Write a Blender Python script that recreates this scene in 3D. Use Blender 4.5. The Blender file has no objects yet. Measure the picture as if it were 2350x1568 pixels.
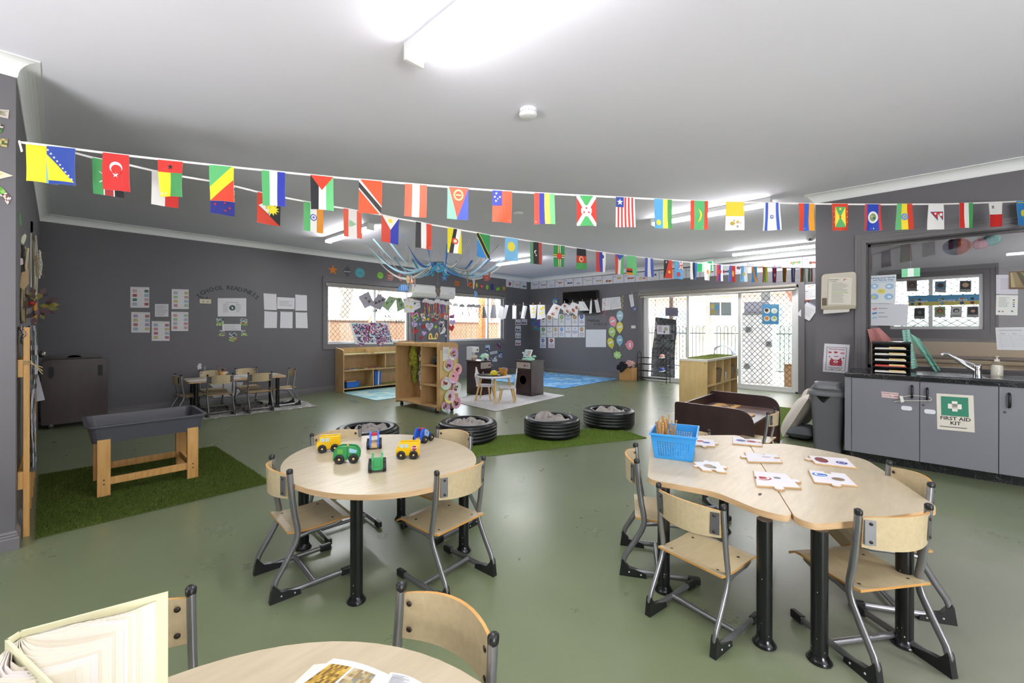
# built object by object: camera/world/sun/exposure first, then room shell, furniture, small things
import bpy,math,random
from mathutils import Vector,Matrix
random.seed(7)
PI=math.pi
S=bpy.context.scene
COL=S.collection
FPX=974.3;YAW=math.radians(43.04);ROLL=0.0015;PY0=755.0;H0=1.2
_F=Vector((math.cos(YAW),math.sin(YAW),0));_R0=Vector((math.sin(YAW),-math.cos(YAW),0));_U0=Vector((0,0,1))
_R=_R0*math.cos(ROLL)+_U0*math.sin(ROLL);_U=_U0*math.cos(ROLL)-_R0*math.sin(ROLL)
CAMP=Vector((0,0,H0))
cd=bpy.data.cameras.new('camera');cam=bpy.data.objects.new('camera',cd);COL.objects.link(cam)
cd.sensor_width=36;cd.sensor_fit='HORIZONTAL';cd.lens=36*FPX/2350;cd.shift_y=(PY0-784)/2350;cd.clip_start=0.02;cd.clip_end=200
cam.matrix_world=Matrix(((_R.x,_U.x,-_F.x,0),(_R.y,_U.y,-_F.y,0),(_R.z,_U.z,-_F.z,H0),(0,0,0,1)))
S.camera=cam
S.view_settings.view_transform='Standard';S.view_settings.look='None';S.view_settings.gamma=1
S.view_settings.use_curve_mapping=False;S.view_settings.exposure=0.2
w=bpy.data.worlds.new('world');S.world=w;w.use_nodes=True
_n=w.node_tree.nodes;_bg=_n['Background']
_sky=_n.new('ShaderNodeTexSky');_sky.sky_type='HOSEK_WILKIE';_sky.sun_direction=Vector((0.55,0.25,0.8)).normalized();_sky.turbidity=5;_sky.ground_albedo=0.4
_mx=_n.new('ShaderNodeMix');_mx.data_type='RGBA';_mx.inputs[0].default_value=0.75
_mx.inputs[7].default_value=(0.9,0.95,1.0,1)
w.node_tree.links.new(_sky.outputs[0],_mx.inputs[6]);w.node_tree.links.new(_mx.outputs[2],_bg.inputs[0]);_bg.inputs[1].default_value=14.0
sd=bpy.data.lights.new('sun','SUN');sd.energy=9;sd.angle=0.02;sd.color=(1,.96,.9)
sun=bpy.data.objects.new('sun',sd);COL.objects.link(sun);sun.rotation_euler=(math.radians(28),math.radians(32),0)
LAMP=60.0
_al=bpy.data.lights.new('ceiling_fill','AREA');_al.shape='DISK';_al.size=1.2;_al.energy=95;_al.spread=math.radians(170)
fill_obj=bpy.data.objects.new('ceiling_fill',_al);COL.objects.link(fill_obj);fill_obj.location=(-.2,-2.5,.6);fill_obj.rotation_euler=(math.radians(180-42),0,math.radians(-46))  # added fill behind the camera, aimed up to brighten the ceiling
for _nm,_lc,_rt,_sx,_sz,_en in(('rear_fill',(1.2,-3.34,1.45),(math.radians(90),0,0),5.2,1.7,50),('bay_fill',(-1.9,1.9,.7),(math.radians(180),math.radians(12),0),1.2,1.2,75)):  # both are added fill lights out of view
 _l=bpy.data.lights.new(_nm,'AREA');_l.shape='RECTANGLE';_l.size=_sx;_l.size_y=_sz;_l.energy=_en;_l.color=(1,.985,.98)
 _o=bpy.data.objects.new(_nm,_l);COL.objects.link(_o);_o.location=_lc;_o.rotation_euler=_rt
def ray(px,py):return _F+_R*((px-1175)/FPX)-_U*((py-PY0)/FPX)
def P(px,py,**k):
 (a,v),=k.items();i='xyz'.index(a);d=ray(px,py);return CAMP+d*((v-CAMP[i])/d[i])
def PP(px,py,pt,nrm):
 d=ray(px,py);return CAMP+d*((Vector(pt)-CAMP).dot(nrm)/d.dot(nrm))
def zat(x,y,py):return H0+(PY0-py)*(Vector((x,y,0)).dot(_F))/FPX
def depth(p):return(p-CAMP).dot(_F)
def lin(h):
 if isinstance(h,str):
  h=h.lstrip('#');h=[int(h[i:i+2],16)/255 for i in(0,2,4)]
 return tuple((c/12.92 if c<=.04045 else((c+.055)/1.055)**2.4)for c in h)+(1,)
_M={}
def mat(h,rough=.6,metal=0.,spec=.5,alpha=1,trans=0,emit=0,sub=0):
 if not isinstance(h,str):return h
 k=(h,rough,metal,spec,alpha,trans,emit,sub)
 if k in _M:return _M[k]
 m=bpy.data.materials.new('m_'+h.strip('#'));m.use_nodes=True
 b=m.node_tree.nodes['Principled BSDF']
 b.inputs['Base Color'].default_value=lin(h);b.inputs['Roughness'].default_value=rough
 b.inputs['Metallic'].default_value=metal;b.inputs['Specular IOR Level'].default_value=spec
 if alpha<1:b.inputs['Alpha'].default_value=alpha
 if trans:b.inputs['Transmission Weight'].default_value=trans
 if emit:b.inputs['Emission Color'].default_value=lin(h);b.inputs['Emission Strength'].default_value=emit
 _M[k]=m;return m
def nodemat(name):
 m=bpy.data.materials.new(name);m.use_nodes=True
 nt=m.node_tree;return m,nt,nt.nodes['Principled BSDF']
def L(nt,a,b):nt.links.new(a,b)
def texco(nt,scale=(1,1,1),rot=(0,0,0)):
 t=nt.nodes.new('ShaderNodeTexCoord');mp=nt.nodes.new('ShaderNodeMapping')
 mp.inputs['Scale'].default_value=scale;mp.inputs['Rotation'].default_value=rot
 L(nt,t.outputs['Object'],mp.inputs[0]);return mp.outputs[0]
def noise(nt,co,scale,detail=3,rough=.5):
 n=nt.nodes.new('ShaderNodeTexNoise');n.inputs['Scale'].default_value=scale;n.inputs['Detail'].default_value=detail
 n.inputs['Roughness'].default_value=rough;L(nt,co,n.inputs['Vector']);return n.outputs[0]
def ramp(nt,v,stops):
 r=nt.nodes.new('ShaderNodeValToRGB');e=r.color_ramp.elements
 while len(e)<len(stops):e.new(.5)
 for i,(p,c)in enumerate(stops):e[i].position=p;e[i].color=lin(c)if isinstance(c,str)else(c,c,c,1)
 L(nt,v,r.inputs[0]);return r.outputs[0]
def bump(nt,b,v,s,d=.002):
 n=nt.nodes.new('ShaderNodeBump');n.inputs['Strength'].default_value=s;n.inputs['Distance'].default_value=d
 L(nt,v,n.inputs['Height']);L(nt,n.outputs[0],b.inputs['Normal'])
def wood(name,c1,c2,scale=(1.2,14,14),rough=.42,spec=.5):
 m,nt,b=nodemat(name);co=texco(nt,scale)
 v=noise(nt,co,2.2,5,.6);L(nt,ramp(nt,v,[(.3,c1),(.7,c2)]),b.inputs['Base Color'])
 b.inputs['Roughness'].default_value=rough;b.inputs['Specular IOR Level'].default_value=spec;return m
def paint(name,c,var=.06,rough=.5,sc=60,bs=.15):
 m,nt,b=nodemat(name);co=texco(nt)
 c=lin(c);v=noise(nt,co,1.3,4)
 lo=[max(0,x*(1-var))for x in c[:3]];hi=[x*(1+var)for x in c[:3]]
 r=nt.nodes.new('ShaderNodeValToRGB');e=r.color_ramp.elements
 e[0].position=.3;e[0].color=(*lo,1);e[1].position=.7;e[1].color=(*hi,1);L(nt,v,r.inputs[0])
 L(nt,r.outputs[0],b.inputs['Base Color']);b.inputs['Roughness'].default_value=rough
 bump(nt,b,noise(nt,co,sc,2),bs,.001);return m
M_WALL=paint('wall_paint','#646266',.03,.5,130,.25)
M_TRIM=paint('trim_paint','#6d6a6d',.02,.35,30,.02)
M_CEIL=paint('ceiling_paint','#ebeaf5',.015,.8,90,.05)
M_COVE=paint('cove_paint','#eceded',.01,.6,20,.0)
M_MAPLE=wood('maple_laminate','#b0a288','#bfb197',(3,18,18),.3)
M_MAPLE2=wood('maple_ply_face','#b8a784','#c6b592',(4,22,22),.28)
M_PLY=wood('ply_edge','#b5813e','#cf9d58',(2,2,90),.5)
M_EDGE=wood('maple_edge_band','#bd9a70','#d0b088',(5,5,60),.45)
M_BIRCH=wood('birch_panel','#c9ab74','#d9be8a',(5,5,1.6),.38)
M_LOCK=wood('birch_locker','#b58f5e','#c7a474',(5,5,1.6),.4)
M_PINE=wood('pine_timber','#c48f4c','#dcae6a',(22,22,2),.45)
M_DARKW=wood('wenge_board','#2c1e1d','#3a2827',(4,4,1),.33)
M_STEEL=mat('#8c8c90',.32,.75)
M_BLACKP=mat('#17181a',.35)
M_BLKPAINT=mat('#101113',.28)
M_BOLT=mat('#3a302c',.35,.5)
M_CHROME=mat('#c9c9cc',.15,1)
M_ALU=mat('#dcdcdc',.35,.1)
M_PAPER=mat('#e6e6ea',.55)
def floor_mat():
 m,nt,b=nodemat('green_vinyl');co=texco(nt)
 big=noise(nt,co,.9,5,.6);sp=noise(nt,co,420,2,.5)
 c=ramp(nt,big,[(.2,'#656e51'),(.8,'#747d60')])
 mx=nt.nodes.new('ShaderNodeMix');mx.data_type='RGBA';mx.blend_type='OVERLAY';mx.inputs[0].default_value=.35
 L(nt,c,mx.inputs[6]);L(nt,ramp(nt,sp,[(.35,.32),(.65,.68)]),mx.inputs[7])
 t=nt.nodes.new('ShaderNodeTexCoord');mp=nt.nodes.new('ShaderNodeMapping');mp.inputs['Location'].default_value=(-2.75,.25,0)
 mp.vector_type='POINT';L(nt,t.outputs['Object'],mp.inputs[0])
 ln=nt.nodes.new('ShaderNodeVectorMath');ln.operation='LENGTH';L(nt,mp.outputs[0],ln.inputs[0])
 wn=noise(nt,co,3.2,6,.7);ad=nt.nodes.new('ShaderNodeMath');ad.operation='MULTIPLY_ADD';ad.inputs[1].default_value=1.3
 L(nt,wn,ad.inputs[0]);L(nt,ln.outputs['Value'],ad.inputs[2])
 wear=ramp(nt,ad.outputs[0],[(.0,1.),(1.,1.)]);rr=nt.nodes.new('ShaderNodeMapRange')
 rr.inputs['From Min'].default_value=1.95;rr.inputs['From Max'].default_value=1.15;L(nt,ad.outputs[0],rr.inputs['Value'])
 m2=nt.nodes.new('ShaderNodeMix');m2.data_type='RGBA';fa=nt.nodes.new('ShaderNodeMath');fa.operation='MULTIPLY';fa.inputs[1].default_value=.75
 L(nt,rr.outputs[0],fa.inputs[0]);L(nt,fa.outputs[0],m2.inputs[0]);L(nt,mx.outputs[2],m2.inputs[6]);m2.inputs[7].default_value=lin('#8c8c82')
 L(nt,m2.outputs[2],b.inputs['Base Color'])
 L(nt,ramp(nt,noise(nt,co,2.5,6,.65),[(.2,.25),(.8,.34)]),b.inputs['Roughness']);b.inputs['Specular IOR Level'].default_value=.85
 bump(nt,b,noise(nt,co,55,3),.05,.001);return m
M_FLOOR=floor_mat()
def glass_mat(name='pane_glass',tint=(1,1,1,1),refl=1):
 m=bpy.data.materials.new(name);m.use_nodes=True;nt=m.node_tree;nt.nodes.remove(nt.nodes['Principled BSDF'])
 o=nt.nodes['Material Output'];t=nt.nodes.new('ShaderNodeBsdfTransparent');g=nt.nodes.new('ShaderNodeBsdfGlossy');mx=nt.nodes.new('ShaderNodeMixShader')
 f=nt.nodes.new('ShaderNodeLayerWeight');q=nt.nodes.new('ShaderNodeMath');q.operation='POWER';q.inputs[1].default_value=5;L(nt,f.outputs['Facing'],q.inputs[0]);f=nt.nodes.new('ShaderNodeMath');f.operation='MULTIPLY_ADD';f.inputs[1].default_value=.9;f.inputs[2].default_value=.05;L(nt,q.outputs[0],f.inputs[0]);g.inputs['Roughness'].default_value=.01;t.inputs[0].default_value=tint
 L(nt,f.outputs[0],mx.inputs[0]);L(nt,t.outputs[0],mx.inputs[1]);L(nt,g.outputs[0],mx.inputs[2]);L(nt,mx.outputs[0],o.inputs[0]);return m
M_GLASS=glass_mat()
class MB:
 def __init__(s):s.v=[];s.f=[];s.m=[];s.ms=[];s.sm=[];s.T=None
 def mi(s,m):
  m=mat(m)if isinstance(m,str)else m
  if m not in s.ms:s.ms.append(m)
  return s.ms.index(m)
 def add(s,vs,fs,m,smooth=False):
  o=len(s.v);T=s.T
  s.v+=[tuple(T@Vector(p))if T else tuple(p)for p in vs];i=s.mi(m)
  for f in fs:s.f.append([o+k for k in f]);s.m.append(i);s.sm.append(smooth)
  return s
 def box(s,x0,y0,z0,x1,y1,z1,m):
  vs=[(x,y,z)for x in(x0,x1)for y in(y0,y1)for z in(z0,z1)]
  return s.add(vs,[(0,1,3,2),(4,6,7,5),(0,4,5,1),(2,3,7,6),(0,2,6,4),(1,5,7,3)],m)
 def cbox(s,c,d,m):return s.box(c[0]-d[0]/2,c[1]-d[1]/2,c[2]-d[2]/2,c[0]+d[0]/2,c[1]+d[1]/2,c[2]+d[2]/2,m)
 def prism(s,pts,off,m,me=None,smooth=False):
  n=len(pts);off=Vector(off);a=[Vector(p)for p in pts];b=[p+off for p in a]
  s.add(a+b,[tuple(range(n))[::-1],tuple(range(n,2*n))],m)
  return s.add(a+b,[(i,(i+1)%n,(i+1)%n+n,i+n)for i in range(n)],me or m,smooth)
 def tube(s,path,r,m,n=8,r2=None,closed=False,up=None,caps=True,ang=0):
  path=[Vector(p)for p in path];k=len(path);vs=[];r2=r2 or r;pu=None
  for i,p in enumerate(path):
   a=path[i-1]if(i or closed)else path[0];b=path[(i+1)%k]if(i<k-1 or closed)else path[-1]
   t=(b-a).normalized()
   if up is not None:u=Vector(up)
   elif pu is None:u=Vector((0,0,1))if abs(t.z)<.9 else Vector((1,0,0))
   else:u=pu
   w_=t.cross(u);w_=w_.normalized()if w_.length>1e-6 else Vector((1,0,0));u=w_.cross(t);pu=u
   rr=r[i]if isinstance(r,(list,tuple))else r;rb=r2[i]if isinstance(r2,(list,tuple))else r2
   for j in range(n):
    an=2*PI*j/n+ang;vs.append(p+u*(rr*math.cos(an))+w_*(rb*math.sin(an)))
  fs=[]
  for i in range(k if closed else k-1):
   for j in range(n):
    a=i*n+j;b=i*n+(j+1)%n;c=((i+1)%k)*n+(j+1)%n;d=((i+1)%k)*n+j;fs.append((a,b,c,d))
  s.add(vs,fs,m,n>4)
  if caps and not closed:s.add(vs[:n],[tuple(range(n))[::-1]],m);s.add(vs[-n:],[tuple(range(n))],m)
  return s
 def lathe(s,prof,c,m,n=20,axis=(0,0,1),smooth=True,sx=1,sy=1):
  ax=Vector(axis).normalized();u=ax.orthogonal().normalized()if abs(ax.z)<.99 else Vector((1,0,0));v=ax.cross(u);c=Vector(c);vs=[]
  for r,z in prof:
   for j in range(n):a=2*PI*j/n;vs.append(c+ax*z+u*(r*sx*math.cos(a))+v*(r*sy*math.sin(a)))
  fs=[(i*n+j,i*n+(j+1)%n,(i+1)*n+(j+1)%n,(i+1)*n+j)for i in range(len(prof)-1)for j in range(n)]
  s.add(vs,fs,m,smooth)
  if prof[0][0]>1e-4:s.add(vs[:n],[tuple(range(n))[::-1]],m)
  if prof[-1][0]>1e-4:s.add(vs[-n:],[tuple(range(n))],m)
  return s
 def ball(s,c,r,m,n=12,k=7,sc=(1,1,1)):
  vs=[];
  for i in range(k+1):
   a=PI*i/k
   for j in range(n):b=2*PI*j/n;vs.append((c[0]+r*sc[0]*math.sin(a)*math.cos(b),c[1]+r*sc[1]*math.sin(a)*math.sin(b),c[2]+r*sc[2]*math.cos(a)))
  return s.add(vs,[(i*n+j,(i+1)*n+j,(i+1)*n+(j+1)%n,i*n+(j+1)%n)for i in range(k)for j in range(n)],m,True)
 def grid(s,fn,nu,nv,m,smooth=True):
  vs=[fn(i/nu,j/nv)for j in range(nv+1)for i in range(nu+1)]
  return s.add(vs,[(j*(nu+1)+i,(j+1)*(nu+1)+i,(j+1)*(nu+1)+i+1,j*(nu+1)+i+1)for j in range(nv)for i in range(nu)],m,smooth)
 def build(s,name,parent=None,label=None,cat=None,group=None,kind=None,bevel=0,org=None,solid=0,sub=0,seg=2):
  me=bpy.data.meshes.new(name);vs=s.v
  if org is not None:o=Vector(org);vs=[tuple(Vector(p)-o)for p in vs]
  me.from_pydata(vs,[],s.f);me.polygons.foreach_set('material_index',s.m);me.polygons.foreach_set('use_smooth',s.sm)
  for m in s.ms:me.materials.append(m)
  me.update();ob=bpy.data.objects.new(name,me);COL.objects.link(ob)
  if org is not None:ob.location=o
  if parent:ob.parent=parent
  if solid:
   q=ob.modifiers.new('solid','SOLIDIFY');q.thickness=solid;q.offset=0
  if bevel:
   q=ob.modifiers.new('bevel','BEVEL');q.width=bevel;q.segments=seg;q.limit_method='ANGLE';q.angle_limit=.9
  if sub:
   q=ob.modifiers.new('sub','SUBSURF');q.levels=sub;q.render_levels=sub
  tag(ob,label,cat,group,kind);return ob
def tag(o,label=None,cat=None,group=None,kind=None):
 if label:o['label']=label
 if cat:o['category']=cat
 if group:o['group']=group
 if kind:o['kind']=kind
 return o
def thing(name,label,cat,loc=(0,0,0),rz=0,group=None):
 o=bpy.data.objects.new(name,None);COL.objects.link(o);o.location=loc;o.rotation_euler=(0,0,rz);o.empty_display_size=.05
 return tag(o,label,cat,group)
def dup(o,parent=None,loc=None,rz=None,label=None,group=None):
 c=o.copy();COL.objects.link(c)
 if parent:c.parent=parent
 if loc is not None:c.location=loc
 if rz is not None:c.rotation_euler=(0,0,rz)
 if label:c['label']=label
 if group:c['group']=group
 for ch in list(o.children):dup(ch,c)
 return c
_TX={}
def text_mesh(t,bold=False):
 k=(t,bold)
 if k in _TX:return _TX[k]
 cu=bpy.data.curves.new('t','FONT');cu.body=t;cu.size=1;cu.resolution_u=2;cu.align_x='CENTER';cu.align_y='CENTER'
 if bold:cu.offset=.018
 ob=bpy.data.objects.new('t',cu);COL.objects.link(ob);bpy.context.view_layer.update()
 dg=bpy.context.evaluated_depsgraph_get();me=bpy.data.meshes.new_from_object(ob.evaluated_get(dg))
 r=([(v.co.x,v.co.y)for v in me.vertices],[tuple(p.vertices)for p in me.polygons])
 bpy.data.objects.remove(ob);bpy.data.curves.remove(cu);bpy.data.meshes.remove(me);_TX[k]=r;return r
def ell(cx,cy,rx,ry,n=14,a0=0,a1=2*PI):return[(cx+rx*math.cos(a0+(a1-a0)*i/n),cy+ry*math.sin(a0+(a1-a0)*i/n))for i in range(n if a1-a0>6.2 else n+1)]
def star(cx,cy,r,k=5,q=.4,rot=-PI/2,asp=1):return[(cx+asp*(r if i%2==0 else r*q)*math.cos(rot+PI*i/k),cy+(r if i%2==0 else r*q)*math.sin(rot+PI*i/k))for i in range(2*k)]
def heart(cx,cy,r):
 return[(cx+r*.062*16*math.sin(t)**3,cy-r*.062*(13*math.cos(t)-5*math.cos(2*t)-2*math.cos(3*t)-math.cos(4*t)))for t in[2*PI*i/22 for i in range(22)]]
class Sheet:
 """flat print on a thin sheet; F(u,v,h) gives the 3D point (v downwards)."""
 def __init__(s,F,base=None,back=None,th=.0008,nu=1,nv=1,both=False,asp=1.,step=.0005):
  s.F=F;s.nu=nu;s.nv=nv;s.b=MB();s.h=th/2+step;s.st=step;s.both=both;s.asp=asp
  if base is not None:
   s.b.grid(lambda u,v:F(u,v,th/2),nu,nv,base);s.b.grid(lambda u,v:F(u,1-v,-th/2),nu,nv,back or base)
   ed=[(i/nu,0)for i in range(nu)]+[(1,j/nv)for j in range(nv)]+[(1-i/nu,1)for i in range(nu)]+[(0,1-j/nv)for j in range(nv)];n=len(ed)
   s.b.add([F(u,v,th/2)for u,v in ed]+[F(u,v,-th/2)for u,v in ed],[(i,(i+1)%n,(i+1)%n+n,i+n)for i in range(n)],base)
 def poly(s,pts,m):
  if s.nu*s.nv>1:return s.cpoly(pts,m)
  s.b.add([s.F(u,v,s.h)for u,v in pts],[tuple(range(len(pts)))[::-1]],m)
  if s.both:s.b.add([s.F(u,v,-s.h)for u,v in pts],[tuple(range(len(pts)))],m)
 def cpoly(s,pts,m):
  us=[p[0]for p in pts];vs=[p[1]for p in pts]
  for i in range(max(0,int(min(us)*s.nu)),min(s.nu,int(max(us)*s.nu)+1)):
   for j in range(max(0,int(min(vs)*s.nv)),min(s.nv,int(max(vs)*s.nv)+1)):
    q=list(pts)
    for ax,lim,sg in((0,i/s.nu,1),(0,(i+1)/s.nu,-1),(1,j/s.nv,1),(1,(j+1)/s.nv,-1)):
     o=[]
     for k in range(len(q)):
      a,c=q[k-1],q[k];da,dc=(a[ax]-lim)*sg,(c[ax]-lim)*sg
      if(da>=0)!=(dc>=0):t=da/(da-dc);o.append((a[0]+(c[0]-a[0])*t,a[1]+(c[1]-a[1])*t))
      if dc>=0:o.append(c)
     q=o
     if len(q)<3:break
    if len(q)<3:continue
    for sg in((1,-1)if s.both else(1,)):
     A,B,C_,D=[s.F((i+a)/s.nu,(j+b)/s.nv,sg*s.h)for a,b in((0,0),(1,0),(1,1),(0,1))]
     s.b.add([(A*(1-u)+B*u)*(1-v)+(D*(1-u)+C_*u)*v for u,v in[(x*s.nu-i,y*s.nv-j)for x,y in q]],[tuple(range(len(q)))[::-sg]],m)
 def r(s,x0,y0,x1,y1,m,nu=1,nv=1):
  if s.nu*s.nv>1:s.cpoly([(x0,y0),(x1,y0),(x1,y1),(x0,y1)],m);return s
  g=lambda sg:(lambda a,b:s.F(x0+(x1-x0)*a,y0+(y1-y0)*b,sg*s.h))
  s.b.grid(g(1),nu,nv,m)
  if s.both:s.b.grid(g(-1),nu,nv,m)
  return s
 def up(s,k=1):s.h+=s.st*k;return s
 def art(s,items):
  for it in items:
   k=it[0]
   if k=='r':s.r(*it[1:5],it[5])
   elif k=='e':s.poly(ell(it[1],it[2],it[3],it[3]*s.asp if len(it)<6 else it[4]),it[-1])
   elif k=='p':s.poly(it[1],it[2])
   elif k=='h':s.poly([(x,it[2]+(y-it[2])*s.asp)for x,y in heart(it[1],it[2],it[3])],it[4])
   elif k=='s':s.poly([(x,it[2]+(y-it[2])*s.asp)for x,y in star(it[1],it[2],it[3])],it[4])
   elif k=='t':
    x,y,h,tx,c=it[1:6];vs,fs=text_mesh(tx,len(it)>6 and it[6])
    s.b.add([s.F(x+a*h/s.asp,y-b*h,s.h)for a,b in vs],fs,c)
   elif k=='l':
    x0,y0,x1,y1,n,c=it[1:7]
    for i in range(n):
     y=y0+(y1-y0)*i/n;hh=(y1-y0)/n*.4;e=x1-(x1-x0)*random.choice((0,.05,.12,.3));s.r(x0,y,e,y+hh,c)
   elif k=='u':s.up()
   elif k=='o':
    x0,y0,x1,y1,t,c=it[1:7];ty=t*s.asp
    s.r(x0,y0,x1,y0+ty,c);s.r(x0,y1-ty,x1,y1,c);s.r(x0,y0,x0+t,y1,c);s.r(x1-t,y0,x1,y1,c)
   elif k=='photo':
    x0,y0,x1,y1,pal=it[1:6];nx,ny=it[6]if len(it)>6 else(5,5)
    for i in range(nx):
     for j in range(ny):
      s.r(x0+(x1-x0)*i/nx,y0+(y1-y0)*j/ny,x0+(x1-x0)*(i+1)/nx,y0+(y1-y0)*(j+1)/ny,random.choice(pal))
  return s
def bil(c):
 a,b,d,e=[Vector(p)for p in c];n=(b-a).cross(e-a).normalized()
 if n.dot(CAMP-a)<0:n=-n
 return lambda u,v,h:(a*(1-u)+b*u)*(1-v)+(e*(1-u)+d*u)*v+n*h
def psheet(name,quad,plane,items,label,cat,base='#e6e6ea',group=None,off=.004,th=.001,parent=None,step=.0006,nu=1,nv=1,curl=0):
 """quad: TL,TR,BR,BL pixels, or (x0,y0,x1,y1)"""
 if len(quad)==4 and not isinstance(quad[0],tuple):x0,y0,x1,y1=quad;quad=[(x0,y0),(x1,y0),(x1,y1),(x0,y1)]
 if isinstance(plane,tuple)and len(plane)==2 and isinstance(plane[0],str):pts=[P(a,b,**{plane[0]:plane[1]})for a,b in quad]
 else:pts=[PP(a,b,*plane)for a,b in quad]
 F0=bil(pts);F=lambda u,v,h:F0(u,v,h+off+curl*math.sin(PI*u)*v)
 wd=(pts[1]-pts[0]).length;hg=(pts[3]-pts[0]).length
 s=Sheet(F,base,th=th,asp=wd/max(hg,1e-4),step=step,nu=nu,nv=nv);s.art(items)
 if parent:return s.b.build(name,parent=parent,label=label)
 return s.b.build(name,label=label,cat=cat,group=group,org=pts[3])
def cut(name,px,py,plane,pts,col,label,cat='decoration',th=.003,off=.002,rot=0,extra=(),group=None,step=.0006,unit=None):
 """flat cut-out on a wall; pts in pixels (y down) around px,py"""
 ax,v0=plane;c=P(px,py,**{ax:v0});k=(unit or depth(c)/FPX)
 Rv=Vector((1,0,0))if ax=='y' else Vector((0,-1,0));N=Vector((0,-1,0))if ax=='y' else Vector((-1,0,0))
 cs,sn=math.cos(rot),math.sin(rot)
 def F(u,v,h):return c+Rv*((u*cs-v*sn)*k)-Vector((0,0,(u*sn+v*cs)*k))+N*(h+off)
 b=MB();b.prism([F(u,v,0)for u,v in pts],N*th,col)
 s=Sheet(F,None,th=0,step=step);s.b=b;s.h=th+step;s.asp=1;s.art(extra)
 return b.build(name,label=label,cat=cat,group=group,org=c)
CZ=2.65;YB=8.06;XC=9.36;XA=-.155;XD=5.60;YR=.735;YK=3.545;XW=-3.6;YS=-3.4
def st(mb,name,**k):return mb.build(name,kind='structure',**k)
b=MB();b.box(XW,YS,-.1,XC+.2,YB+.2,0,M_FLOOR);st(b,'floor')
b=MB();b.box(XW,YS,CZ,XC+.2,YB+.2,CZ+.1,M_CEIL);st(b,'ceiling')
W1=(3.50,5.32,.90,2.09);W2=(6.42,8.29,.90,2.09);DO=(1.49,4.56,.0,2.03);WD=(-1.9,.315,.80,2.075)
def wall_y(b,y0,y1,x0,x1,holes,m):
 xs=x0
 for(a,c,d,e)in holes:
  b.box(xs,y0,0,a,y1,CZ,m)
  if d>0:b.box(a,y0,0,c,y1,d,m)
  b.box(a,y0,e,c,y1,CZ,m);xs=c
 b.box(xs,y0,0,x1,y1,CZ,m)
def wall_x(b,x0,x1,y0,y1,holes,m):
 ys=y0
 for(a,c,d,e)in holes:
  b.box(x0,ys,0,x1,a,CZ,m)
  if d>0:b.box(x0,a,0,x1,c,d,m)
  b.box(x0,a,e,x1,c,CZ,m);ys=c
 b.box(x0,ys,0,x1,y1,CZ,m)
b=MB();wall_y(b,YB,YB+.14,XA-.14,XC+.14,[W1,W2],M_WALL);wb=st(b,'wall_back')
b=MB();wall_x(b,XC,XC+.14,YR-.14,YB,[DO],M_WALL);wr=st(b,'wall_right')
b=MB();b.box(XA-.14,YK,0,XA,YB,CZ,M_WALL);st(b,'wall_left')
b=MB();b.box(XW,YK,0,XA-.14,YK+.14,CZ,M_WALL);st(b,'wall_front_left')
b=MB();wall_x(b,XD,XD+.14,YS,YR,[WD],M_WALL);st(b,'wall_sink')
b=MB();b.box(XD+.14,YR-.14,0,XC,YR,CZ,M_WALL);st(b,'wall_return')
b=MB();b.box(XW-.14,YS,0,XW,YK+.14,CZ,M_WALL);st(b,'wall_far_left')
b=MB();b.box(XW-.14,YS-.14,0,XD+.14,YS,CZ,M_WALL);st(b,'wall_rear')
def cornice(name,a,bb,nrm,e0=0,e1=0):
 a=Vector((*a,0));bb=Vector((*bb,0));n=Vector((*nrm,0));t=(bb-a).normalized();mb=MB();c=.09
 prof=[(0,CZ-c),(.004,CZ-c)]+[(c-(c-.012)*math.cos(q)-.004+.0*q,CZ-c+.010+(c-.016)*math.sin(q))for q in[PI/2*i/7 for i in range(8)]]+[(c,CZ-.006),(c,CZ),(0,CZ)]
 A=[a+n*p-t*(e0*p)+Vector((0,0,z))for p,z in prof];B=[bb+n*p+t*(e1*p)+Vector((0,0,z))for p,z in prof];k=len(prof)
 mb.add(A+B,[(i,i+1,k+i+1,k+i)for i in range(k-1)],M_COVE);mb.add(A,[tuple(range(k))],M_COVE);mb.add(B,[tuple(range(k))[::-1]],M_COVE)
 return st(mb,name)
cornice('trim_cornice_back',(XA,YB),(XC,YB),(0,-1),-1,-1)
cornice('trim_cornice_right',(XC,YB),(XC,YR),(-1,0),-1,-1)
cornice('trim_cornice_left',(XA,YK),(XA,YB),(1,0),1,-1)
cornice('trim_cornice_front_left',(XW,YK),(XA,YK),(0,-1),-1,1)
cornice('trim_cornice_sink',(XD,YS),(XD,YR),(-1,0),-1,1)
cornice('trim_cornice_return',(XD,YR),(XC,YR),(0,1),1,-1)
def skirt(name,a,bb,nrm,e0=0,e1=0):
 a=Vector((*a,0));bb=Vector((*bb,0));n=Vector((*nrm,0));t=(bb-a).normalized();mb=MB()
 prof=[(0,0),(.016,0),(.016,.062),(.012,.068),(.013,.076),(.008,.082),(.009,.09),(.004,.097),(0,.1)];k=len(prof)
 A=[a+n*p-t*(e0*p)+Vector((0,0,z))for p,z in prof];B=[bb+n*p+t*(e1*p)+Vector((0,0,z))for p,z in prof]
 mb.add(A+B,[(i,i+1,k+i+1,k+i)for i in range(k-1)],M_TRIM);mb.add(A,[tuple(range(k))],M_TRIM);mb.add(B,[tuple(range(k))[::-1]],M_TRIM)
 return st(mb,name)
skirt('baseboard_back',(XA,YB),(XC,YB),(0,-1),-1,-1)
skirt('baseboard_right',(XC,YB),(XC,4.64),(-1,0),-1,0)
skirt('baseboard_right_end',(XC,1.42),(XC,YR),(-1,0),0,-1)
skirt('baseboard_front_left',(XW,YK),(XA,YK),(0,-1),-1,1)
skirt('baseboard_left',(XA,YK),(XA,4.1),(1,0),1,0)
skirt('baseboard_return',(XD,YR),(XC,YR),(0,1),1,-1)
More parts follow.
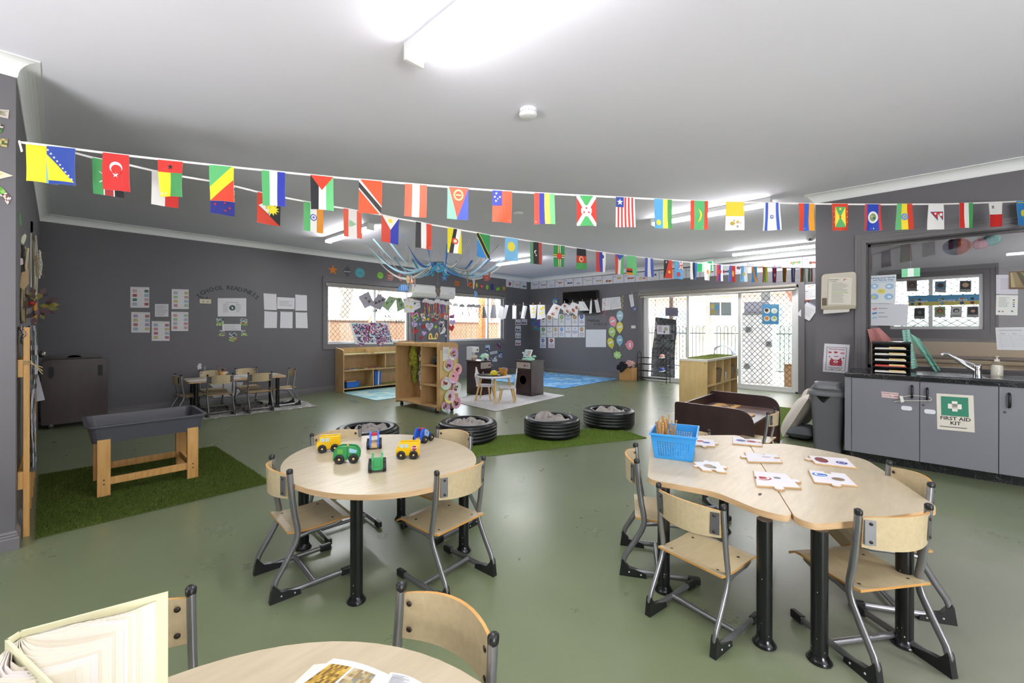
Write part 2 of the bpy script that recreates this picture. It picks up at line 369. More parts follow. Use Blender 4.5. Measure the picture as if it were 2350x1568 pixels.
b=MB();b.box(4.9,YR+.1,CZ-.008,4.98,4.9,CZ,M_CEIL);
def arch(ax,v,a0,a1,z0,z1,w,name,sgn=-1,bottom=True):
 """stepped architrave around opening on plane ax=v"""
 mb=MB()
 def bx(p0,p1,q0,q1,t0,t1):
  lo,hi=sorted((v+sgn*t0,v+sgn*t1))
  if ax=='y':mb.box(p0,lo,q0,p1,hi,q1,M_TRIM)
  else:mb.box(lo,p0,q0,hi,p1,q1,M_TRIM)
 for(i0,i1,t)in((0,w*.45,.012),(w*.45,w*.8,.018),(w*.8,w,.024)):
  bx(a0-i1,a0-i0,z0-(i1 if bottom else 0),z1+i1,0,t);bx(a1+i0,a1+i1,z0-(i1 if bottom else 0),z1+i1,0,t)
  bx(a0-i0,a1+i0,z1+i0,z1+i1,0,t)
  if bottom:bx(a0-i0,a1+i0,z0-i1,z0-i0,0,t)
 return st(mb,name)
def diamond(name,ax,v,a0,a1,z0,z1,dx,dz,r,m,parent=None):
 """woven security screen: two sets of zigzag strands as one part"""
 mb=MB();n=int((a1-a0)/dx)+1
 k=dz/dx
 tot=(a1-a0)+(z1-z0)/k;c=-(z1-z0)/k
 i=0
 while c<(a1-a0):
  for s in(1,-1):
   s0=max(0,c);s1=min(a1-a0,c+(z1-z0)/k)
   if s1-s0<1e-3:continue
   p=[]
   for q in(s0,s1):
    zz=z0+(q-c)*k;A=a0+q if s>0 else a1-q
    p.append((A,v+.002*s,zz)if ax=='y' else(v+.002*s,A,zz))
   mb.tube(p,r,m,n=4,caps=False)
  c+=dx
 o=mb.build(name,parent=parent,kind='stuff');return o
M_SCR=mat('#6c6a66',.5,.2);M_SCRD=mat('#1c1d20',.5)
def window(n,W,sliders):
 x0,x1,z0,z1=W;arch('y',YB,x0,x1,z0,z1,.095,'trim_%d'%n)
 root=bpy.data.objects.new('window_%d'%n,None);COL.objects.link(root);root.location=((x0+x1)/2,YB,z0);tag(root,kind='structure');O=root.location
 def bd(mb,name,**k):
  ob=mb.build(name,**k);ob.location=-Vector(O);ob.parent=root;return ob
 b=MB();m=M_TRIM;b.box(x0,YB,z0-.02,x1,YB+.14,z0,m);b.box(x0,YB,z1,x1,YB+.14,z1+.02,m);bd(b,'window_reveal')
 b=MB();y=YB+.07;f=.045
 b.box(x0,y,z0,x0+f,y+.06,z1,M_ALU);b.box(x1-f,y,z0,x1,y+.06,z1,M_ALU);b.box(x0+f,y,z0,x1-f,y+.06,z0+.05,M_ALU);b.box(x0+f,y,z1-f,x1-f,y+.06,z1,M_ALU)
 bd(b,'window_frame',bevel=.002)
 b=MB();mx=x0+(x1-x0)*sliders;b.box(mx-.025,y-.01,z0+.05,mx+.025,y+.05,z1-f,M_ALU);bd(b,'window_mullion',bevel=.002)
 for(a,c)in((x0+f,mx-.025),(mx+.025,x1-f)):
  b=MB();b.box(a,y+.02,z0+.05,c,y+.025,z1-f,M_GLASS);bd(b,'window_pane')
 d=diamond('security_screen','y',y+.085,x0+f,x1-f,z0+.05,z1-f,.098,.11,.0052,M_SCR);d.location=-Vector(O);d.parent=root
 b=MB();b.box(x0-.05,YB-.05,z1-.085,x1+.0,YB-.002,z1-.02,mat('#8f8a86',.4));b.box(x0,YB-.035,z1-.10,x1,YB-.02,z1-.085,mat('#c9c4bd',.5));bd(b,'blind_roll',bevel=.01)
window(1,W1,.555);window(2,W2,.72)
arch('x',XC,DO[0],DO[1],0,DO[3],.1,'trim_3',bottom=False)
root=bpy.data.objects.new('door_1',None);COL.objects.link(root);root.location=(XC,3,0);tag(root,kind='structure');OD=root.location.copy()
def bdo(mb,name,**k):
 ob=mb.build(name,**k);ob.location=-Vector(OD);ob.parent=root;return ob
x=XC+.05
b=MB();b.box(x,DO[0],0,x+.12,DO[0]+.06,DO[3],M_ALU);b.box(x,DO[1]-.06,0,x+.12,DO[1],DO[3],M_ALU);b.box(x,DO[0],DO[3]-.05,x+.12,DO[1],DO[3],M_ALU);b.box(x,DO[0],0,x+.12,DO[1],.03,M_ALU);bdo(b,'door_frame',bevel=.003)
dv=[1.55,2.50,3.54,4.50]
def leaf(y0,y1,xo,nm,screen):
 b=MB();f=.055;z0,z1=.03,DO[3]-.05
 b.box(xo,y0,z0,xo+.035,y0+f,z1,M_ALU);b.box(xo,y1-f,z0,xo+.035,y1,z1,M_ALU);b.box(xo,y0+f,z0,xo+.035,y1-f,z0+.07,M_ALU);b.box(xo,y0+f,z1-.06,xo+.035,y1-f,z1,M_ALU)
 fr=bdo(b,nm,bevel=.002)
 b=MB();b.box(xo+.015,y0+f,z0+.07,xo+.02,y1-f,z1-.06,M_GLASS);g=b.build('pane',parent=fr)
 if screen:diamond('security_mesh','x',xo+.05,y0+f,y1-f,z0+.07,z1-.06,.098,.11,.0042,M_SCRD,parent=fr)
leaf(dv[0],dv[1]+.03,x+.02,'door_panel',True);leaf(dv[1]-.03,dv[2]+.03,x+.06,'door_panel',False);leaf(dv[2]-.03,dv[3],x+.02,'door_panel',True)
b=MB();b.tube([(x-.002,2.56,1.0),(x-.03,2.56,1.01),(x-.03,2.56,1.15),(x-.002,2.56,1.16)],.007,M_ALU);bdo(b,'door_handle')
b=MB();z=DO[3]-.055
b.tube([(XC-.045,DO[0]+.02,z+.03),(XC-.045,DO[1]+.06,z+.03)],.032,mat('#8f8880',.5),n=14);bdo(b,'blind_roll')
b=MB();b.box(XC-.05,DO[0]+.04,z-.04,XC-.035,DO[1]+.03,z-.015,mat('#cfcac2',.4));bdo(b,'blind_rail')
M_DIFF=mat('#ffffff',.4,emit=LAMP)
def batten(x,y0,y1,label,xl=.0):
 t=thing('ceiling_light',label,'light',(x,(y0+y1)/2,CZ),0,'fluorescent battens on the ceiling');l=(y1-y0)/2
 b=MB();b.box(-.053,-l,-.052,.053,l,0,'#e8e8e8');b.build('housing',parent=t,bevel=.004)
 b=MB();n=8;pr=[(-.052,-.052)]+[(-.052*math.cos(PI*i/n),-.055-.034*math.sin(PI*i/n))for i in range(n+1)]+[(.052,-.052)]
 b.prism([(p,-l+.02,q)for p,q in pr],(0,2*l-.04,0),M_DIFF,smooth=False);b.build('diffuser',parent=t)
 for s in(-1,1):
  b=MB();b.box(-.054,s*l-.012,-.09,.054,s*l+.012,0,'#e8e8e8');b.build('end_cap',parent=t,bevel=.004)
batten(1.25,.58,1.86,'bright white ceiling batten light nearest the front, above the round table')
batten(2.94,5.42,6.75,'short bright batten light above the school readiness wall end')
batten(5.38,1.12,2.47,'bright batten light behind the long flag string near the sink wall')
batten(8.6,1.12,2.40,'thin bright batten light above the sliding glass doors')
batten(6.5,5.30,6.50,'bright batten light beyond the blue streamer canopy')
batten(2.6,-2.6,-1.3,'added batten light above the unseen rear of the room')  # added with the next two: unseen lamps that brighten the room
batten(-1.9,1.8,3.1,'added batten light above the unseen far end of the left bay')
batten(-.6,-2.6,-1.3,'second added batten light above the unseen rear of the room')
c=P(1212,252,z=CZ)
t=thing('smoke_alarm','round white smoke alarm on the ceiling between lamp and flag string','smoke alarm',c)
b=MB();b.lathe([(.055,0),(.057,-.012),(.053,-.02)],(0,0,0),'#ededed',28);b.build('base',parent=t)
b=MB();b.lathe([(.058,-.02),(.06,-.03),(.055,-.045),(.04,-.05),(0,-.052)],(0,0,0),'#e9e9e9',28);o=b.build('cover',parent=t)
b=MB()
for i in range(18):
 a=2*PI*i/18
 for z in(-.023,-.028):b.add([(math.cos(a+q)*.0602,math.sin(a+q)*.0602,z+w_)for q,w_ in((0,0),(.22,0),(.22,-.002),(0,-.002))],[(0,1,2,3)],'#555555')
b.build('vent',parent=t,kind='stuff')
c=P(1190,489,z=CZ);t=thing('ceiling_sensor','small flat round sensor disc on the ceiling behind the flags','sensor',c)
b=MB();b.lathe([(.06,0),(.06,-.008),(.02,-.02),(0,-.022)],(0,0,0),'#e6e6e6',24);b.build('dome',parent=t)
c=P(1857,536,z=CZ);c=Vector((8.05,1.15,CZ));t=thing('security_camera','white dome camera on the ceiling at the corner of the sink wall','camera',P(1860,545,z=CZ-.03)+Vector((0,0,.03)))
b=MB();b.lathe([(.06,0),(.062,-.03),(.055,-.05),(.03,-.085),(0,-.09)],(0,0,0),'#d9d9d9',20);b.build('housing',parent=t)
b=MB();b.ball((-.035,.0,-.06),.022,'#6a6a6a');b.build('lens',parent=t)
def chair_parts(t):
 hw=.148
 side=[(.345,.022),(.06,.022),(.028,.026),(.008,.042),(.002,.065),(.012,.095),(.055,.165),(.088,.225),(.1,.262),(.098,.3),(.088,.35),(.078,.42),(.07,.5),(.066,.558)]
 for s in(-1,1):
  b=MB();b.tube([(x,s*hw,z)for x,z in side],.0135,M_STEEL,n=10,r2=.0095,up=(0,1,0)if 0 else None,ang=0)
  b.build('side_frame',parent=t)
  b=MB();p=[(-.016,0),(.112,0),(.108,.022),(.06,.034),(.03,.04),(.012,.062),(.0,.082),(-.006,.07)]
  b.prism([(x,s*hw-.0125,z)for x,z in p],(0,.025,0),M_BLACKP)
  for q,z in((.03,.022),(.085,.015)):b.lathe([(.004,0),(.004,.002),(0,.003)],(q,s*(hw+.0125),z),'#b5b5b5',8,(0,s,0))
  b.build('heel_foot',parent=t,bevel=.002)
  b=MB();b.box(.295,s*hw-.012,.004,.352,s*hw+.012,.037,M_BLACKP);b.build('toe_cap',parent=t,bevel=.005)
  b=MB();b.lathe([(.0125,0),(.0135,.004),(.0135,.016),(.008,.021),(0,.022)],(.0655,s*hw,.55),M_BLACKP,10,sx=1.05,sy=.85);b.build('post_cap',parent=t)
  b=MB();b.tube([(.1,s*(hw-.004),.255),(.16,s*(hw-.01),.262),(.27,s*(hw-.012),.262),(.3,s*(hw-.014),.27)],.011,M_STEEL,n=8);b.build('seat_rail',parent=t)
 b=MB();b.tube([(.17,-hw,.024),(.17,hw,.024)],.0115,M_STEEL,n=8);b.build('stretcher',parent=t)
 def seat(u,v,top=True):
  x=.058+.315*v;y=(u-.5)*.292;z=.285+.006*math.sin(PI*min(1,v*1.2))*-1-(.022*max(0,(v-.82)/.18)**2)+.004*max(0,(.12-v)/.12)
  return(x,y,z)
 b=MB();n=10
 top=[seat(0,j/n)for j in range(n+1)];pr=top+[(x,y,z-.009)for x,y,z in reversed(top)]
 A=[(x,-.146,z)for x,y,z in pr];B=[(x,.146,z)for x,y,z in pr];k=len(pr)
 for i in range(n):b.add([A[i],A[i+1],B[i+1],B[i]],[(0,1,2,3)],M_MAPLE2,True)
 for i in range(n+1,k-1):b.add([A[i],A[i+1],B[i+1],B[i]],[(0,1,2,3)],M_MAPLE2,True)
 b.add([A[0],A[-1],B[-1],B[0]],[(0,1,2,3)],M_PLY);b.add([A[n],A[n+1],B[n+1],B[n]],[(0,1,2,3)],M_PLY)
 for i in range(n):b.add([A[i],A[k-1-i],A[k-2-i],A[i+1]],[(0,1,2,3)],M_PLY);b.add([B[i],B[i+1],B[k-2-i],B[k-1-i]],[(0,1,2,3)],M_PLY)
 sp=b.build('seat',parent=t)
 b=MB()
 for x in(.1,.27):
  for y in(-.105,.105):b.lathe([(.0065,0),(.0065,.0012),(0,.002)],(x,y,.2815),M_BOLT,10)
 b.build('seat_bolt',parent=sp)
 n=12;b=MB();bz0,bz1=.437,.548;rows=[]
 for i in range(n+1):
  u=i/n*2-1;y=u*(hw-.008);x=.07-.046*(1-u*u);a=.012*(1-u*u);rows.append((x,y,bz0-.004*(1-u*u),bz1+a-.004))
 for th,sg in((0,1),(-.009,-1)):
  for i in range(n):
   r0,r1=rows[i],rows[i+1];q=[(r0[0]+th,r0[1],r0[2]),(r1[0]+th,r1[1],r1[2]),(r1[0]+th-.006,r1[1],r1[3]),(r0[0]+th-.006,r0[1],r0[3])]
   b.add(q,[(0,1,2,3)if sg>0 else(3,2,1,0)],M_MAPLE2,True)
 for i in range(n):
  r0,r1=rows[i],rows[i+1]
  b.add([(r0[0]-.006,r0[1],r0[3]),(r1[0]-.006,r1[1],r1[3]),(r1[0]-.015,r1[1],r1[3]),(r0[0]-.015,r0[1],r0[3])],[(0,1,2,3)],M_PLY)
  b.add([(r0[0],r0[1],r0[2]),(r1[0],r1[1],r1[2]),(r1[0]-.009,r1[1],r1[2]),(r0[0]-.009,r0[1],r0[2])],[(3,2,1,0)],M_PLY)
 for r0 in(rows[0],rows[-1]):b.add([(r0[0],r0[1],r0[2]),(r0[0]-.009,r0[1],r0[2]),(r0[0]-.015,r0[1],r0[3]),(r0[0]-.006,r0[1],r0[3])],[(0,1,2,3)],M_PLY)
 bk=b.build('backrest',parent=t)
 b=MB()
 for s in(-1,1):
  for z in(.462,.525):b.lathe([(.007,0),(.007,.0015),(0,.0025)],(.0625,s*.122,z),M_BOLT,10,(1,s*-.45,0))
 b.build('backrest_bolt',parent=bk)
 for s in(-1,1):
  b=MB();b.prism([(.051,s*.139,.45),(.051,s*.139,.537),(.0385,s*.108,.537),(.0385,s*.108,.45)],(-.0015,-s*.0004,0),mat('#77777a',.35,.6))
  for z in(.462,.525):b.lathe([(.0055,0),(.0055,.003),(0,.0045)],(.0425,s*.122,z),M_BOLT,8,(-1,s*.45,0))
  b.build('backrest_bracket',parent=t)
def pose(hx,hy,deg):return(hx,hy,0),math.radians(deg)
CH=[(.655,2.175,-4,'small ply chair drawn up to the oval table beside the green turf mat side','oval',1),(1.30,1.47,93,'small ply chair at the oval table, nearest the round table, seen from behind','oval',1),(1.195,2.675,-93,'small ply chair across the oval table in front of the flat tyre','oval',1),(1.765,2.09,185,'small ply chair across the oval table in front of the tyre on the turf strip','oval',1),(2.02,1.09,-62,'small ply chair side-on at the basket end of the trapezoid tables','trap',1),(1.67,.655,-11,'small ply chair with paint spots on its back, at the front of the trapezoid tables','trap',.95),(1.995,-.015,52,'small ply chair with chipped frame at the near corner of the trapezoid tables','trap',1),(2.62,-.06,117,'small ply chair tucked at the trapezoid table side facing the sink cupboards','trap',1),(2.985,1.13,226,'small ply chair hidden behind the blue basket of pegs','trap',.9),(4.15,.79,90,'small ply chair drawn up to the open end of the dark brown play table','brown',.9),(.665,.78,186,'small ply chair facing the round table, its curved backrest towards the floor','round',1),(.071,1.335,-86,'small ply chair mostly hidden behind the open book','round',1),(1.535,6.86,90,'small ply chair on the dotted rug, near side, nearest the grey water tub','school',1),(1.995,6.77,87,'small ply chair on the dotted rug, near side, nearer the low shelf','school',1),(1.60,7.80,-92,'small ply chair against the grey wall behind the pencil pot','school',1),(2.07,7.82,-92,'small ply chair against the grey wall, next along from the pencil pot','school',1),(1.06,7.28,4,'small ply chair at the table end beside the black cabinet on the dotted rug','school',1),(2.60,7.12,178,'small ply chair at the table end nearest the low wooden shelf','school',1),]
GR={'oval':'ply chairs around the oval table','trap':'ply chairs around the trapezoid tables','brown':'ply chairs at the brown play table','round':'ply chairs at the foreground round table','school':'ply chairs at the school readiness table'}
proto=None
for hx,hy,dg,lb,g,sc in CH:
 if proto is None:
  proto=thing('school_chair',lb,'chair',(hx,hy,0),math.radians(dg),GR[g]);chair_parts(proto);o=proto
 else:o=dup(proto,None,(hx,hy,.005 if g=='school' else 0),math.radians(dg),lb,GR[g])
 o.scale=(sc,)*3
def table_leg(t,x,y,h,r=.027):
 b=MB();b.lathe([(r,.012),(r,h)],(x,y,0),M_BLKPAINT,20);l=b.build('leg',parent=t)
 b=MB();b.lathe([(r+.012,0),(r+.014,.004),(r+.008,.012),(r+.001,.026),(r,.03)],(x,y,0),mat('#3a3a3c',.2,.8),22);b.build('foot_flange',parent=l)
 b=MB();random.seed(int(x*1000))
 for i in range(9):
  a=random.uniform(0,2*PI);z=random.choice((random.uniform(.03,.1),random.uniform(.05,.3)));q=random.uniform(.0008,.0022)
  b.add([((r+.0004)*math.cos(a+u/r)+x,(r+.0004)*math.sin(a+u/r)+y,z+w_)for u,w_ in((-q,-q),(q,-q*1.6),(q*.8,q*2),(-q*.6,q))],[(0,1,2,3)],'#c9c0a8')
 b.build('paint_chip',parent=l,kind='stuff')
def top(t,pts,z,th=.024,name='tabletop'):
 b=MB();b.prism([(x,y,z-th)for x,y in pts],(0,0,th),M_MAPLE,M_EDGE,smooth=True);return b.build(name,parent=t,bevel=.003)
TZ=.50
t=thing('oval_table','oval maple-top table with black tube legs, toy vehicles on it','table',(1.2,2.085,0))
top(t,[(.475*math.cos(a),.55*math.sin(a))for a in[2*PI*i/64 for i in range(64)]],TZ)
for x,y in((-.3,-.31),(-.28,.33),(.3,-.33),(.28,.25)):table_leg(t,x,y,TZ-.024)
t=thing('round_table','round maple-top table in the near corner with open books on it','table',(.05,.57,0))
top(t,[(.525*math.cos(a),.525*math.sin(a))for a in[2*PI*i/64 for i in range(64)]],TZ)
for x,y in((-.3,-.3),(-.3,.3),(.3,-.3),(.3,.3)):table_leg(t,x,y,TZ-.024)
def smooth_poly(pts,n=6,close=True):
 """round the corners of a polygon: (x,y,radius)"""
 out=[];k=len(pts)
 for i in range(k):
  p0=Vector(pts[i-1][:2]);p=Vector(pts[i][:2]);p1=Vector(pts[(i+1)%k][:2]);r=pts[i][2]
  a=(p0-p).normalized();c=(p1-p).normalized();r=min(r,.45*(p0-p).length,.45*(p1-p).length)
  if r<=0:out.append(tuple(p));continue
  A=p+a*r;B=p+c*r
  for j in range(n+1):q=j/n;out.append(tuple(A*(1-q)**2+p*2*q*(1-q)+B*q*q))
 return out
def tpx(l,z):return[(*P(a,b,z=z)[:2],r)for a,b,r in l]
seamN=P(1822,1188,z=TZ);seamF=P(1722,1026,z=TZ)
d=(seamF-seamN).normalized();seamN=seamN-d*.0;seamF=seamF+d*.06
L1=tpx([(1486,1100,.05),(1494,1003,.06),(1640,999,.06),(1697,999,.05)],TZ);L1=L1+[(seamF.x,seamF.y,.03),(seamN.x,seamN.y,.05)]+tpx([(1745,1172,.06),(1640,1128,.06)],TZ)
R1=[(seamN.x+.004*d.y,seamN.y-.004*d.x,.05),(seamF.x+.004*d.y,seamF.y-.004*d.x,.03)]+tpx([(1800,1018,.06),(1872,1030,.05),(1985,1053,.07),(2066,1106,.1),(2157,1168,.05),(2080,1180,.1),(1955,1197,.1),(1868,1203,.04)],TZ)
for nm,pts,lg,lb in(('L',L1,((1.84,.40),(1.90,.82),(2.70,.80)),'trapezoid maple-top table holding the blue peg basket'),('R',R1,((1.885,.235),(2.20,.01),(2.76,.60),(2.92,.22)),'trapezoid maple-top table nearer the sink cupboards, wavy edge')):
 c=Vector((lg[0][0],lg[0][1],0));t=thing('trapezoid_table',lb,'table',c,0,'two trapezoid tables pushed together')
 sp=smooth_poly(pts);top(t,[(x-c.x,y-c.y)for x,y in sp],TZ)
 for x,y in lg:table_leg(t,x-c.x,y-c.y,TZ-.024)
b=MB();c=P(1744,1136,z=TZ+.0006)
t=thing('rectangular_table','low rectangular maple table with black legs below the school readiness wall','table',(1.80,7.24,.005),math.radians(-4))
top(t,smooth_poly([(-.6,-.29,.05),(.6,-.29,.05),(.6,.29,.05),(-.6,.29,.05)]),.48)
for x,y in((-.5,-.2),(.5,-.2),(-.5,.2),(.5,.2)):table_leg(t,x,y,.456)
def turf(name,quad,h,dens,cols,lb,seed=1,blade=.012,base='#46501e'):
 random.seed(seed);q=[P(a,b,z=0)for a,b in quad]if len(quad[0])==2 and quad[0][0]>20 else[Vector((*p,0))for p in quad]
 F=lambda u,v:(q[0]*(1-u)+q[1]*u)*(1-v)+(q[3]*(1-u)+q[2]*u)*v
 t=thing(name,lb,'mat',q[0]);o=q[0]
 b=MB();A=[F(0,0),F(1,0),F(1,1),F(0,1)];b.prism([p-o+Vector((0,0,.001))for p in A],(0,0,h*.4),base);b.build('backing',parent=t)
 ar=((q[1]-q[0]).cross(q[3]-q[0])).length;n=int(ar*dens)
 vs=[];fs=[];mi=[]
 for i in range(n):
  u,v=random.random(),random.random();p=F(u,v)-o;a=random.uniform(0,2*PI);l=random.uniform(.4,1)*blade
  dx,dy=math.cos(a)*.0016,math.sin(a)*.0016;lx,ly=random.uniform(-.7,.7)*l,random.uniform(-.7,.7)*l;k=len(vs)
  hh=h*.4+.001;vs+=[(p.x-dx,p.y-dy,hh),(p.x+dx,p.y+dy,hh),(p.x+lx,p.y+ly,hh+l)];fs.append((k,k+1,k+2));mi.append(random.randrange(len(cols)))
 me=bpy.data.meshes.new('pile');me.from_pydata(vs,[],fs);me.polygons.foreach_set('material_index',mi)
 for c in cols:me.materials.append(mat(c,.75,0,.2))
 ob=bpy.data.objects.new('pile',me);COL.objects.link(ob);ob.parent=t;tag(ob,kind='stuff');return t
turf('turf_mat',[(-.085,3.62),(1.13,3.62),(1.09,5.12),(-.10,5.15)],.012,95000,['#4c5d22','#5b6d2b','#3d4b1a','#6f7f3a'],'dark green artificial turf mat under the grey water tub',3,.017)
turf('turf_mat',[(4.42,2.10),(4.62,2.62),(2.95,3.60),(2.68,2.93)],.008,60000,['#6f8a35','#7b9440','#5f7a2c','#8ba34e'],'long green turf strip under the three tyres',4,.011,'#5a6e2a')
turf('turf_mat',[(4.95,1.02),(7.6,.95),(7.6,1.75),(5.0,1.75)],.008,40000,['#8ba548','#9ab455','#7a943c','#a9bf66'],'light green turf mat behind the brown play table by the cushions',5,.010,'#6d8437')
def rugmat(name,fn):
 m,nt,b=nodemat(name);co=texco(nt);b.inputs['Roughness'].default_value=.95;b.inputs['Specular IOR Level'].default_value=.1
 fn(nt,b,co);bump(nt,b,noise(nt,co,300,2),.4,.002);return m
def rug(name,pts,mt,lb,rad=.06,h=.006,edge=None):
 t=thing(name,lb,'rug',(*pts[0],0));o=pts[0]
 sp=smooth_poly([(x-o[0],y-o[1],rad)for x,y in pts]);b=MB();b.prism([(x,y,.0005)for x,y in sp],(0,0,h),mt,edge or mt);b.build('pile',parent=t)
 return t
def dots(nt,b,co):
 v=nt.nodes.new('ShaderNodeTexVoronoi');v.inputs['Scale'].default_value=13;L(nt,co,v.inputs['Vector'])
 n=noise(nt,co,14,2);a=nt.nodes.new('ShaderNodeMath');a.operation='MULTIPLY_ADD';a.inputs[1].default_value=.5;L(nt,n,a.inputs[0]);L(nt,v.outputs['Distance'],a.inputs[2])
 L(nt,ramp(nt,a.outputs[0],[(.50,'#d5d0c9'),(.53,'#8b8987')]),b.inputs['Base Color'])
rug('dotted_rug',[(.90,6.78),(2.74,6.64),(2.80,7.80),(.96,7.86)],rugmat('dotted_rug',dots),'grey rug with irregular cream dots under the rectangular table',.04,.005,mat('#5a5550',.9))
def wave(nt,b,co):
 n=noise(nt,co,1.6,4,.6);L(nt,ramp(nt,n,[(.30,'#3f78b5'),(.40,'#74aede'),(.46,'#4b86c4'),(.52,'#9cc7e6'),(.58,'#5c97cf'),(.66,'#c8d9a0'),(.72,'#8fbfe4')]),b.inputs['Base Color'])
rug('sea_rug',[(6.9,5.05),(9.22,5.10),(9.25,7.6),(6.9,7.6)],rugmat('sea_rug',wave),'large blue sea pattern rug in the far corner below the television',.02,.006,mat('#22304a',.9))
def mapr(nt,b,co):
 n=noise(nt,co,2.6,3,.5);L(nt,ramp(nt,n,[(.36,'#9fcfd4'),(.44,'#b9dde0'),(.47,'#e8ead6'),(.50,'#a7d4dc'),(.60,'#8cc0d4'),(.63,'#e4e0c6'),(.66,'#a4d2da')]),b.inputs['Base Color'])
rug('play_map_rug',[(3.62,6.47),(5.3,6.5),(5.3,7.72),(3.62,7.80)],rugmat('play_map_rug',mapr),'pale blue map play rug in front of the low wooden shelf',.05,.006,mat('#5a6a70',.9))
def plain(nt,b,co):L(nt,ramp(nt,noise(nt,co,9,4),[(.3,'#c6c5c8'),(.7,'#d6d5d7')]),b.inputs['Base Color'])
rug('pale_rug',[(4.33,4.36),(6.22,4.50),(6.32,5.75),(4.45,5.72)],rugmat('pale_rug',plain),'plain pale grey rug under the star-back chairs',.06,.006,mat('#8a7a72',.9))
t=thing('water_table','grey plastic tub on a pine stand standing on the dark turf mat','tub',(.48,4.40,.012))
zz=.505;hx,hy=.235,.235
for sx in(-1,1):
 for sy in(-1,1):
  b=MB();b.box(sx*.255-.035,sy*.235-.018,0,sx*.255+.035,sy*.235+.018,.40,M_PINE)
  l=b.build('leg',parent=t,bevel=.002);b=MB()
  for z in(.085,.115):b.lathe([(.005,0),(.005,.001)],(sx*.255,sy*.235-.0185,z),'#3a2a18',8,(0,-1,0))
  b.build('screw_hole',parent=l)
for sy in(-1,1):
 b=MB();b.box(-.22,sy*.235-.012,.075,.22,sy*.235+.012,.125,M_PINE);b.build('rail',parent=t,bevel=.002)
for sx in(-1,1):
 b=MB();b.box(sx*.255-.012,-.217,.075,sx*.255+.012,.217,.125,M_PINE);b.build('rail',parent=t,bevel=.002)
 b=MB();b.box(sx*.255-.012,-.217,.33,sx*.255+.012,.217,.39,M_PINE);b.build('rail',parent=t,bevel=.002)
b=MB();G=mat('#4c4d55',.38)
def rr(x,y,r,z,n=5):return[(px,py,z)for px,py in smooth_poly([(-x,-y,r),(x,-y,r),(x,y,r),(-x,y,r)],n)]
loops=[rr(.315,.245,.05,.375),rr(.335,.262,.05,.49),rr(.352,.28,.05,.492),rr(.352,.28,.05,.503),rr(.328,.256,.05,.503),rr(.305,.235,.05,.39)];k=len(loops[0])
b.add([p for l in loops for p in l],[(i*k+j,i*k+(j+1)%k,(i+1)*k+(j+1)%k,(i+1)*k+j)for i in range(5)for j in range(k)],G);b.add(loops[0],[tuple(range(k))[::-1]],G);b.add(loops[-1],[tuple(range(k))],G)
b.build('tub',parent=t)
t=thing('folding_trolley','black-brown rounded panel trolley standing by the grey wall','cabinet',(.12,7.6,0))
def rpanel(b,x0,x1,z0,z1,y0,y1,r,m,notch=None):
 pts=smooth_poly([(x0,z0,.02),(x1,z0,.02),(x1,z1,r)]+([(x1-.28,z1,.03),(x1-.33,z1-.03,.03),(x0+.36,z1-.03,.03),(x0+.3,z1,.03)]if notch else[])+[(x0,z1,r)],5)
 b.prism([(x,y0,z)for x,z in pts],(0,y1-y0,0),m)
b=MB();rpanel(b,-.25,.32,.05,.82,-.16,-.135,.07,M_DARKW,False);b.build('front_panel',parent=t,bevel=.003)
b=MB();rpanel(b,-.25,.28,.05,.86,.13,.155,.07,M_DARKW,True);b.build('back_panel',parent=t,bevel=.003)
b=MB();b.box(-.24,-.135,.07,-.215,.13,.76,M_DARKW);b.box(.245,-.135,.07,.27,.13,.76,M_DARKW);b.box(-.215,-.135,.08,.245,.13,.1,M_DARKW);b.build('carcass',parent=t)
for x in(-.17,.25):
 b=MB();pts=smooth_poly([(x-.022,.60,.02),(x+.022,.60,.02),(x+.022,.74,.02),(x-.022,.74,.02)],4);b.prism([(q,-.1615,z)for q,z in pts],(0,.001,0),'#2a2c30');b.build('hand_slot',parent=t,label='cut-out carrying slot')
 for y in(-.1,.1):
  b=MB();b.lathe([(.024,-.01),(.024,.01)],(x,y,.025),M_BLACKP,14,(0,1,0));b.box(x-.012,y-.012,.03,x+.012,y+.012,.06,M_STEEL);b.build('castor',parent=t)
t=thing('low_shelf','long open birch shelf below the first window holding a blue tray','shelf',(3.62,7.66,0))
D,Wd=.34,1.75;th=.018
b=MB();pts=smooth_poly([(0,0,.0),(D,0,0),(D,.79,.0),(.0,.84,.06)],5);b.prism([(0,y,z)for y,z in smooth_poly([(0,.0,0),(D,0,0),(D,.84,.02),(.0,.80,.06)],5)],(th,0,0),M_LOCK);b.build('side_panel',parent=t,bevel=.002)
b=MB();b.prism([(Wd,y,z)for y,z in smooth_poly([(0,.0,0),(D,0,0),(D,.84,.02),(.0,.80,.06)],5)],(th,0,0),M_LOCK);b.build('side_panel',parent=t,bevel=.002)
b=MB();b.box(th,D-.012,.03,Wd,D,.83,M_LOCK);b.build('back_panel',parent=t)
for z in(.06,.40,.70):
 b=MB();b.box(th,.0,z,Wd,D-.012,z+th,M_LOCK);s_=b.build('shelf_board',parent=t,bevel=.002)
 b=MB();b.box(th+.005,.02,z+th,Wd-.01,D-.02,z+th+.002,'#7f8a4a');b.build('green_liner',parent=s_,label='green liner strip')
for x,z0,z1 in((.60,.078,.40),(.86,.418,.70),(.60,.718,.80)):
 b=MB();b.box(x,.0,z0,x+th,D-.012,z1,M_LOCK);b.build('divider',parent=t)
t=thing('storage_tray','deep blue plastic tray in the bottom bay of the low shelf','tray',(3.83,7.80,.082))
b=MB();B_=mat('#1c5fb8',.35)
for(x0,x1,y0,y1)in((-.13,.13,-.1,-.094),(-.13,.13,.094,.1),(-.13,-.124,-.1,.1),(.124,.13,-.1,.1)):b.box(x0,y0,0,x1,y1,.11,B_)
